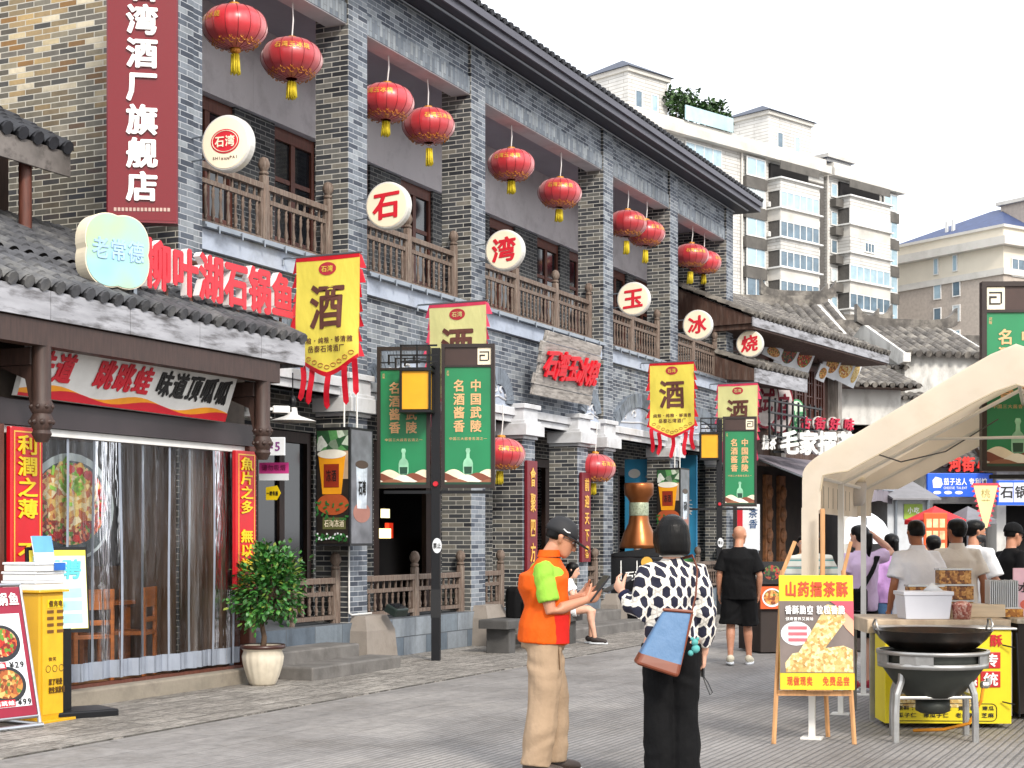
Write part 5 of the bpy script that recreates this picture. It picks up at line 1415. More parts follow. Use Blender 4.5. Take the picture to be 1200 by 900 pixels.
t = thing('market_tent', 'cream market tent with a gabled canopy on white poles', 'tent', (lg.x, lg.y, 0), TR)
TW, TD = 3.0, 3.6
def tent_prof(o):        # half outline from the left foot of the canopy to the peak, inset o
    o0 = min(o, .14); pts = [(-.07 + o0, 1.76), (-.07 + o0, 1.98 - o * .3)]
    for k in range(1, 7):
        a = k / 6; pts.append((-.07 + o0 + (o - o0) * a + .14 * a * a * (1 - o) , 2.02 + .17 * a - o * .55 * a))
    x1, z1 = pts[-1]
    pk = 3.02 - o * 1.25
    for k in range(1, 9):
        a = k / 8; x = x1 + (TW / 2 - x1) * a
        z = z1 + (pk - z1) * a
        if a > .8: z -= (a - .8) ** 2 * 1.6 * .6
        pts.append((x, z))
    return pts
half = tent_prof(0); full = half + [(TW - x, z) for x, z in half[-2::-1]]
ih = tent_prof(.24); ifull = ih + [(TW - x, z) for x, z in ih[-2::-1]]
def gable_band(y0, y1, name, ifull=ifull):
    m = MB(); n = len(full); vs = [(x, y0, z) for x, z in full] + [(x, y0, z) for x, z in ifull] + [(x, y1, z) for x, z in full] + [(x, y1, z) for x, z in ifull]
    ix = [(x, z) for x, z in ifull]
    fs = []
    for i in range(n - 1):
        fs += [(i, i + 1, n + i + 1, n + i), (2 * n + i, 3 * n + i, 3 * n + i + 1, 2 * n + i + 1), (n + i, n + i + 1, 3 * n + i + 1, 3 * n + i), (i, 2 * n + i, 2 * n + i + 1, i + 1)]
    fs += [(0, n, 3 * n, 2 * n), (n - 1, 3 * n - 1, 4 * n - 1, 2 * n - 1)]
    m.add(vs, fs); smooth_angle(m.build(name, TENT, t), 30)
gable_band(-.012, .004, 'gable_valance')
bh = tent_prof(.30); gable_band(TD - .004, TD + .012, 'gable_valance', bh + [(TW - x, z) for x, z in bh[-2::-1]])
m = MB().tube([(x, -.014, z) for x, z in ifull[1:-1]], .006, 5); m.build('hem_seam', mat('seam_tan', 'b5a68c', .8), t)
m = MB(); n = len(full)
ins = [(x + (.012 if x < TW / 2 else -.012), z - .012) for x, z in full]
m.add([(x, .004, z) for x, z in full] + [(x, TD - .004, z) for x, z in full] + [(x, .004, z) for x, z in ins] + [(x, TD - .004, z) for x, z in ins],
      [(i, i + 1, n + i + 1, n + i) for i in range(n - 1)] + [(2 * n + i, 3 * n + i, 3 * n + i + 1, 2 * n + i + 1) for i in range(n - 1)])
smooth_angle(m.build('roof_canvas', TENT, t), 30)
for x in (0, TW):
    for y in (.03, TD / 2, TD - .03):
        m = MB().box(x - .024, x + .024, y - .024, y + .024, 0.01, 2.04).box(x - .08, x + .08, y - .08, y + .08, 0.0, .012); m.build('leg', TENTP, t)
MB().box(-.075, .055, -.014, -.002, 1.1, 1.78).build('leg_cover', TENT, t)
m = MB()
for y in (.03, TD / 2, TD - .03):
    m.tube([(0, y, 2.02), (TW / 2, y, 2.80)], .018, 6).tube([(TW, y, 2.02), (TW / 2, y, 2.80)], .018, 6)
m.tube([(.75, TD / 2, 2.40), (2.25, TD / 2, 2.40)], .014, 6).tube([(0, 0, 2.03), (0, TD, 2.03)], .018, 6).tube([(TW, 0, 2.03), (TW, TD, 2.03)], .018, 6).tube([(TW / 2, 0, 2.80), (TW / 2, TD, 2.80)], .018, 6)
m.build('frame', TENTP, t)
MB().tube([(.45, .06, 2.20), (.6, .8, 2.16), (.9, 1.6, 2.28), (1.3, 2.4, 2.6)], .006, 5).build('cable', BLACKP, t)
m = MB()
for k in range(9): m.box(.0132 - .07, .0142 - .07, .5 + k * .3, .52 + k * .3, 1.80, 1.98)
m.build('side_print', mat('grey_brown_print', '6f665c', .7), t)
q = at(1003, 577, 15.3)
t = thing('bucket_lamp', 'pale grey bucket shaped lamp at the top of the back canopy pole', 'lamp', (q.x, q.y, q.z), 0)
MB().lathe([(.06, -.13), (.085, -.10), (.105, .07), (.10, .10)], n=20).build('shade', mat('frosted_shade', 'c4bfba', .4), t, True)
MB().lathe([(.105, .10), (.09, .14), (.03, .17), (.02, .24)], n=16).build('cap', CREAM, t, True)

# ================================================================== EASEL
WOODL = mat('light_wood', 'b98a5c', .6, var=.18, scale=6, stretch=(5, 5, .6), bump=.1)
e = gnd(957, 872)
t = thing('easel', 'light wooden easel standing in front of the canopy post', 'easel', (e.x, e.y, 0), R(-3))
m = MB(); m.tube([(-.32, 0, 0), (-.24, .14, 1.30)], .019, 6, flat=1.0)
m.build('leg', WOODL, t); MB().tube([(.28, 0, 0), (.22, .14, 1.30)], .019, 6).build('leg', WOODL, t); MB().tube([(.15, .45, 0), (.05, .16, 1.25)], .019, 6).build('leg', WOODL, t)
MB().bbox(-.29, .27, .02, .05, .36, .40, .005).bbox(-.08, .12, -.02, .05, .40, .43, .005).build('ledge', WOODL, t)
MB().bbox(.05, .085, .15, .18, .40, 1.77, .005).build('mast', WOODL, t); MB().tube([(-.24, .14, 1.28), (-.14, .17, 1.52)], .017, 6).build('arm', WOODL, t); MB().tube([(.22, .14, 1.28), (.28, .16, 1.52)], .015, 6).build('arm', WOODL, t)
t = thing('snack_poster', 'yellow bordered snack poster with a pastry picture on the easel', 'poster', (e.x, e.y, 0), R(-3))
lean_ = Matrix.Translation((0, -.02, .41)) @ Matrix.Rotation(R(-6), 4, 'X')
def LB(): q_ = MB(); q_.M = lean_; return q_
def LT(mb): mb.v = [tuple(lean_ @ Vector(p_)) for p_ in mb.v]; return mb
LB().bbox(-.275, .28, -.006, .006, .0, .86, .004).build('board', YELP, t)
LB().box(-.274, .279, -.009, -.0065, .125, .665).build('photo_ground', mat('photo_grey', '6b5f5a', .4, var=.25, scale=3), t)
LB().prism([(-.23, .13), (.27, .13), (.27, .30), (.20, .33), (-.02, .30), (-.18, .27), (-.235, .2)], -.012, -.0095).build('pastry_tray', FOOD['pastry'], t)
LB().prism([(-.17, .22), (-.05, .16), (.22, .52), (.18, .62), (.08, .64), (.0, .50)], -.015, -.0125).build('pastry_block', FOOD['pastry'], t)
LB().prism([(.18, .63), (.14, .58), (.22, .46), (.278, .40), (.278, .66), (.2, .66)], -.0145, -.0122).build('finger_print', mat('printed_skin', 'd8a083', .5, var=.1), t)
LB().prism([(.10, .665), (.279, .665), (.279, .52), (.22, .58)], -.0175, -.0155).build('red_corner', mat('rose_print', 'b5485a', .5), t)
LB().prism(ell(-.15, .42, .115, .09, 24), -.0125, -.0098).build('plate_print', PAPER, t)
LB().box(-.21, -.07, -.0150, -.0128, .45, .475).box(-.21, -.07, -.0150, -.0128, .405, .43).box(-.21, -.07, -.0150, -.0128, .36, .385).build('red_tabs', mat('rose_tab', 'c4606a', .5), t)
m = MB(); text(m, '山药擂茶酥', -.235, .245, .69, .82, -.008, .002, .035); text(m, '现做现卖', -.225, -.03, .025, .105, -.008, .002, .015); text(m, '免费品尝', .04, .245, .025, .105, -.008, .002, .015)
LT(m).build('lettering', mat('orange_red_ink', 'c9431c', .5), t, fix=False)
m = MB(); text(m, '香酥脆爽', -.235, -.02, .56, .635, -.019, .002, .03); text(m, '粒粒香脆', .0, .215, .56, .635, -.019, .002, .03); text(m, '健康营养又美味', -.23, -.02, .515, .545, -.0125, .001, .015)
LT(m).build('white_lettering', WHT_INK, t, fix=False)

# ================================================================== WOK STAND
wx = at(1093, 630, 12.15)
t = thing('wok_stand', 'steel gas stand carrying the big wok beside the yellow counter', 'stand', (wx.x, wx.y, 0), R(4))
STL = mat('worn_steel', 'b4b4b2', .34, .75, var=.2, scale=6, dirt='4a4038', dirt_amt=.5)
IRON = mat('grey_iron', '40433f', .5, .5, var=.15)
for x, y in ((-.33, -.17), (.25, -.19), (-.22, .25), (.33, .22)):
    sg = 1 if x > 0 else -1
    MB().tube([(x * .88, y * .9, .56), (x * .9, y * .92, .46), (x * 1.02, y * 1.02, .36), (x * 1.05, y * 1.05, .22), (x * 1.05, y * 1.05, 0)], .028, 8).build('leg', STL, t)
m = MB().lathe([(.40, .56), (.415, .56), (.415, .60), (.40, .60)], n=40, cap=False).lathe([(.40, .66), (.425, .66), (.425, .69), (.40, .69)], n=40, cap=False)
m.build('ring', STL, t, True)
wall = MB()
for k in range(20):
    a0, a1 = 6.2832 * k / 20, 6.2832 * (k + 1) / 20
    if 14 <= k <= 16 or k in (11, 2, 6): continue
    vs = [(r_ * math.cos(a), r_ * math.sin(a), z) for z in (.595, .665) for r_ in (.405, .418) for a in (a0, a1)]
    wall.mark() if k in (3, 7, 12, 17) else None
    wall.add(vs, [(0, 1, 5, 4), (2, 6, 7, 3), (0, 2, 3, 1), (4, 5, 7, 6), (0, 4, 6, 2), (1, 3, 7, 5)])
wall.build('windshield', STL, t)
MB().lathe([(.385, .665), (.385, .56), (.30, .44), (.20, .33), (.13, .315), (.0, .31)], n=36, cap=False).build('burner_cone', IRON, t, True)
MB().lathe([(.13, .315), (.13, .22), (.09, .20), (.0, .2)], n=24).build('burner_pot', IRON, t, True)
MB().tube([(-.34, -.17, .335), (.27, -.19, .335)], .014, 6).tube([(-.22, .25, .335), (.33, .22, .335)], .014, 6).tube([(.27, -.19, .335), (.33, .22, .335)], .014, 6).tube([(-.34, -.17, .335), (-.22, .25, .335)], .014, 6).build('crossbar', STL, t)
MB().lathe([(.022, 0), (.03, .01), (.03, .05), (.015, .07)], (.36, -.05, .42), 10, 'x').lathe([(.02, 0), (.02, .05)], (.42, -.05, .42), 8, 'z').build('gas_valve', STL, t)
MB().tube([(.38, -.05, .40), (.36, -.06, .3), (.28, -.02, .12), (.12, .1, .06), (-.05, .3, .03)], .013, 6).build('gas_hose', mat('orange_hose', 'd98a14', .5), t)
t = thing('wok', 'wide black iron wok with two loop handles on the gas stand', 'wok', (wx.x, wx.y, .692), R(4))
prof = [(.0, -.05), (.22, -.03), (.33, .02), (.40, .08), (.445, .145), (.452, .15), (.438, .148), (.39, .085), (.32, .028), (.21, -.018), (.0, -.035)]
MB().lathe(prof, n=56, cap=False).build('pan', mat('wok_iron', '2a2522', .3, .6, var=.35, scale=4, dirt='4a2f20', dirt_amt=.5), t, True)
for sg in (-1, 1):
    MB().tube([(sg * .43, -.05, .12), (sg * .455, -.05, .19), (sg * .45, -.025, .23), (sg * .445, .025, .23), (sg * .455, .05, .19), (sg * .43, .05, .12)], .0085, 8).build('handle', STL, t, True)

# ================================================================== COUNTERS AND WHAT STANDS ON THEM
cy0 = 12.85
def CX_(px, Y=cy0): return (px - 600) / FPX * Y
ct = at(1037, 630, cy0)
t = thing('snack_counter', 'yellow fronted snack counter with black and red lettering behind the wok', 'counter', (ct.x, ct.y, 0), R(-2))
YC2 = mat('counter_yellow', 'dcc814', .45, var=.04)
MB().bbox(0, 1.02, 0, .42, .04, .80, .006).build('cabinet', YC2, t)
MB().bbox(.86, 1.06, -.02, .44, .803, .818, .004).bbox(-.02, .855, -.02, .44, .803, .818, .004).build('steel_top', STL, t)
MB().prism([(.12, .17), (.74, .17), (.74, .36), (.12, .36)], -.004, -.001).build('picture', FOOD['pastry'], t)
m = MB(); pts = []
for (cx_, cz, a0) in ((.86, .20, 270), (.86, .26, 0), (.10, .26, 90), (.10, .20, 180)):
    for k in range(5): a = R(a0 + k * 22.5); pts.append((cx_ + .04 * math.cos(a), -.004, cz - .10 + .04 * math.sin(a)))
m.tube(pts + [pts[0]], .003, 4).build('outline', BLK_INK, t)
m = MB(); text(m, '原料: 山药 燕麦 黄冰糖 南瓜', .10, .88, .145, .185, -.004, .001, .02); text(m, '瓜子仁 南瓜子仁 老红糖 芝麻', .10, .88, .085, .13, -.004, .001, .02); m.build('small_lettering', BLK_INK, t, fix=False)
MB().bbox(.77, .93, -.008, -.001, .49, .62, .004).mark().bbox(.77, .93, -.008, -.001, .335, .465, .004).mark().bbox(.62, .75, -.008, -.001, .335, .465, .004).build('red_tiles', mat('counter_red', 'b5161c', .45), t)
m = MB(); text(m, '传', .785, .915, .495, .615, -.010, .001, .03); text(m, '统', .785, .915, .34, .46, -.010, .001, .03); text(m, '糕', .63, .745, .34, .46, -.010, .001, .03); m.build('tile_lettering', WHT_INK, t, fix=False)
m = MB(); text(m, '酥', .84, .95, .66, .77, -.004, .002, .035); m.build('red_lettering', MATS['counter_red'], t, fix=False)
MB().box(1.022, 1.03, .02, .40, .1, .78).build('side_panel', STL, t)
m = MB()
for z in (.68, .22): m.tube([(.94, -.02, z), (1.03, -.06, z - .02)], .006, 5)
m.tube([(1.05, -.03, .78), (1.07, -.05, .1)], .008, 5).build('latches', BLACKM, t)
TBZ = .86
t = thing('stall_table', 'pale topped stall table with a yellow skirt behind the wok', 'table', (ct.x - .02, ct.y + .46, 0), R(-2))
MB().bbox(-.02, 1.18, 0, .95, .745, TBZ, .008).build('tabletop', mat('stained_tabletop', 'b9a78f', .55, var=.2, scale=4, dirt='6d5240', dirt_amt=.5), t)
MB().box(1.10, 1.17, .02, .93, .05, .744).build('skirt', YC2, t)
for x in (.03, 1.06):
    for y in (.05, .88): MB().box(x - .02, x + .02, y - .02, y + .02, 0, .744).build('leg', STL, t)
t = thing('side_table', 'dark side table covered in printed cloth at the right edge', 'table', (ct.x + 1.25, ct.y + .55, 0), R(-2))
MB().bbox(0, 1.2, 0, 1.5, .82, .86, .008).build('tabletop', mat('floral_cloth', 'b8ad9c', .7, var=.35, scale=14), t)
MB().box(.02, 1.18, .03, 1.47, .05, .818).build('skirt', mat('dark_skirt', '241d1b', .8), t)
def on_tab(px, py_base_Y): return None
def item(px, dy): return (CX_(px, cy0 + dy), cy0 + dy, TBZ + .001)
CLEAR = mat('clear_plastic', 'c9ced2', .12, var=.06, spec=.7)
t = thing('plastic_box', 'white plastic lidded tub on the stall table, left of the pink cup', 'box', item(1082, .60), R(2))
m = MB(); m.loft([(Vector((0, 0, z)), w * 1.414, d * 1.414, XA, YA) for z, w, d in ((0, .185, .13), (.20, .205, .15), (.203, .215, .16), (.235, .215, .16))], 4, ph=math.pi / 4); bev(m.build('tub', mat('milky_plastic', 'd6d8e2', .35, var=.03), t), .008)
m = MB(); m.loft([(Vector((.10, .05, .235)), .09, .06, XA, YA), (Vector((.09, .05, .29)), .02, .02, XA, YA), (Vector((.09, .05, .305)), .004, .004, XA, YA)], 8); m.build('bag_knot', PAPER, t, True)
t = thing('bean_cup', 'clear cup full of pink beans on the stall table', 'cup', item(1127, .50))
MB().lathe([(.07, 0), (.085, .12), (.088, .125)], n=20).build('cup', food_mat('pink_beans', ['d9a59a', 'b9705f', 'e0bdb0', 'a85a50', 'c98a7c'], 60), t, True)
MB().ball((0, 0, .118), .082, 14, 6, (1, 1, .45)).build('beans', MATS['pink_beans'], t, True)
t = thing('chopping_board', 'thick pale wooden board at the back of the stall table', 'board', item(1142, .95), R(-3))
bev(MB().bbox(-.23, .23, -.15, .15, 0, .11, .008).build('board', mat('pale_board', 'cdbba0', .6, var=.1, stretch=(.6, 6, 6)), t), .004)
for k, (px, dy, z, w, lab) in enumerate(((1080, 1.0, 0, .15, 'clear box of nuts right behind the white tub, under another'), (1083, 1.0, .14, .15, 'upper clear box of nuts right behind the white tub'), (1118, 1.22, .0, .15, 'lowest clear box of nuts in the stack of three'), (1119, 1.22, .14, .145, 'middle clear box of nuts in the stack of three'), (1117, 1.22, .28, .14, 'topmost clear box of nuts in the stack of three'))):
    p_ = item(px, dy); t = thing('nut_box', lab, 'box', (p_[0], p_[1], p_[2] + z + (.071 if False else 0)), R(-4), 'clear boxes of nuts')
    bev(MB().bbox(-w, w, -.10, .10, 0, .12, .006).build('nuts', FOOD['nuts'], t), .004)
    MB().bbox(-w - .008, w + .008, -.108, .108, .121, .137, .005).build('lid', CLEAR, t)
p_ = item(1174, .95)
t = thing('tray_stack', 'tall stack of clear plastic trays at the right of the stall table', 'trays', p_, R(-3))
MB().bbox(-.16, .16, -.10, .10, .0, .07, .006).build('filled_tray', food_mat('orange_nuts', ['c98a32', 'a86a20', 'e0a94e', '8a5418'], 45), t)
m = MB()
for k in range(14): m.bbox(-.125 + k * .018, -.115 + k * .018, -.09, .09, .085, .32 - .004 * (k % 3), .003)
m.bbox(-.13, .14, -.095, .095, .071, .084, .003).build('trays', CLEAR, t)
t = thing('pink_sign', 'pale pink drinks sign with black characters at the right edge', 'sign', (CX_(1210, 13.9), 13.9, .862), R(-4))
MB().bbox(-.17, .25, -.01, .01, 0, .42, .006).build('board', mat('pink_card', 'eec3d3', .5, var=.06), t)
m = MB(); text(m, '冰饮', -.16, .12, .20, .30, -.013, .002, .02); m.build('lettering', BLK_INK, t, fix=False)
MB().prism(ell(-.05, .1, .06, .045, 16), -.0135, -.011).prism(ell(.06, .09, .05, .04, 16), -.0135, -.011).build('fruit_print', mat('coral_print', 'dd6a5a', .5), t)

# ================================================================== FOOD STALL WITH PICTURE BOARDS
q = at(893, 630, 21.0)
t = thing('food_stall', 'low food stall behind the bald man, stacked with bottles and bowls', 'stall', (q.x, q.y, 0), R(12))
MB().bbox(0, 2.0, .06, .9, 0.02, 1.0, .01).build('counter', mat('stall_dark', '2b211d', .7), t)
MB().bbox(-.03, 2.03, .02, .94, 1.001, 1.03, .006).build('worktop', STL, t)
for k, (z0, z1, fm, lab) in enumerate(((.93, 1.23, 'dark', 'upper food picture board with a dark dish on the food stall'), (.60, .90, 'noodle', 'lower orange food picture board with noodles on the food stall'))):
    t = thing('picture_board', lab, 'sign', (q.x, q.y, z0), R(12), 'food picture boards on the stall')
    MB().box(-.02, .62, 0, .03, 0, z1 - z0).build('board', mat('poster_black' if k == 0 else 'orange_board', 'c9541c', .5), t)
    for x in (.14, .45):
        b_ = MB().prism(ell(x, .15, .14, .125, 20), -.004, -.001).build('plate_picture', PAPER if k else BLACKP, t)
        MB().prism(ell(x, .155, .12, .10, 20), -.008, -.005).build('dish_picture', FOOD[fm if x < .3 else 'red'], b_)
for k, (x, h_, c_, lab) in enumerate(((.35, .18, 'd7c08a', 'yellow jar on the food stall worktop'), (.52, .24, 'dcdcdc', 'white tissue pack on the food stall worktop'), (.72, .30, '3a2416', 'dark sauce bottle on the food stall worktop'), (.85, .28, '5b2a18', 'brown sauce bottle on the food stall worktop, right of the dark one'))):
    p_ = Vector((q.x, q.y, 0)) + Matrix.Rotation(R(12), 3, 'Z') @ Vector((x, .3, 1.031))
    t = thing('jar' if k < 2 else 'bottle', lab, 'jar' if k < 2 else 'bottle', p_)
    cm = mat('stall_' + c_, c_, .35)
    if k < 2: MB().lathe([(.06, 0), (.068, .02), (.068, h_ * .8), (.05, h_ * .86)], n=12).build('body', cm, t, True); MB().lathe([(.055, h_ * .86), (.055, h_)], n=12).build('lid', PAPER, t)
    else: MB().lathe([(.035, 0), (.036, h_ * .6), (.015, h_ * .75), (.014, h_ * .92)], n=10).build('body', cm, t, True); MB().lathe([(.017, h_ * .92), (.017, h_)], n=10).build('cap', REDP, t)
# ================================================================== TIMBER SHOPHOUSE BEYOND THE BRICK BUILDING
S2 = R(57.5); O2 = Vector((4.94, 34.5, 0)); D2 = Vector((math.cos(S2), math.sin(S2), 0)); N2 = Vector((-math.sin(S2), math.cos(S2), 0))
def sh(u, v, z): return O2 + D2 * u + N2 * v + Vector((0, 0, z))
def psh(px, py, v=0):
    r = (px - CX) / FPX; o = O2 + N2 * v
    u = (r * o.y - o.x) / (D2.x - D2.y * r); Y = o.y + D2.y * u
    return u, EYE - (py - CY) / FPX * Y
OLDWOOD = mat('old_brown_wood', '4a342b', .75, var=.3, scale=5, stretch=(4, 4, .6), bump=.2, dirt='7d7068', dirt_amt=.4)
PALEWOOD = mat('bleached_wood', '9a938c', .8, var=.25, scale=5, stretch=(4, 4, .6), bump=.2, dirt='4a423c', dirt_amt=.5)
WALLW = mat('old_white_wall', 'c9c8c4', .85, var=.08, scale=1.2, dirt='76736d', dirt_amt=.7, dirt_scale=1.6, stretch=(1, 1, .5))
TILE2 = mat('weathered_roof_tile', '5a5652', .85, var=.35, scale=3, dirt='a29c92', dirt_amt=.6, dirt_scale=2)
t = thing('timber_shophouse', 'old two-storey timber shophouse with tiled eaves beyond the brick building', 'shophouse', O2, S2)
MB().box(0, 7.2, .6, 5, 0, 6.05).build('wall', OLDWOOD, t)
for k, u in enumerate((.3, 3.3, 7.0)):
    MB().box(u - .14, u + .14, .32, .598, 0, 5.93).build('post', PALEWOOD, t)
for k, (u0, u1) in enumerate(((.7, 2.9), (3.9, 6.4))):
    m = MB(); n_ = 4
    m.box(u0, u1, .50, .598, 4.1, 4.25).box(u0, u1, .50, .598, 5.7, 5.85)
    w = (u1 - u0) / n_
    for i in range(n_ + 1): m.box(u0 + w * i - .05, u0 + w * i + .05, .52, .598, 4.251, 5.699)
    for i in range(n_):
        for j in range(3): m.box(u0 + w * i + .05 + (w - .1) * (j + .5) / 3 - .02, u0 + w * i + .05 + (w - .1) * (j + .5) / 3 + .02, .54, .59, 4.251, 5.699)
        for j in range(4): m.box(u0 + w * i + .051, u0 + w * (i + 1) - .051, .545, .585, 4.4 + j * .33, 4.43 + j * .33)
    f = m.build('window', REDWOOD, t)
    MB().box(u0 + .05, u1 - .05, .60, .601 + .004, 4.25, 5.7).build('pane', GLASS_D, f)
tile_roof(-1.2, 7.3, -.9, 6.22, 3.0, 7.9, .24, .3, .045).build('upper_tiles', TILE2, t)
MB().box(-1.18, 7.28, -.88, -.85, 5.98, 6.17).build('upper_fascia', AWNW, t)
MB().box(-1.1, 7.25, -.84, .6, 5.94, 6.04).build('upper_soffit', OLDWOOD, t)
MB().prismx([(-.84, 6.05), (-.84, 6.17), (3.0, 7.84), (3.0, 6.05)], -1.15, 7.26).build('roof_core', OLDWOOD, t)
tile_roof(-1.2, 1.7, -.95, 5.16, .3, 5.6, .24, .3, .045).build('lower_tiles', TILE2, t)
MB().box(-1.18, 1.68, -.93, -.90, 4.80, 5.10).build('lower_fascia', AWNW, t)
MB().prismx([(-.90, 4.84), (-.90, 5.08), (.3, 5.52), (.3, 4.95)], -1.18, 1.68).build('lower_deck', OLDWOOD, t)
m = MB(); 
for i in range(10): m.box(.3 + i * .33, .34 + i * .33, -.62, -.58, 3.7, 4.62)
for j in range(4): m.box(.3, 3.35, -.63, -.57, 3.75 + j * .26, 3.79 + j * .26)
m.build('lattice_screen', BLACKP, t)
MB().box(.2, 7.0, .30, .318, 0, 3.2).build('shop_front', mat('dark_shop_front', '231a16', .8, var=.3), t)
for u in (2.2, 3.0): 
    m = MB().box(u - .18, u + .18, .22, .298, .2, 3.0)
    for k in range(5): m.ball((u, .2, .6 + k * .5), .13, 8, 5, (1, .6, 1.4))
    m.build('carved_panel', mat('carved_brown', '7d5232', .6, var=.35, scale=9), t)
t = thing('shop_awning', 'dusty grey-mauve fabric awning over the shop by the far lamp post', 'awning', sh(.9, -.2, 0), S2)
m = MB(); m.grid(lambda a, b_: (a * 5.2, .45 - 1.9 * b_, 3.45 - .75 * b_ - .06 * math.sin(a * 9.4) ** 2 * b_), 24, 6); m.grid(lambda a, b_: (a * 5.2, -1.45 + .02 * math.sin(a * 80), 2.70 - .06 * math.sin(a * 9.4) ** 2 - .28 * b_), 60, 2)
m.build('canvas', mat('mauve_grey_canvas', '77717a', .8, var=.15, scale=2), t, True)
MB().tube([(0, .4, 3.4), (0, -1.43, 2.68)], .02, 6).tube([(5.2, .4, 3.4), (5.2, -1.43, 2.68)], .02, 6).tube([(0, -1.43, 2.68), (5.2, -1.43, 2.68)], .02, 6).build('frame', STEEL, t)
t = thing('shop_sign', 'row of big white raised characters over the mauve awning', 'sign', at(911, 533, 35.2), R(22))
for k, ch in enumerate('毛家擂茶'):
    f = MB(); text(f, ch, k * .50, k * .50 + .50, 0, .56, .0, .10, .05, 0, False, 1.0); f.build('character', WHITEP, t)
MB().box(-.05, 2.1, .08, .12, .05, .10).mark().box(-.05, 2.1, .08, .12, .45, .50).build('frame', BLACKM, t)
t = thing('small_white_sign', 'short row of small white characters left of the big white sign', 'sign', at(892, 528, 34.6), R(22))
f = MB(); text(f, '擂茶', 0, .36, 0, .36, 0, .05, .04, .1); f.build('character', WHITEP, t); MB().box(0, .36, .04, .07, .16, .19).build('frame', BLACKM, t)
t = thing('red_letter_sign', 'row of crimson characters on round plates above the big white sign', 'sign', at(943, 506, 36.2), R(24))
for k, ch in enumerate('古街好味'):
    c_ = MB().lathe([(.17, .02), (.17, .06)], (k * .40, 0, .2), 20, 'y').build('plate', WALLW, t); f = MB(); text(f, ch, k * .40 - .15, k * .40 + .15, .04, .36, 0, .06, .04, .1); f.build('character', mat('crimson_letter', 'b01a3c', .5), t)
MB().box(-.2, 1.4, .07, .10, .05, .10).build('frame', BLACKM, t)
for px, py, ch, rx, rz_, c1, c2, lab in ((897, 470, '试', .42, .62, 'e4dcdc', '8a1f36', 'left tall oval sign with a maroon character, beside the far flag'), (914, 477, '馆', .42, .62, 'e4dcdc', '8a1f36', 'right tall oval sign with a maroon character, beside the far flag'), (933, 494, '福', .33, .52, 'cfe8cf', '3a8a5a', 'pale green oval sign left of the crimson characters')):
    q = at(px, py, 35.6 + (px - 897) * .03)
    t = thing('oval_sign', lab, 'sign', q, R(-6) if ch != '福' else R(10), 'oval signs on the timber shophouse')
    MB().prism(ell(0, 0, rx * .75, rz_), -.03, .12).build('case', mat('oval_rim_' + c2, c2, .5), t); MB().prism(ell(0, 0, rx * .68, rz_ * .92), -.036, -.031).build('face', mat('oval_face_' + c1, c1, .5), t)
    m = MB(); text(m, ch, -rx * .5, rx * .5, -rz_ * .55, rz_ * .55, -.04, .004, .03, .15); m.build('lettering', mat('oval_ink_' + c2, c2, .5), t, fix=False)
    MB().tube([(0, .1, rz_ * .9), (-.2, .6, rz_ * .9)], .02, 5).build('bracket', BLACKM, t)
for k, (px, py, w, h_, fm) in enumerate(((905, 412, .55, .30, 'noodle'), (924, 411, .62, .85, 'dark'), (942, 416, .62, .85, 'red'), (963, 437, .3, .4, 'noodle'), (975, 424, .55, .80, 'noodle'), (990, 430, .6, .8, 'fish'), (1001, 437, .3, .75, 'pastry'))):
    q = at(px, py, 36.5 + k * .75)
    t = thing('hanging_picture', ['small tilted picture with food, leftmost under the upper eave', 'white picture of a dark dish under the upper eave', 'white picture of a bowl under the upper eave, right of the dark dish', 'small low picture between the two groups under the upper eave',
         'white picture left of the yellow dish under the upper eave', 'picture of a yellow dish under the upper eave', 'narrow picture at the right end under the upper eave'][k], 'picture', q, S2 - R(25), 'food pictures hung under the upper eave')
    rt = Matrix.Rotation(R(16), 3, 'Y') @ Matrix.Rotation(R(14), 3, 'X')
    m = MB().box(-w / 2, w / 2, -.02, .02, -h_ / 2, h_ / 2); m.v = [tuple(rt @ Vector(p_)) for p_ in m.v]; m.build('board', PAPER, t)
    m = MB().prism(ell(.02, 0, w * .36, h_ * .36, 18), -.026, -.022); m.v = [tuple(rt @ Vector(p_)) for p_ in m.v]; m.build('dish_picture', FOOD[fm], t)
    MB().tube([(0, .05, h_ / 2), (0, .25, h_ / 2 + .3)], .01, 4).build('hanger', BLACKM, t)

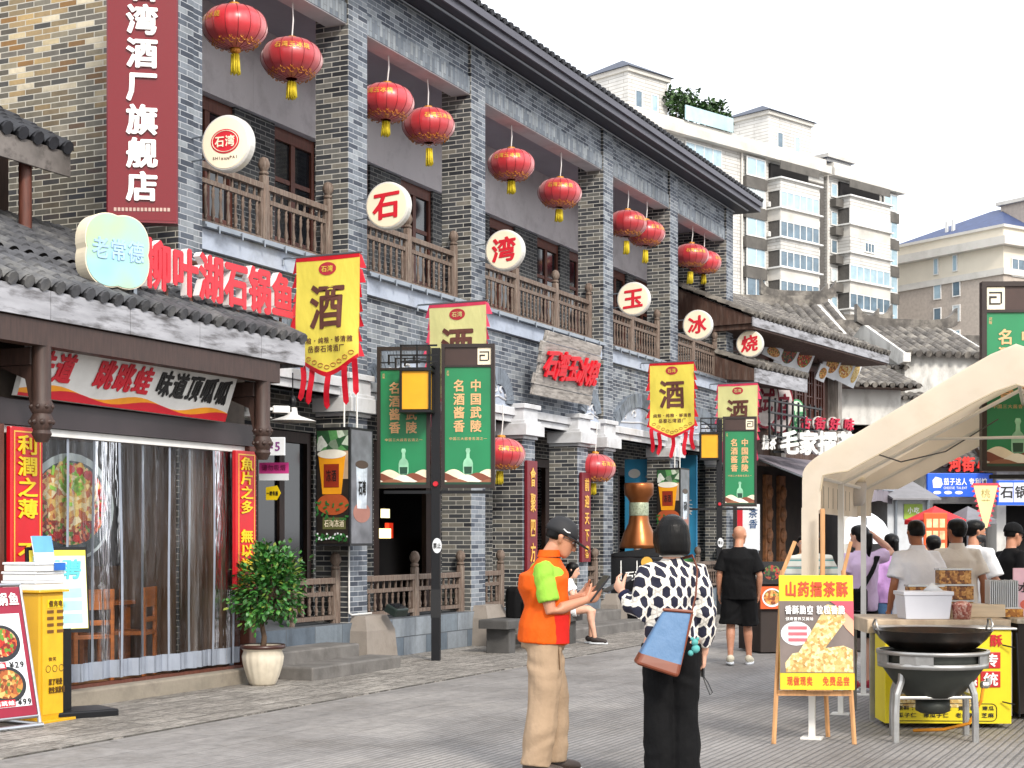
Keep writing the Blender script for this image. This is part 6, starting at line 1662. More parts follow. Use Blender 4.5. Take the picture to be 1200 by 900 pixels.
# ================================================================== OLD WHITE HOUSES WITH UPTURNED RIDGES
def old_house(px, py, Y, L, rise, depth, hwall, rz, label, horns=True):
    """ridge midpoint at the picture point (px, py); L ridge length"""
    q = at(px, py, Y)
    t = thing('old_house', label, 'house', (q.x, q.y, 0), rz, 'old white houses with tiled roofs')
    zr = q.z; ze = zr - rise
    tile_roof(-L / 2 + .05, L / 2 - .05, -depth, ze, -.05, zr - .05, .3, .4, .07).build('front_tiles', TILE2, t)
    b_ = tile_roof(-L / 2 + .05, L / 2 - .05, -depth, ze, -.05, zr - .05, .3, .4, .07, False); b_.v = [(x, -y, z) for x, y, z in b_.v]; b_.build('back_tiles', TILE2, t)
    MB().prismx([(-depth + .35, 0), (-depth + .35, ze + .05), (0, zr - .12), (depth - .35, ze + .05), (depth - .35, 0)], -L / 2 + .25, L / 2 - .25).build('wall', WALLW, t)
    for sg in (-1, 1):
        m = MB(); x = sg * (L / 2 - .12)
        m.prismx([(-depth - .05, ze - .25), (-depth - .05, ze + .02), (0, zr + .06), (depth + .05, ze + .02), (depth + .05, ze - .25), (depth * .9, ze - .3), (0, zr - .42), (-depth * .9, ze - .3)], x - .12, x + .12)
        m.build('gable_trim', WALLW, t)
    m = MB(); pts = []; n_ = 16
    for i in range(n_ + 1):
        a = -1 + 2 * i / n_; x = a * (L / 2 + .25)
        pts.append((x, (abs(a) ** 6) * (.55 if horns else .12)))
    for i in range(n_):
        (x0, d0), (x1, d1) = pts[i], pts[i + 1]
        w0 = .26 * (1 - .6 * max(0, abs(x0) / (L / 2) - .75) * 2); w1 = .26 * (1 - .6 * max(0, abs(x1) / (L / 2) - .75) * 2)
        m.add([(x0, -.1, zr - .06 + d0 * .35), (x1, -.1, zr - .06 + d1 * .35), (x1, .1, zr - .06 + d1 * .35), (x0, .1, zr - .06 + d0 * .35), (x0, -.1, zr + w0 + d0), (x1, -.1, zr + w1 + d1), (x1, .1, zr + w1 + d1), (x0, .1, zr + w0 + d0)],
              [(0, 1, 2, 3), (4, 7, 6, 5), (0, 4, 5, 1), (3, 2, 6, 7), (0, 3, 7, 4), (1, 5, 6, 2)])
    m.build('ridge', TILE2, t)
    f = MB().box(L / 2 - .26, L / 2 - .236, -.7, .7, ze - 1.4, ze - .3).build('window', DARKWOOD, t); MB().box(L / 2 - .236, L / 2 - .23, -.6, .6, ze - 1.3, ze - .4).build('pane', GLASS_D, f)
    return t
old_house(897, 356, 50, 3.6, 1.2, 2.2, 5, R(10), 'white house with horned ridge rising just right of the brick building end')
old_house(935, 350, 54, 2.2, 1.2, 2.0, 5, R(10), 'narrow white house with horned ridge, second from the brick building end')
old_house(967, 384, 52, 3.2, 1.2, 2.2, 5, R(10), 'white house with horned ridge right behind the timber shophouse eave')
old_house(1002, 378, 55, 2.2, 1.3, 2.0, 5, R(10), 'narrow white house with horned ridge behind the right end of the timber shophouse')
old_house(1062, 384, 50, 3.0, 1.15, 2.6, 5, R(14), 'house with broad grey tiled roof and dark gable opening, above the canopy')
old_house(1150, 402, 56, 3.4, 1.1, 2.6, 5, R(6), 'plain low tiled house behind the canopy peak', False)
def wall_block(px0, px1, pyt, Y, d, label, rz=0.0, cap=True):
    a = at(px0, pyt, Y); b_ = at(px1, pyt, Y); w = (b_.x - a.x)
    t = thing('white_wall', label, 'wall', (a.x, Y, 0), rz, 'white stepped gable walls')
    MB().box(0, w, 0, d, 0, a.z).build('wall', WALLW, t)
    if cap: tile_roof(-.15, w + .15, -.2, a.z + .02, d / 2, a.z + .3, .26, .3, .05).build('coping', TILE2, t)
    return t
wall_block(1008, 1060, 432, 47.5, 3, 'stepped white wall under the broad tiled roof, left part', R(8))
wall_block(1046, 1095, 468, 46.5, 2.5, 'lower white wall with tile coping right of the timber shophouse', R(8))
wall_block(1085, 1400, 505, 52, 3, 'long white wall behind the red rooftop characters', R(4))

# ================================================================== SNACK SHOPS AT THE END OF THE STREET
def shop(px0, px1, Y, zt, label, rz, roof=True):
    a = at(px0, 630, Y); w = (px1 - px0) / FPX * Y
    t = thing('snack_shop', label, 'shop', (a.x, Y, 0), rz, 'snack shops closing the street')
    MB().box(0, .25, 0, 4, 0, zt).box(w - .25, w, 0, 4, 0, zt).box(.25, w - .25, 0, .3, zt - 1.0, zt).build('wall', WALLW, t)
    MB().box(.25, w - .25, 1.2, 4, 0, zt - 1.0).build('dark_front', DARKROOM, t)
    if roof: tile_roof(-.3, w + .3, -.7, zt + .05, 2.5, zt + 1.2, .26, .3, .05).build('tiles', TILE2, t); MB().prismx([(-.65, zt + .0), (2.5, zt + 1.1), (4, zt + .9), (4, zt), (0, zt - .001)], -.2, w + .2).build('roof_core', OLDWOOD, t)
    return t
shop(1083, 1168, 44, 3.5, 'snack shop under the bright blue sign', R(3))
shop(1168, 1262, 43, 3.45, 'snack shop under the white and blue menu sign at the right edge', R(-2))
t = shop(986, 1064, 44.5, 5.75, 'dark timber annex under a tiled eave right of the food pictures', R(16)); t['category'] = 'annex'; t.name = 'timber_annex'; del t['group']
BLUES = mat('bright_blue_sign', '1459d8', .35, var=.04)
a = at(1086, 582, 43.1)
t = thing('blue_shop_sign', 'bright blue shop sign with white characters and a cartoonless white badge', 'sign', a, R(3))
t['label'] = 'bright blue shop sign with white characters and a white badge'
MB().bbox(0, 1.82, -.06, .06, 0, .64, .01).build('board', BLUES, t)
m = MB(); text(m, '茄子达人', .44, 1.10, .30, .52, -.065, .003, .03); text(m, '专利馆', 1.14, 1.66, .30, .52, -.065, .003, .03); text(m, 'CHEESE', .44, .76, .20, .28, -.065, .002, .02); text(m, 'TALENT', .80, 1.1, .20, .28, -.065, .002, .02)
m.build('lettering', WHT_INK, t, fix=False)
m = MB().prism([(.16, .24), (.36, .24), (.42, .34), (.38, .50), (.22, .54), (.14, .44)], -.068, -.0625); 
for k in range(3): m.prism(ell(.27 + k * .3, .11, .11, .045, 14), -.068, -.0625)
m.build('badges', WHT_INK, t)
a = at(1168, 592, 42.2)
t = thing('menu_sign', 'long white menu sign with a blue border at the right edge', 'sign', a, R(-2))
MB().bbox(0, 2.0, -.06, .06, 0, .66, .01).build('board', BLUES, t)
for k in range(5): MB().box(.04 + k * .39, .41 + k * .39, -.066, -.061, .08, .60).build('panel', mat('menu_print', 'ccd0dc', .5, var=.2, scale=4), t)
m = MB(); text(m, '石锅鱼面', .06, 1.60, .16, .54, -.07, .002, .02); m.build('lettering', BLK_INK, t, fix=False)
a = at(1110, 554, 43.15)
t = thing('rooftop_characters', 'red raised characters standing on the tiles above the blue shop sign', 'sign', a, R(3))
for k, ch in enumerate('河街小吃'):
    f = MB(); x = k * .38 + (.04 if k > 1 else 0); text(f, ch, x, x + .38, .0, .46, 0, .07, .05); f.build('character', mat('sign_red', 'd3261c', .45), t)
MB().box(0, 1.55, .05, .08, .04, .08).build('frame', BLACKM, t)
# white kiosk wall with a grey lean-to and green plate
a = at(1040, 630, 38)
t = thing('kiosk', 'pale kiosk with a grey lean-to roof left of the blue sign', 'kiosk', (a.x, 38, 0), R(12))
MB().box(0, 1.05, 0, 2, 0, 2.55).build('wall', mat('pale_kiosk_wall', 'b9bdc2', .7, var=.06, dirt='8c8c8a', dirt_amt=.3), t)
MB().prismx([(-.5, 2.45), (-.5, 2.49), (1.5, 3.1), (1.5, 2.56), (0, 2.56)], -.1, 1.15).build('lean_to', mat('grey_sheet', '77767a', .6, var=.1), t)
MB().tube([(.2, -.05, 0), (.2, -.05, 2.5)], .03, 6).tube([(1.02, -.06, 0), (1.02, -.06, 2.5)], .04, 6).build('pipe', STEEL, t)
MB().box(.42, .90, -.03, -.005, 2.0, 2.36).build('green_plate', mat('olive_green_plate', '8ea93a', .5), t)
m = MB(); text(m, '小吃', .5, .82, 2.12, 2.3, -.033, .002, .02); m.build('lettering', WHT_INK, t, fix=False)
t = thing('white_parasol', 'white sheet shade behind the woman with the raised arm', 'parasol', at(1018, 614, 24), R(10))
MB().grid(lambda a_, b_: ((a_ - .5) * .8 * (1 - .3 * b_), .2 * b_, -.3 + .5 * math.sin(b_ * 1.4) * (1 - (a_ - .5) ** 2)), 10, 8).build('fabric', PAPER, t, True)
MB().tube([(0, .1, -1.5), (0, .1, .1)], .015, 6).build('pole', STEEL, t)
# red and grey umbrella, menu, pennant
a = at(1108, 600, 25)
t = thing('stall_umbrella', 'red and grey stall umbrella below the blue shop sign', 'umbrella', (a.x, 25, 0), R(8))
def umb(x0, x1, m_):
    m = MB(); cx_ = (x0 + x1) / 2; w = (x1 - x0) / 2
    m.add([(x0, -.5, 1.83), (x1, -.5, 1.83), (x1, .5, 1.83), (x0, .5, 1.83), (cx_, 0, 2.05)], [(0, 1, 4), (1, 2, 4), (2, 3, 4), (3, 0, 4)])
    m.add([(x0, -.5, 1.76), (x1, -.5, 1.76), (x1, .5, 1.76), (x0, .5, 1.76), (x0, -.5, 1.83), (x1, -.5, 1.83), (x1, .5, 1.83), (x0, .5, 1.83)], [(0, 1, 5, 4), (1, 2, 6, 5), (2, 3, 7, 6), (3, 0, 4, 7)])
    return m
umb(-.48, .12, None).build('red_canopy', mat('umbrella_red', 'd1131c', .6), t); umb(.125, .62, None).build('grey_canopy', mat('umbrella_grey', '6d6c72', .6), t)
MB().tube([(-.18, 0, 0), (-.18, 0, 2.0)], .02, 6).tube([(.37, 0, 0), (.37, 0, 2.0)], .02, 6).build('pole', STEEL, t)
a = at(1096, 645, 23.5)
t = thing('orange_menu', 'orange stall menu board with pale squares below the red umbrella', 'menu board', (a.x, 23.5, 0), R(4))
bev(MB().bbox(-.18, .18, -.015, .015, 1.0, 1.92, .01).build('board', mat('orange_menu_print', 'd8531c', .5), t), .02)
for i in range(3):
    for j in range(4): MB().box(-.14 + i * .10, -.06 + i * .10, -.02, -.0155, 1.70 - j * .18, 1.83 - j * .18).build('dish_square', mat('peach_print', 'f0c090', .5, var=.3, scale=9), t)
MB().tube([(0, .03, 0), (0, .03, 1.1)], .02, 6).build('pole', STEEL, t)
a = at(1155, 567, 21.5)
t = thing('pennant', 'cream triangular pennant with a red fringe hanging by the blue shop sign', 'flag', a, R(-3))
MB().add([(-.17, 0, 0), (.17, 0, 0), (.02, -.01, -.60), (-.02, -.01, -.60)], [(0, 1, 2, 3)]).build('cloth', mat('cream_silk', 'dfcf95', .6, var=.06), t)
m = MB()
for sg in (-1, 1):
    for k in range(9):
        f0, f1 = k / 9, (k + .8) / 9
        x0, x1 = sg * (.17 - .15 * f0), sg * (.17 - .15 * f1)
        m.add([(x0, -.004, -.6 * f0), (x0 + sg * .035, -.006, -.6 * f0 - .04), (x1, -.004, -.6 * f1)], [(0, 1, 2)])
m.box(-.17, .17, -.006, -.003, -.02, .01).build('fringe', mat('rose_fringe', 'c23a4a', .6), t)
m = MB(); text(m, '桃花源', -.07, .07, -.48, -.06, -.004, 0, .0, 0, True); m.build('lettering', mat('olive_ink', '8a7a3a', .6), t, fix=False)
MB().tube([(.0, .03, -2.3), (.0, .03, .05)], .012, 6).build('pole', BLACKM, t)
# white calligraphy poster by the end pier
a = at(877, 645, 33.5)
t = thing('calligraphy_poster', 'tall white poster with blue brush writing beyond the far lamp post', 'poster', a, R(-8))
MB().bbox(-.24, .24, -.02, .02, 0, .98, .004).build('sheet', PAPER, t)
MB().box(-.235, -.12, -.025, -.021, .3, .9).build('red_block', RED_INK, t)
m = MB(); text(m, '茶香', .0, .2, .45, .9, -.024, 0, .02, .1, True); m.build('lettering', mat('ink_blue', '33517a', .5), t, fix=False)
MB().tube([(-.2, .03, 0), (-.2, .03, -1.26)], .015, 5).tube([(.2, .03, 0), (.2, .03, -1.26)], .015, 5).build('pole', STEEL, t)

# ================================================================== APARTMENT BLOCKS FAR BEHIND
AW = mat('pale_apartment_tile', 'c9c6c0', .8, var=.05, scale=.3, dirt='8f8b84', dirt_amt=.35, dirt_scale=.4)
def tiled(name, c1, c2, s=.9):
    m, n, b = newmat(name); t_ = n.nodes.new('ShaderNodeTexCoord'); sx = n.nodes.new('ShaderNodeSeparateXYZ'); n.links.new(t_.outputs['Object'], sx.inputs[0])
    cv = n.nodes.new('ShaderNodeCombineXYZ'); n.links.new(mth(n, 'ADD', sx.outputs[0], sx.outputs[1]), cv.inputs[0]); n.links.new(sx.outputs[2], cv.inputs[1])
    bt = nd(n, 'ShaderNodeTexBrick'); bt.inputs['Scale'].default_value = 1; bt.inputs['Brick Width'].default_value = s * 7; bt.inputs['Row Height'].default_value = s * .62; bt.inputs['Mortar Size'].default_value = .03; bt.inputs['Color1'].default_value = (*hx(c1), 1); bt.inputs['Color2'].default_value = (*[q * .93 for q in hx(c1)], 1); bt.inputs['Mortar'].default_value = (*hx(c2), 1)
    n.links.new(cv.outputs[0], bt.inputs['Vector']); f = noi(n, t_.outputs['Object'], .35, 6, .7)
    c = mixc(n, .6, bt.outputs['Color'], ramp(n, f, [(.34, (.58,) * 3), (.58, (1,) * 3)]), 'MULTIPLY'); n.links.new(c, b.inputs['Base Color']); b.inputs['Roughness'].default_value = .8; return m
ATILE = tiled('cream_apartment_tile', 'd2d1ce', 'a09c96', .55); AGREY = mat('dark_balcony_grey', '5b5854', .8, var=.2, scale=1)
AROOF = mat('slate_blue_roof', '3f4656', .7, var=.15, scale=1); AGL = mat('sky_blue_glass', '9db6c4', .12, var=.15, scale=.8, spec=.8)
ADARK = mat('apartment_recess', '55524f', .9, var=.15)
AX = at(790, 630, 150); ARZ = R(43.5)
t = thing('apartment_block', 'large pale apartment block with rooftop towers and stacked balconies', 'apartment block', (AX.x, 150, 0), ARZ)
ZT = 39.8
MB().box(-16, 24.1, 0, 13, 0, ZT).box(25.0, 37.8, 0, 13, 0, ZT).box(24.1, 25.0, 2.5, 13, 0, ZT).build('wall', ATILE, t)
MB().box(21.3, 24.1, -.05, 2.5, 0, ZT - 1).build('dark_strip', ADARK, t)
for (a0, a1) in ((-16.6, 24.3), (24.8, 38.5)): MB().box(a0, a1, -.9, 13.5, ZT, ZT + .8).box(a0 + .4, a1 - .4, -.5, 13, ZT + .81, ZT + 1.5).build('cornice', AW, t)
WMB = {}
def win_mesh(w, h_, n_):
    gv = rwin.randrange(4); k = ('w', w, h_, n_, gv)
    if k not in GL:
        m = MB(); m.cur = 0; m.box(0, w, -.10, 0.02, 0, .12).box(0, w, -.10, .02, h_ - .12, h_)
        for i in range(n_ + 1): m.box((w - .1) * i / n_, (w - .1) * i / n_ + .1, -.10, .02, .12, h_ - .12)
        m.cur = 1; m.box(.05, w - .05, -.06, -.02, .1, h_ - .1)
        o = m.build('window', [WHITEP, AGV[gv]]); GL[k] = o.data; bpy.data.objects.remove(o)
    return GL[k]
AGV = [AGL, mat('dim_glass', '5f7280', .1, var=.3, scale=.7), mat('curtained_glass', 'c3cdd1', .2, var=.12, scale=1), AGL]
rwin = random.Random(9)
def win(par, x, y, z, w, h_, n_, rz=0):
    o = bpy.data.objects.new('window', win_mesh(w, h_, n_)); COL.objects.link(o); o.parent = par; o.location = (x, y, z); o.rotation_euler = (0, 0, rz); return o
rb = random.Random(2)
for f_ in range(5, 13):
    z = ZT - 3.0 * (13 - f_)
    # bays that stand proud of the wall
    for (a0, a1) in ((14.5, 21.1), (26.6, 34.2)):
        top = f_ == 12; ope = (f_ == 12)
        MB().box(a0, a1, -1.6, -.001, z - .25, z + .9).build('balcony', AW if f_ % 2 else ATILE, t)
        MB().box(a0 - .3, a1 + .3, -1.9, -.001, z + .9, z + 1.05).build('ledge', WHITEP, t)
        if ope:
            MB().box(a0 + .1, a1 - .1, -.3, -.002, z + 1.05, z + 2.7).build('loggia', DARKROOM, t); MB().box(a0, a1, -1.6, -1.5, z + 1.9, z + 2.75).build('balcony_screen', AGREY, t)
        elif f_ == 10 and a0 > 20:
            MB().box(a0, a1, -1.6, -.002, z + 1.05, z + 2.75).build('closed_loggia', ATILE, t); win(t, a0 + 2.6, -1.62, z + 1.3, 1.8, 1.1, 3)
        else:
            MB().box(a0 + .1, a1 - .1, -1.45, -.002, z + 1.05, z + 2.75).build('loggia', ADARK, t)
            win(t, a0, -1.5, z + 1.06, a1 - a0, 1.68, 6); win(t, a0 - .02, -.05, z + 1.06, 1.4, 1.68, 2, R(-90)) if False else None
            if f_ == 7 and a0 > 20: MB().box(a0 - .1, a1 + .1, -1.75, -1.65, z + .1, z + 1.2).build('green_railing', mat('green_rail', '5f8f84', .5), t)
    for (a0, w, n_) in ((10.6, 3.0, 2), (34.9, 2.6, 2)):
        MB().box(a0 - .2, a0 + w + .2, -.5, -.001, z - .35, z + .75).build('planter', AGREY, t)
        win(t, a0, -.3, z + .85, w, 1.9, n_)
    win(t, 1.5, -.06, z + .9, 5.5, 1.8, 4) if f_ > 9 else None
    win(t, 25.3, -.05, z + .9, 1.1, 1.5, 1); MB().box(25.2, 26.55, -.8, -.061, z - .2, z + .65).build('ac_shelf', AGREY, t); MB().bbox(21.8, 22.7, -.55, -.051, z + .2, z + .85, .04).build('air_conditioner', WHITEP, t); MB().bbox(14.1, 14.45, -.45, -.002, z + 1.2, z + 1.7, .03).build('air_conditioner', WHITEP, t) if f_ % 3 else None
for x in (10.1, 13.9, 24.6): MB().tube([(x, -.15, 10), (x, -.15, ZT)], .12, 6).build('downpipe', AW, t)
def tower(x0, x1, y0, y1, h_, name='roof_tower'):
    o = MB().box(x0, x1, y0, y1, ZT + .5, ZT + h_).build(name, ATILE, t)
    MB().box(x0 - .25, x1 + .25, y0 - .25, y1 + .25, ZT + h_, ZT + h_ + .4).build('tower_cornice', AW, o)
    m = MB(); m.add([(x0 - .5, y0 - .5, ZT + h_ + .401), (x1 + .5, y0 - .5, ZT + h_ + .401), (x1 + .5, y1 + .5, ZT + h_ + .401), (x0 - .5, y1 + .5, ZT + h_ + .401), ((x0 + x1) / 2, (y0 + y1) / 2, ZT + h_ + 2.3)], [(0, 1, 4), (1, 2, 4), (2, 3, 4), (3, 0, 4), (3, 2, 1, 0)]); m.build('hip_roof', AROOF, o)
    w = (x1 - x0) / 4
    for k in (1, 2.6): q_ = win(o, x0 + w * k - .5, y0 - .03, ZT + h_ - 3.2, 1.0, 1.7, 1)
tower(-5.4, .2, 1.0, 7.5, 5.2); tower(16.2, 23.6, 1.2, 8.4, 5.2)
MB().box(29, 33.5, 3, 8, ZT + 1, ZT + 3.2).build('stair_head', ATILE, t); MB().box(28.6, 33.9, 2.6, 8.4, ZT + 3.2, ZT + 3.6).build('stair_cap', AW, t)
MB().prismx([(-.4, ZT + 1.5), (5, ZT + 3.0), (10, ZT + 1.5)], 24.9, 38.2).build('slate_roof', AROOF, t)
MB().tube([(10.5, 3, ZT), (10.5, 3, ZT + 8)], .06, 4).tube([(18, 6, ZT + 8), (18, 6, ZT + 13)], .05, 4).build('antenna', STEEL, t)
m = MB(); m.box(.8, 8.0, -.75, -.65, ZT + 1.5, ZT + 2.9); m.build('roof_glazing', mat('pale_glazing', 'a9c4cc', .2, var=.15, scale=.6), t)

APL = leaf_mat('roof_plant_leaf', ['22361f', '33502a', '4c6a3a', '2a4426'])
for k, (cx_, w, lab) in enumerate(((2.2, 2.8, 'left mass of dark climbing greenery on the apartment roof terrace'), (6.6, 2.2, 'right trailing greenery on the apartment roof terrace'))):
    p_ = Vector((AX.x, 150, 0)) + Matrix.Rotation(ARZ, 3, 'Z') @ Vector((cx_, .6, ZT + 1.4))
    t2 = thing('roof_shrub', lab, 'shrub', p_, ARZ, 'greenery on the apartment roof')
    m = MB()
    for q_ in range(900):
        a_ = rl.uniform(0, 6.283); r_ = math.sqrt(rl.random()); x = w * r_ * math.cos(a_); z_ = (1.2 + 1.3 * r_ * math.sin(a_)) + .35 * math.sin(x * 2.3) - .12 * k * x
        leaf(m, (x, rl.uniform(-.9, .9), z_ + .7 - .2 * k), (rl.gauss(0, 1), rl.gauss(0, 1), rl.gauss(0, 1)), rl.uniform(.35, .65))
    m.build('foliage', APL, t2, fix=False)
    st = MB()
    for x in (-1.2, .2, 1.1): st.tube([(x, 0, 0), (x + .2, 0, 2.2)], [.08, .04], 5)
    st.build('stem', MATS['bark'], t2)
# second block: corner towards the camera
BXX = at(1176, 630, 170); dl = Vector((-.556, .831, 0)); rzl = math.atan2(-dl.y, -dl.x)       # local x runs from the far left end to the corner
t = thing('apartment_building', 'smaller beige and cream apartment building with a blue hipped roof at the right', 'apartment building', (BXX.x, 170, 0), rzl)
ZB = 33.4
BEI = mat('beige_pebbledash', 'b0a59b', .85, var=.1, scale=3)
MB().box(-15.4, 0, 0, 12, 0, 30.0).build('lower_wall', BEI, t)
MB().box(-15.4, 0, 0, 12, 30.001, 33.0).build('upper_wall', mat('cream_apartment_wall', 'd8d0c0', .8, var=.04, scale=.5), t)
MB().box(-15.6, .25, -.25, 12.3, 29.9, 30.6).box(-16.4, .9, -.9, 13, 33.01, 33.9).build('band', AW, t)
MB().box(-15.4, 0, 0.0, 12, 33.901, 35.0).build('parapet', MATS['cream_apartment_wall'], t); MB().box(-15.7, .3, -.3, 12.3, 35.001, 35.3).build('parapet_cap', AW, t)
m = MB(); m.add([(-15.6, -.2, 35.31), (.2, -.2, 35.31), (.2, 12.2, 35.31), (-15.6, 12.2, 35.31), (-6.5, 6, 38.5), (-5.0, 6, 38.5)], [(0, 1, 5, 4), (1, 2, 5), (2, 3, 4, 5), (3, 0, 4), (0, 3, 2, 1)]); m.build('hip_roof', mat('blue_tile_roof', '38476d', .6, var=.15, scale=1.5), t)
MB().box(-4.4, 0.6, 5, 9, 35.35, 38.6).build('stair_head', BEI, t); MB().box(-4.8, 1.0, 4.6, 9.4, 38.601, 39.0).build('stair_cap', AW, t)
for k in range(2): MB().box(-8.9 + k * .9, -8.6 + k * .9, 1.0, 1.3, 35.8, 37.2).build('vent_pipe', WHITEP, t)
for i, z in enumerate((31.1, 28.3, 25.5, 22.7, 19.9, 17.1)):
    for x in (-9.6, -6.9):
        win(t, x, -.05, z, 1.1 if i else .7, 1.9, 1)
for i in range(5): win(t, .06, 1.2, 17.4 + i * 3.0 + (.4 if i == 4 else 0), 3.2, 2.0, 3, R(90)); MB().box(0.02, .6, 1.0, 4.6, 16.2 + i * 3.0, 17.2 + i * 3.0).build('planter', AGREY, t)
# ================================================================== PEOPLE
import numpy as np
def cloth(name, col, var=0.10, rough=0.85):
    m = mat(name, col, rough, var=var, scale=3.0, spec=0.2)
    n = m.node_tree; b = n.nodes['Principled BSDF']
    if not b.inputs['Normal'].is_linked:
        bumpn(n, b, noi(n, objco(n, (1, 1, 0.7)), 9.0, 4, 0.55), 0.55, 0.03)
    return m
SKIN = mat('skin', 'b98266', 0.5, var=0.06, scale=8)
SKIN2 = mat('tanned_skin', '9a6244', 0.5, var=0.06, scale=8)
SKIN3 = mat('fair_skin', 'd0a088', 0.5, var=0.06, scale=8)
HAIR = mat('black_hair', '050404', 0.36, var=0.3, scale=20, stretch=(8, 8, 0.5), bump=0.4, bscale=14, spec=.2)
BLKC = cloth('black_cloth', '09090b', .05)
def ring(c, rx, ry, z=None): return (Vector(c), rx, ry, XA, YA)
def hand(mb, w, d, nrm, side, curl=0.5, s=1.0, thumb=0.5, spread=0.0):
    """palm and five fingers; d along the hand, nrm out of the palm, side towards the thumb"""
    d = Vector(d).normalized(); nrm = (Vector(nrm) - d * Vector(nrm).dot(d)).normalized(); sd = d.cross(nrm).normalized()
    if sd.dot(Vector(side)) < 0: sd = -sd
    w = Vector(w)
    mb.loft([(w - d * 0.01 * s, .024 * s, .018 * s, sd, nrm), (w + d * .025 * s, .032 * s, .017 * s, sd, nrm), (w + d * .06 * s, .041 * s, .015 * s, sd, nrm), (w + d * .092 * s, .038 * s, .012 * s, sd, nrm)], 10)
    for k, (o, L, r_) in enumerate(((.030, .88, .0088), (.010, 1.0, .0092), (-.011, .93, .0088), (-.030, .74, .0078))):
        p = w + d * (.082 - .006 * abs(k - 1)) * s + sd * o * s
        dd = (d + sd * (o * 2.5 * spread)).normalized(); pts = [p]
        for q, seg in enumerate((.044, .028, .022)):
            a = curl * (0.55, 0.8, 0.6)[q] * (1 + 0.08 * k)
            dd = (dd * math.cos(a) + nrm * math.sin(a)).normalized()
            p = p + dd * seg * L * s; pts.append(p)
        mb.tube(pts, [r_ * s, r_ * s * .95, r_ * s * .88, r_ * s * .75], 8, round_=True)
    p = w + d * .022 * s + sd * .026 * s; dd = (d * .75 + sd * .75 + nrm * .35 * thumb).normalized(); pts = [p]
    for seg, a in ((.036, 0), (.03, .35), (.024, .3)):
        dd = (dd + nrm * a * thumb + d * .25 * a).normalized(); p = p + dd * seg * s; pts.append(p)
    mb.tube(pts, [.0125 * s, .0115 * s, .0100 * s, .0085 * s], 8, round_=True)
DEF = dict(hipL=(-.088, 0, .90), hipR=(.088, 0, .90), kneeL=(-.095, .02, .49), kneeR=(.095, .02, .49), ankL=(-.10, -.02, .085), ankR=(.10, -.02, .085),
           shL=(-.165, -.01, 1.352), shR=(.165, -.01, 1.352), elL=(-.235, -.04, 1.10), elR=(.235, -.04, 1.10), wrL=(-.24, .06, .86), wrR=(.24, .06, .86),
           pelvis=(0, 0, .92), waist=(0, 0, 1.07), chest=(0, 0, 1.25), neck=(0, -.015, 1.43), head=(0, .02, 1.575), yaw=0, pitch=0, roll=0, footL=0.12, footR=-0.12, toeL=0, toeR=0)
def head_profile():
    return [(-.112, .055, .020, .020), (-.100, .050, .040, .038), (-.075, .030, .053, .060), (-.045, .015, .062, .078), (-.01, .004, .070, .090), (.03, -.004, .075, .097), (.065, -.008, .072, .092), (.09, -.010, .060, .076), (.108, -.012, .040, .05), (.116, -.012, .014, .02)]
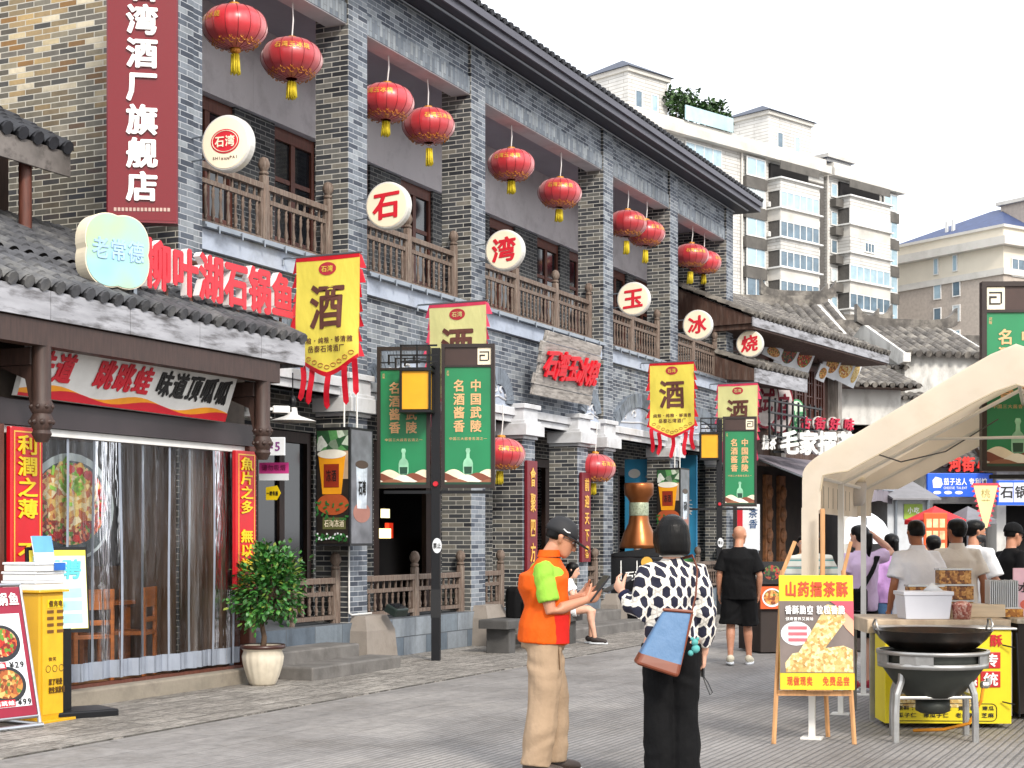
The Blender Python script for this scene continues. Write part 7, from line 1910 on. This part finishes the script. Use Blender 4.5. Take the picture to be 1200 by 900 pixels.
def person(label, loc, yaw, h=1.70, pose=None, skin=None, voxel=0.010, hair='short', top=None, bottom=None, shoes=None, hands=None, extra=None, build=1.0, group=None, curl=0.45):
    """top: dict(mat, sleeve 0..2, hem, loose); bottom: dict(mat, end 0..2, loose, flare)"""
    skin = skin or SKIN
    P = {k: (Vector(v) if isinstance(v, tuple) else v) for k, v in DEF.items()}
    for k, v in (pose or {}).items(): P[k] = Vector(v) if isinstance(v, tuple) else v
    S = h / 1.70
    t = thing('person', label, 'person', loc, yaw, group)
    Mh = Matrix.Rotation(P['yaw'], 3, 'Z') @ Matrix.Rotation(P['pitch'], 3, 'X') @ Matrix.Rotation(P['roll'], 3, 'Y')
    hc = P['head']
    b = MB(); bw = build
    # one continuous body: trunk, neck, head, arms with hands, legs with feet
    up = (P['neck'] - P['pelvis']).normalized()
    def tr(p, z, rx, ry, fy=0): return (p + up * z + YA * fy, rx * bw, ry * bw, XA, (up.cross(XA)).normalized())
    trunk = [tr(P['pelvis'], -.09, .11, .085), tr(P['pelvis'], -.03, .155, .105), tr(P['pelvis'], .03, .160, .112), tr(P['waist'], -.02, .143, .10), tr(P['waist'], .06, .142, .10), tr(P['chest'], -.04, .157, .108), tr(P['chest'], .05, .163, .108), tr(P['neck'], -.085, .135, .088), tr(P['neck'], -.035, .085, .066), tr(P['neck'], .0, .060, .058)]
    b.loft(trunk, 16)
    b.tube([P['neck'] - up * .04, P['neck'] + up * .02, hc + Mh @ Vector((0, -.015, -.06))], [.062, .055, .055], 12)
    b.loft([(hc + Mh @ Vector((0, cy, z)), rx, ry, Mh @ XA, Mh @ YA) for z, cy, rx, ry in head_profile()], 16)
    b.tube([hc + Mh @ Vector((0, .088, .012)), hc + Mh @ Vector((0, .104, -.015)), hc + Mh @ Vector((0, .110, -.035))], [.010, .013, .015], 8, round_=True)
    b.tube([hc + Mh @ Vector((-.024, .078, -.066)), hc + Mh @ Vector((0, .088, -.064)), hc + Mh @ Vector((.024, .078, -.066))], [.008, .012, .008], 8, round_=True)
    b.tube([hc + Mh @ Vector((-.022, .076, -.078)), hc + Mh @ Vector((0, .086, -.079)), hc + Mh @ Vector((.022, .076, -.078))], [.008, .011, .008], 8, round_=True)
    b.tube([hc + Mh @ Vector((-.05, .073, .022)), hc + Mh @ Vector((0, .092, .026)), hc + Mh @ Vector((.05, .073, .022))], [.012, .013, .012], 8, round_=True)
    for sg in (-1, 1):
        b.tube([hc + Mh @ Vector((sg * .073, -.01, .022)), hc + Mh @ Vector((sg * .082, -.018, .005)), hc + Mh @ Vector((sg * .073, -.004, -.032))], [.014, .018, .009], 8, round_=True, flat=1.0)
    hs = hands or {}
    for sg, k in ((-1, 'L'), (1, 'R')):
        sh, el, wr = P['sh' + k], P['el' + k], P['wr' + k]
        b.tube([sh.lerp(P['neck'], .45) + Vector((0, 0, -.03)), sh, sh.lerp(el, .35), el, el.lerp(wr, .3), wr], [.048, .050 * bw, .046 * bw, .038, .040, .026], 12, round_=True)
        d = (wr - el).normalized()
        hd = hs.get(k, {})
        hand(b, wr, hd.get('d', d), hd.get('n', Vector((-sg, .2, 0))), hd.get('s', Vector((0, 1, .2))), hd.get('curl', curl), 1.0, hd.get('thumb', .5))
        hp, kn, an = P['hip' + k], P['knee' + k], P['ank' + k]
        b.tube([hp, hp.lerp(kn, .3), kn.lerp(hp, .12), kn.lerp(an, .05), kn.lerp(an, .32) + Vector((0, -.012, 0)), an.lerp(kn, .3), an], [.092 * bw, .083 * bw, .058, .055, .056, .040, .034], 12, round_=True)
        fa = P['foot' + k]; fd = Vector((math.sin(-fa), math.cos(-fa), 0)); tz = P['toe' + k]
        b.tube([an + Vector((0, 0, -.02)) - fd * .03, an + Vector((0, 0, -.045)) + fd * .05, an + fd * .15 + Vector((0, 0, -.062 + tz))], [.036, .034, .024], 10, round_=True)
    b.v = [(x * S, y * S, z * S) for x, y, z in b.v]
    body = meshobj('body', remesh(b, voxel, 4, .5), skin, t)
    # eyes and brows
    e = MB(); w_ = MB()
    for sg in (-1, 1):
        w_.ball((hc + Mh @ Vector((sg * .031, .077, .008))) * S, .0125 * S, 8, 6)
        e.ball((hc + Mh @ Vector((sg * .031, .0855, .008))) * S, .0065 * S, 6, 4)
        e.tube([(hc + Mh @ Vector((sg * .014, .094, .031))) * S, (hc + Mh @ Vector((sg * .05, .082, .031))) * S], .004, 5)
    eo = w_.build('eyes', PAPER, t, True); e.build('pupils', HAIR, eo, True)
    def garment(name, mb, m, vx=None, wr_=0.006, parent=None):
        mb.v = [(x * S, y * S, z * S) for x, y, z in mb.v]
        me = remesh(mb, vx or max(voxel, .009), 3, .5)
        n_ = len(me.vertices); co = np.empty(n_ * 3, 'f'); no = np.empty(n_ * 3, 'f')
        me.vertices.foreach_get('co', co); me.vertices.foreach_get('normal', no)
        co = co.reshape(-1, 3); no = no.reshape(-1, 3); k_ = len(label) * .7
        x, y, z = co[:, 0], co[:, 1], co[:, 2]
        wa = x * 5 + 1.2 * np.sin(z * 6 + k_) + y * 4
        q = np.sin(z * 17 + 2.0 * np.sin(wa * 1.7 + k_) + x * 9) * np.sin(wa * 2.1 + z * 3) + .6 * np.sin(z * 33 + 3 * np.sin(wa * 2.3) - y * 21) * np.sin(x * 13 - z * 7 + k_) + .35 * np.sin(x * 41 + z * 23 + 2 * np.sin(y * 19))
        co = co + no * (q * wr_ * .62)[:, None]
        me.vertices.foreach_set('co', co.astype('f').ravel()); me.update()
        return meshobj(name, me, m, parent or t)
    if bottom:
        L = bottom.get('loose', .02); g_ = MB(); end = bottom.get('end', 1.9); fl = bottom.get('flare', 0)
        g_.loft([tr(P['pelvis'], -.10, .12 + L, .095 + L), tr(P['pelvis'], -.03, .158 + L, .115 + L), tr(P['pelvis'], .04, .160 + L, .112 + L), tr(P['waist'], -.03, .145 + L, .104 + L)], 16)
        for k in 'LR':
            hp, kn, an = P['hip' + k], P['knee' + k], P['ank' + k] + Vector((0, 0, -.03))
            if end <= 1:
                q = hp.lerp(kn, end); g_.tube([hp, hp.lerp(q, .4), q], [.094 + L, .094 + L, .085 + L + fl], 14)
            else:
                q = kn.lerp(an, end - 1)
                g_.tube([hp, hp.lerp(kn, .35), kn, kn.lerp(q, .5), q], [.094 + L, .090 + L, .066 + L * 1.3 + fl * .4, .062 + L * 1.3 + fl * .7, .052 + L * 1.2 + fl], 14)
        garment(bottom.get('name', 'trousers'), g_, bottom['mat'], None, .008)
    def top_mesh(sleeve, hem, L, collar=True, arms=True):
        g_ = MB(); zh = hem - P['pelvis'].z
        lo = [tr(P['pelvis'], zh, .152 + L * 1.15, .112 + L * 1.15)] if zh < .1 else [tr(P['pelvis'], zh, .15 + L, .108 + L)]
        if zh < .02: lo.append(tr(P['pelvis'], .05, .156 + L, .112 + L))
        g_.loft(lo + [tr(P['waist'], .03, .145 + L, .103 + L), tr(P['chest'], -.04, .158 + L, .11 + L), tr(P['chest'], .05, (.165 + L) if arms else (.157 + L * .85), .11 + L), tr(P['neck'], -.09, (.138 + L * .6) if arms else .118 + L * .4, .092 + L * .7), tr(P['neck'], -.035, .088 + L * .4, .073 + L * .4), tr(P['neck'], .01, .064, .062)], 18)
        if arms:
            for k in 'LR':
                sh, el, wr = P['sh' + k], P['el' + k], P['wr' + k]
                pts = [sh.lerp(P['neck'], .5) + Vector((0, 0, -.035)), sh]; rd = [.050 + L * .4, .056 + L * .6]
                if sleeve <= 1: pts += [sh.lerp(el, sleeve * .5), sh.lerp(el, sleeve)]; rd += [.052 + L * .8, .052 + L * 1.1]
                else: pts += [sh.lerp(el, .5), el, el.lerp(wr, (sleeve - 1) * .5), el.lerp(wr, sleeve - 1)]; rd += [.052 + L, .045 + L, .043 + L, .033 + L * .8]
                g_.tube(pts, rd, 12)
        return g_
    if top:
        garment(top.get('name', 'shirt'), top_mesh(top.get('sleeve', .75), top.get('hem', .88), top.get('loose', .018)), top['mat'], None, top.get('wrinkle', .007))
        if top.get('over'):
            ov = top['over']
            garment(ov.get('name', 'vest'), top_mesh(0, ov.get('hem', .86), ov.get('loose', .034), arms=False), ov['mat'], None, .007)
    if shoes is not None:
        for k in 'LR':
            g_ = MB(); so = MB()
            an = P['ank' + k]; fa = P['foot' + k]; fd = Vector((math.sin(-fa), math.cos(-fa), 0)); tz = P['toe' + k]
            g_.tube([an + Vector((0, 0, -.012)) - fd * .04, an + Vector((0, 0, -.03)) + fd * .04, an + fd * .16 + Vector((0, 0, -.05 + tz))], [.047, .049, .040], 12, round_=True)
            sx = Vector((fd.y, -fd.x, 0))
            so.loft([(an + fd * (.055 + 0) + Vector((0, 0, z)), .048, .15, sx, fd) for z in (-.085, -.06)], 16)
            sh_ = garment('shoe', g_, shoes, .009, .001)
            so.v = [(x * S, y * S, z * S) for x, y, z in so.v]
            so.build('sole', PAPER if shoes is not BLKC else BLACKP, sh_, True)
    if hair and hair != 'bald':
        g_ = MB()
        def hl(p): return hc + Mh @ Vector(p)
        def hring(z, cy, rx, ry): g = (hl((0, cy, z)), rx, ry, Mh @ XA, Mh @ YA); return g
        if hair in ('short', 'crop', 'bun', 'pony'):
            o = .006 if hair == 'crop' else .014
            g_.loft([hring(-.055 if hair != 'crop' else -.03, -.050, .048, .045), hring(-.02, -.036, .068 + o * .5, .068), hring(.03, -.022, .076 + o, .086 + o), hring(.065, -.014, .074 + o, .090 + o), hring(.092, -.010, .064 + o, .078 + o), hring(.112, -.010, .045 + o, .052 + o), hring(.122 + o * .4, -.01, .014, .016)], 16)
        if hair == 'bob':
            g_.loft([hring(-.128, -.036, .084, .066), hring(-.112, -.030, .102, .082), hring(-.06, -.026, .108, .094), hring(.0, -.022, .106, .102), hring(.05, -.016, .098, .104), hring(.085, -.012, .078, .09), hring(.112, -.010, .055, .064), hring(.128, -.01, .018, .02)], 20)
            for sg in (-1, 1): g_.tube([hl((sg * .085, .01, .03)), hl((sg * .084, .03, -.04)), hl((sg * .075, .03, -.11))], [.03, .028, .018], 8)
        if hair == 'bun': g_.ball(hl((0, -.105, .03)), .045, 10, 7)
        if hair == 'pony': g_.tube([hl((0, -.085, .04)), hl((0, -.14, .02)), hl((0, -.14, -.1)), hl((.01, -.11, -.24))], [.03, .038, .035, .012], 8, round_=True)
        if hair == 'long':
            g_.loft([hring(-.22, -.06, .07, .035), hring(-.12, -.055, .09, .06), hring(-.05, -.036, .092, .082), hring(.0, -.026, .09, .094), hring(.05, -.016, .088, .10), hring(.085, -.012, .076, .088), hring(.112, -.010, .055, .062), hring(.124, -.01, .018, .02)], 18)
        g_.v = [(x * S, y * S, z * S) for x, y, z in g_.v]
        meshobj('hair', remesh(g_, .008, 3), HAIR, t)
    if top and top.get('collar'):
        m = MB(); nk = P['neck']; m.loft([((nk + Vector((0, 0, -.03))) * S, .088 * S, .082 * S, XA, YA), ((nk + Vector((0, -.006, .0))) * S, .076 * S, .074 * S, XA, YA), ((nk + Vector((0, -.008, .032))) * S, .068 * S, .067 * S, XA, YA)], 20, cap=False); m.build('collar', top['mat'], t, True)
    if extra: extra(t, P, Mh, hc, S)
    return t, P, Mh, hc, S
def cap_extra(col, white_mark=True):
    def f(t, P, Mh, hc, S):
        m = MB()
        def hl(p): return (hc + Mh @ Vector(p)) * S
        def hring(z, cy, rx, ry): return (hl((0, cy, z)), rx * S, ry * S, Mh @ XA, Mh @ YA)
        m.loft([hring(.022, -.010, .089, .112), hring(.05, -.010, .090, .112), hring(.09, -.012, .081, .100), hring(.122, -.014, .058, .072), hring(.138, -.014, .022, .028), hring(.142, -.014, .006, .008)], 24)
        c = m.build('cap', col, t, True)
        b_ = MB(); n = 16; vs = []
        for i in range(n + 1):
            a = math.pi * i / n
            vs.append(hl((.086 * math.cos(a), .092 * math.sin(a) - .008 + .02, .030 - .006 * math.sin(a))))
            vs.append(hl((.083 * math.cos(a), .085 * math.sin(a) + .02 + .095 * math.sin(a) ** .7, .034 - .028 * math.sin(a))))
        b_.add(vs, [(2 * i, 2 * i + 1, 2 * i + 3, 2 * i + 2) for i in range(n)])
        vs2 = [v - (Mh @ ZA) * .006 * S for v in vs]
        b_.add(vs2, [(2 * i, 2 * i + 2, 2 * i + 3, 2 * i + 1) for i in range(n)])
        b_.add(vs + vs2, [(2 * i + 1, 2 * i + 3, 2 * (n + 1) + 2 * i + 3, 2 * (n + 1) + 2 * i + 1) for i in range(n)])
        b_.build('cap_brim', col, t)
        if white_mark:
            q = MB(); q.tube([hl((.088, .03, .052)), hl((.0885, .01, .048)), hl((.091, -.02, .058))], .004, 5); q.build('cap_mark', WHT_INK, c)
    return f
def glasses(t, P, Mh, hc, S):
    def hl(p): return (hc + Mh @ Vector(p)) * S
    m = MB()
    for sg in (-1, 1):
        pts = [hl((sg * (.034 + .026 * math.cos(a)), .101 - .010 * abs(math.cos(a)), .004 + .019 * math.sin(a))) for a in [q * 6.2832 / 12 for q in range(13)]]
        m.tube(pts, .0028, 5)
        m.tube([hl((sg * .060, .092, .012)), hl((sg * .080, .04, .012)), hl((sg * .084, -.02, .006))], .0032, 5)
    m.tube([hl((-.01, .102, .008)), hl((.01, .102, .008))], .0028, 5)
    m.build('glasses', BLACKP, t)
# ---- man in the orange vest
ORNG = cloth('orange_cloth', 'd4560c', 0.06, .7)
LIME = cloth('lime_cloth', '8cbc42', 0.05)
KHAKI = cloth('khaki_cloth', 'a18a72', 0.10)
c = gnd(637, 908)
def orange_extra(t, P, Mh, hc, S):
    cap_extra(mat('black_cap', '16161a', .7))(t, P, Mh, hc, S); glasses(t, P, Mh, hc, S)
    m = MB(); m.loft([(Vector((0, .035, 1.425)) * S, .075, .078, XA, YA), (Vector((0, .045, 1.47)) * S, .072, .074, XA, YA)], 20, cap=False); m.build('vest_collar', ORNG, t, True)
    m = MB()
    m.grid(lambda a, b_: ((.178 - .03 * (b_ > .8)) , -.055 + .16 * a * (1 - .5 * b_), .875 + .20 * b_), 6, 6)
    # red side panel follows the vest
    z_ = MB(); z_.grid(lambda a, b_: Vector(((.165 * math.cos((a - .35) * 1.5) + .036), .155 * math.sin((a - .2) * 1.35) + .015, .868 + .185 * b_)) * S, 8, 6); z_.build('red_panel', cloth('red_cloth', 'c3231c'), t, True)
    q = MB(); q.tube([Vector((.17, .075, .86)) * S, Vector((.172, .085, .70)) * S], .004, 5); q.build('pocket_seam', mat('seam_brown', '6d5236', .8), t)
W_or = dict(pelvis=(0, 0, .92), waist=(0, .025, 1.06), chest=(0, .0, 1.25), neck=(0, .035, 1.415), head=(0, .115, 1.545), pitch=R(-24),
            shR=(.175, -.03, 1.35), shL=(-.175, .0, 1.35), elR=(.215, .02, 1.075), wrR=(.13, .255, 1.145), elL=(-.21, .06, 1.08), wrL=(-.10, .28, 1.165),
            kneeL=(-.10, .08, .50), kneeR=(.10, -.01, .50), ankL=(-.10, .07, .085), ankR=(.11, -.07, .085))
person('man in an orange vest, lime sleeves and black cap looking down at a tablet', (c.x, c.y, 0), R(-84), 1.70, W_or, SKIN, .0065, 'crop',
       dict(mat=LIME, sleeve=.76, hem=.90, loose=.017, over=dict(mat=ORNG, hem=.862, loose=.030, name='vest')),
       dict(mat=KHAKI, end=1.95, loose=.024, flare=.018), mat('brown_shoe', '3a2d26', .5), dict(R=dict(n=(-1, .1, .35), s=(0, .5, 1), curl=.55, thumb=.8), L=dict(n=(1, .1, .35), s=(0, .5, 1), curl=.5, thumb=.8)), orange_extra, 1.16)
tq = thing('tablet', 'black tablet in a folding case held by the man in orange', 'tablet', (c.x, c.y, 0), R(-84))
m = MB(); m.M = Matrix.Translation((0.02, .35, 1.215)) @ Matrix.Rotation(R(52), 4, 'X'); m.bbox(-.12, .12, -.10, .11, -.006, .006, .004); m.build('screen_half', mat('slate_black', '1b1c20', .35), tq)
m = MB(); m.M = Matrix.Translation((0.02, .415, 1.205)) @ Matrix.Rotation(R(28), 4, 'X'); m.bbox(-.12, .12, -.02, .18, -.004, .004, .003); m.build('cover', MATS['slate_black'], tq)
# ---- woman in the spotted blouse
def spots():
    m, n, b = newmat('spotted_cloth')
    v = objco(n); s = n.nodes.new('ShaderNodeSeparateXYZ'); n.links.new(v, s.inputs[0])
    u = mth(n, 'ADD', mth(n, 'ADD', s.outputs[0], mth(n, 'MULTIPLY', s.outputs[1], .8)), mth(n, 'MULTIPLY', s.outputs[2], .12))
    dx, dz = .078, .122
    def lattice(ox, oz):
        fx = mth(n, 'SUBTRACT', mth(n, 'FRACT', mth(n, 'ADD', mth(n, 'DIVIDE', u, dx), 20 + ox)), .5)
        fz = mth(n, 'SUBTRACT', mth(n, 'FRACT', mth(n, 'ADD', mth(n, 'DIVIDE', s.outputs[2], dz), 20 + oz)), .5)
        ax = mth(n, 'DIVIDE', mth(n, 'ABSOLUTE', fx), .25); az = mth(n, 'DIVIDE', mth(n, 'ABSOLUTE', fz), .24)
        hexd = mth(n, 'MAXIMUM', ax, mth(n, 'ADD', mth(n, 'MULTIPLY', az, .75), mth(n, 'MULTIPLY', ax, .45)))
        ring_ = mth(n, 'ABSOLUTE', mth(n, 'SUBTRACT', hexd, 1.55))
        return mth(n, 'LESS_THAN', hexd, 1.0), mth(n, 'LESS_THAN', ring_, .09)
    a1, r1 = lattice(0, 0); a2, r2 = lattice(.5, .5)
    d = mth(n, 'MAXIMUM', a1, a2); rr_ = mth(n, 'MULTIPLY', mth(n, 'MAXIMUM', r1, r2), .45)
    base = mixc(n, rr_, hx('e4ded4'), hx('8a847c'))
    c_ = mixc(n, d, base, hx('14152b'))
    n.links.new(c_, b.inputs['Base Color']); b.inputs['Roughness'].default_value = .8
    bumpn(n, b, noi(n, v, 9, 4), .5, .03)
    return m
SPOT = spots()
c = gnd(787, 926)
def woman_extra(t, P, Mh, hc, S):
    m = MB(); m.loft([(Vector((0, -.005, 1.425)) * S, .078, .074, XA, YA), (Vector((0, -.005, 1.455)) * S, .066, .064, XA, YA)], 20, cap=False); m.build('collar', cloth('cream_knit', 'd9d0c4'), t, True)
    m = MB(); e, w = P['elL'], P['wrL']; d = (w - e).normalized(); q = w - d * .05
    m.tube([q * S, (w - d * .005) * S], [.044, .040], 12); m.build('cuff', cloth('navy_cloth', '1a1c36'), t, True)
W_w = dict(neck=(0, -.01, 1.41), head=(0, .0, 1.555), yaw=R(10), pitch=R(-6), shL=(-.152, -.02, 1.335), shR=(.152, -.02, 1.335), elL=(-.205, -.03, 1.065), wrL=(-.285, .09, 1.20),
           kneeL=(-.078, .01, .49), kneeR=(.078, .02, .49), ankL=(-.072, -.02, .085), ankR=(.075, -.02, .085), elR=(.20, -.05, 1.08), wrR=(.205, .02, .835))
wt, *_ = person('woman in a spotted cream and navy blouse, seen from behind, one hand raised', (c.x, c.y, 0), R(4), 1.71, W_w, SKIN3, .0065, 'bob',
       dict(mat=SPOT, sleeve=1.82, hem=.93, loose=.022, name='blouse', wrinkle=.010),
       dict(mat=BLKC, end=1.99, loose=.006, flare=.044), BLKC, dict(L=dict(n=(.75, .5, .1), s=(.5, -.4, .6), curl=.85, thumb=.8), R=dict(n=(-1, .3, 0), s=(0, 1, 0), curl=.9)), woman_extra, .95)
BGB = cloth('blue_leather', '587698', .06, .5); BGN = mat('tan_leather', '6f3319', .4, var=.1)
tq = thing('handbag', 'blue bucket handbag with brown base hanging from the spotted blouse', 'handbag', (c.x, c.y, 0), R(4))
m = MB(); z1 = 1.10
def bagring(f):
    L_ = Vector((-.272, 0, .80)).lerp(Vector((-.088, 0, 1.115)), f); R_ = Vector((-.012, 0, .715)).lerp(Vector((.088, 0, 1.10)), f)
    w_ = .06 * (1 - f) + .035; yc = -.225 + .03 * f
    return [(L_.x, yc - w_, L_.z), (R_.x, yc - w_, R_.z), (R_.x + .01, yc + w_, R_.z), (L_.x + .01, yc + w_, L_.z)]
rings = [bagring(0), bagring(.2), bagring(.6), bagring(1)]
def strip(mb, rs, cap0, cap1):
    vs = [p for r_ in rs for p in r_]; k = len(rs[0]); fs = [(j * k + i, j * k + (i + 1) % k, (j + 1) * k + (i + 1) % k, (j + 1) * k + i) for j in range(len(rs) - 1) for i in range(k)]
    if cap0: fs.append(tuple(range(k)))
    if cap1: fs.append(tuple((len(rs) - 1) * k + i for i in range(k)))
    return mb.add(vs, fs)
bev(strip(MB(), rings[1:], False, True).build('pouch', BGB, tq), .022)
bev(strip(MB(), rings[:2], True, False).build('base', BGN, tq), .022)
m = MB(); r_ = bagring(1.01); m.tube([r_[0], r_[1], r_[2], r_[3], r_[0]], .009, 6); m.build('rim_band', BGN, tq)
m = MB()
m.tube([(-.01, -.285, .74), (.085, -.228, 1.09)], .009, 6)
m.tube([(.085, -.20, z1 - .01), (.115, -.185, 1.20), (.135, -.135, 1.36), (.12, -.05, 1.44), (.07, .06, 1.42), (-.05, .16, 1.25)], .011, 6, flat=.5); m.build('strap', BGN, tq)
tq = thing('charm', 'small teal plush charm dangling from the blue handbag', 'charm', (c.x, c.y, 0), R(4))
MB().ball((.10, -.262, .885), .026, 10, 8).ball((.095, -.262, .925), .022, 10, 8).ball((.078, -.265, .945), .011, 8, 6).ball((.112, -.265, .945), .011, 8, 6).ball((.07, -.262, .86), .018, 8, 6).build('plush', mat('teal_plush', '4f9a97', .8), tq, True)
MB().tube([(.095, -.262, .945), (.09, -.25, 1.05)], .003, 5).build('cord', PAPER, tq)
tq = thing('phone', 'dark phone with a wrist cord in the right hand of the spotted blouse', 'phone', (c.x, c.y, 0), R(4))
MB().bbox(.195, .209, .015, .085, .69, .83, .004).build('handset', BLACKP, tq)
MB().tube([(.20, .03, .70), (.225, .0, .66), (.25, -.02, .60), (.235, -.02, .585), (.215, .0, .64), (.20, .02, .69)], .0035, 5).build('cord', BLACKP, tq)
# ---- bald man walking away
c = gnd(866, 779)
person('bald man in black tee and shorts walking away in white trainers', (c.x, c.y, 0), R(-10), 1.70, dict(kneeL=(-.10, .0, .49), ankL=(-.10, -.10, .10), kneeR=(.10, .10, .49), ankR=(.12, .10, .085), head=(.01, .02, 1.575), yaw=R(-20),
        elR=(.25, -.04, 1.09), wrR=(.235, .06, .86)), SKIN, .010, 'bald',
       dict(mat=BLKC, sleeve=.85, hem=.80, loose=.035), dict(mat=BLKC, end=.98, loose=.03, flare=.03, name='shorts'), mat('cream_trainer', 'cfc7b2', .6), None, None, 1.12)
# ---- woman sitting on the bench
c = fac(4.15, -1.02, 0)
TEEW = cloth('white_tee', 'e4e5e7', .04)
person('woman with black hair in a white tee and shorts sitting on the stone bench', (c.x, c.y, 0.012), FA - math.pi + R(14), 1.60,
       dict(pelvis=(0, 0, .50), waist=(0, .03, .65), chest=(0, .06, .83), neck=(0, .10, 1.0), head=(0, .16, 1.13), pitch=R(-14), hipL=(-.09, .03, .52), hipR=(.09, .03, .52), kneeL=(-.08, .46, .53), kneeR=(.10, .44, .53),
            ankL=(-.10, .42, .09), ankR=(.12, .52, .09), shL=(-.17, .07, .95), shR=(.17, .07, .95), elL=(-.2, .2, .70), elR=(.2, .22, .70), wrL=(-.05, .34, .86), wrR=(.08, .34, .72)), SKIN3, .010, 'long',
       dict(mat=TEEW, sleeve=.55, hem=.55, loose=.02), dict(mat=TEEW, end=.5, loose=.02, name='shorts'), mat('dark_sandal', '2a211e', .6))
tq = thing('backpack', 'black backpack resting on the stone bench behind the man in orange', 'bag', fac(2.55, -1.02, .462), FA)
bev(MB().bbox(-.16, .16, -.12, .12, 0, .42, .06).build('bag', BLKC, tq), .02)
MB().bbox(-.11, .11, -.17, -.121, .04, .22, .02).build('pocket', BLKC, tq)
# ---- crowd by the stalls
def stripes():
    m, n, b = newmat('striped_cloth'); v = objco(n); s = n.nodes.new('ShaderNodeSeparateXYZ'); n.links.new(v, s.inputs[0])
    f = mth(n, 'FRACT', mth(n, 'DIVIDE', s.outputs[2], .075))
    c_ = ramp(n, f, [(0, hx('d3d3c8')), (.55, hx('5f938f')), (.75, hx('d3d3c8')), (.80, hx('28343c')), (.86, hx('d3d3c8'))], 'CONSTANT'); n.links.new(c_, b.inputs['Base Color']); b.inputs['Roughness'].default_value = .85
    return m
JEAN = cloth('blue_denim', '3c5878', .15)
GRP = 'people crowding past the stalls'
def crowd(px, Y, label, yaw, h, top, bot, **kw):
    q = at(px, 630, Y)
    return person(label, (q.x, q.y, 0), yaw, h, kw.pop('pose', None), kw.pop('skin', SKIN), .013, kw.pop('hair', 'short'), top, bot, kw.pop('shoes', BLKC), None, kw.pop('extra', None), kw.pop('build', 1.05), GRP)
DKT = cloth('dark_trouser', '111318')
crowd(950, 15.8, 'person in a green and white striped shirt behind the canopy post', R(5), 1.66, dict(mat=stripes(), sleeve=.85, hem=.86, loose=.04), dict(mat=DKT, end=1.9), build=1.15)
crowd(1008, 16.0, 'woman in a lilac tee and black shorts with one arm raised to her head', R(20), 1.68, dict(mat=cloth('lilac_cloth', 'cdb6d6', .06), sleeve=.6, hem=.82, loose=.03), dict(mat=BLKC, end=.85, loose=.02, flare=.02, name='shorts'),
      pose=dict(elR=(.40, .02, 1.42), wrR=(.14, .03, 1.62), yaw=R(15)), hair='pony', skin=SKIN3, shoes=mat('red_sandal', 'a8283a', .6))
crowd(1045, 18.3, 'girl with tied black hair in a lilac jacket and jeans', R(12), 1.60, dict(mat=cloth('lilac_jacket', 'a883b4', .06), sleeve=1.85, hem=.84, loose=.03), dict(mat=JEAN, end=1.9, loose=.012), hair='pony', skin=SKIN3)
crowd(1074, 14.9, 'man with cropped hair in a white polo and black trousers, seen from behind', R(8), 1.72, dict(mat=cloth('white_polo', 'e0e2ea', .03), sleeve=.8, hem=.80, loose=.035, collar=1), dict(mat=DKT, end=1.9, loose=.02), hair='crop', skin=SKIN2, build=1.16, pose=dict(elR=(.255, -.03, 1.09), wrR=(.26, .06, .86)))
crowd(1094, 17.2, 'dark-haired person mostly hidden between the white polo and the beige shirt', R(0), 1.58, dict(mat=cloth('grey_tee', '5d5a60', .06), sleeve=.8, hem=.84, loose=.02), dict(mat=DKT, end=1.9), hair='short')
crowd(1121, 15.5, 'man with short dark hair in a beige shirt, right of the white polo', R(-12), 1.74, dict(mat=cloth('beige_shirt', 'd6cdc2', .05), sleeve=.75, hem=.80, loose=.03, collar=1), dict(mat=DKT, end=1.9, loose=.02), skin=SKIN2, build=1.1, pose=dict(yaw=R(35), elR=(.25, -.03, 1.09), wrR=(.255, .04, .85)))
def mask_extra(t, P, Mh, hc, S):
    def hl(p): return (hc + Mh @ Vector(p)) * S
    m = MB(); m.loft([(hl((0, .028, -.105)), .05, .07, Mh @ XA, Mh @ YA), (hl((0, .030, -.07)), .066, .085, Mh @ XA, Mh @ YA), (hl((0, .030, -.025)), .074, .086, Mh @ XA, Mh @ YA)], 14); m.build('face_mask', BLACKP, t, True)
crowd(1142, 16.6, 'man in a loose white tee and black face mask turned to the right', R(-55), 1.74, dict(mat=TEEW, sleeve=.95, hem=.80, loose=.045), dict(mat=BLKC, end=1.9, loose=.02), extra=mask_extra, pose=dict(yaw=R(-25), pitch=R(-8), elR=(.24, .02, 1.1), wrR=(.2, .2, .98)))
def capg(t, P, Mh, hc, S): cap_extra(BLKC, False)(t, P, Mh, hc, S); glasses(t, P, Mh, hc, S)
crowd(1186, 16.9, 'man in a black cap, glasses and black tee at the right edge', R(-70), 1.70, dict(mat=BLKC, sleeve=.7, hem=.84, loose=.03), dict(mat=cloth('grey_trouser', '6d6866', .08), end=1.9), hair='crop', extra=capg, pose=dict(pitch=R(-10)))
crowd(941, 21.6, 'stallholder in a yellow top facing out behind the food stall', R(170), 1.58, dict(mat=cloth('yellow_tee', 'd99a14', .06), sleeve=.7, hem=.84, loose=.02), dict(mat=DKT, end=1.9), hair='bun', skin=SKIN3)

# black sling bag
q = at(1008, 630, 16.0)
tq = thing('sling_bag', 'black sling bag on the back of the woman with a raised arm', 'bag', (q.x, q.y, 0), R(20))
MB().tube([(.13, -.11, 1.36), (.03, -.155, 1.2), (-.09, -.155, 1.02)], .035, 8, flat=.3).build('strap', BLKC, tq)
bev(MB().bbox(-.2, -.02, -.20, -.13, .82, 1.04, .03).build('pouch', BLKC, tq), .02)
bpy.data.scenes.remove(TMP)
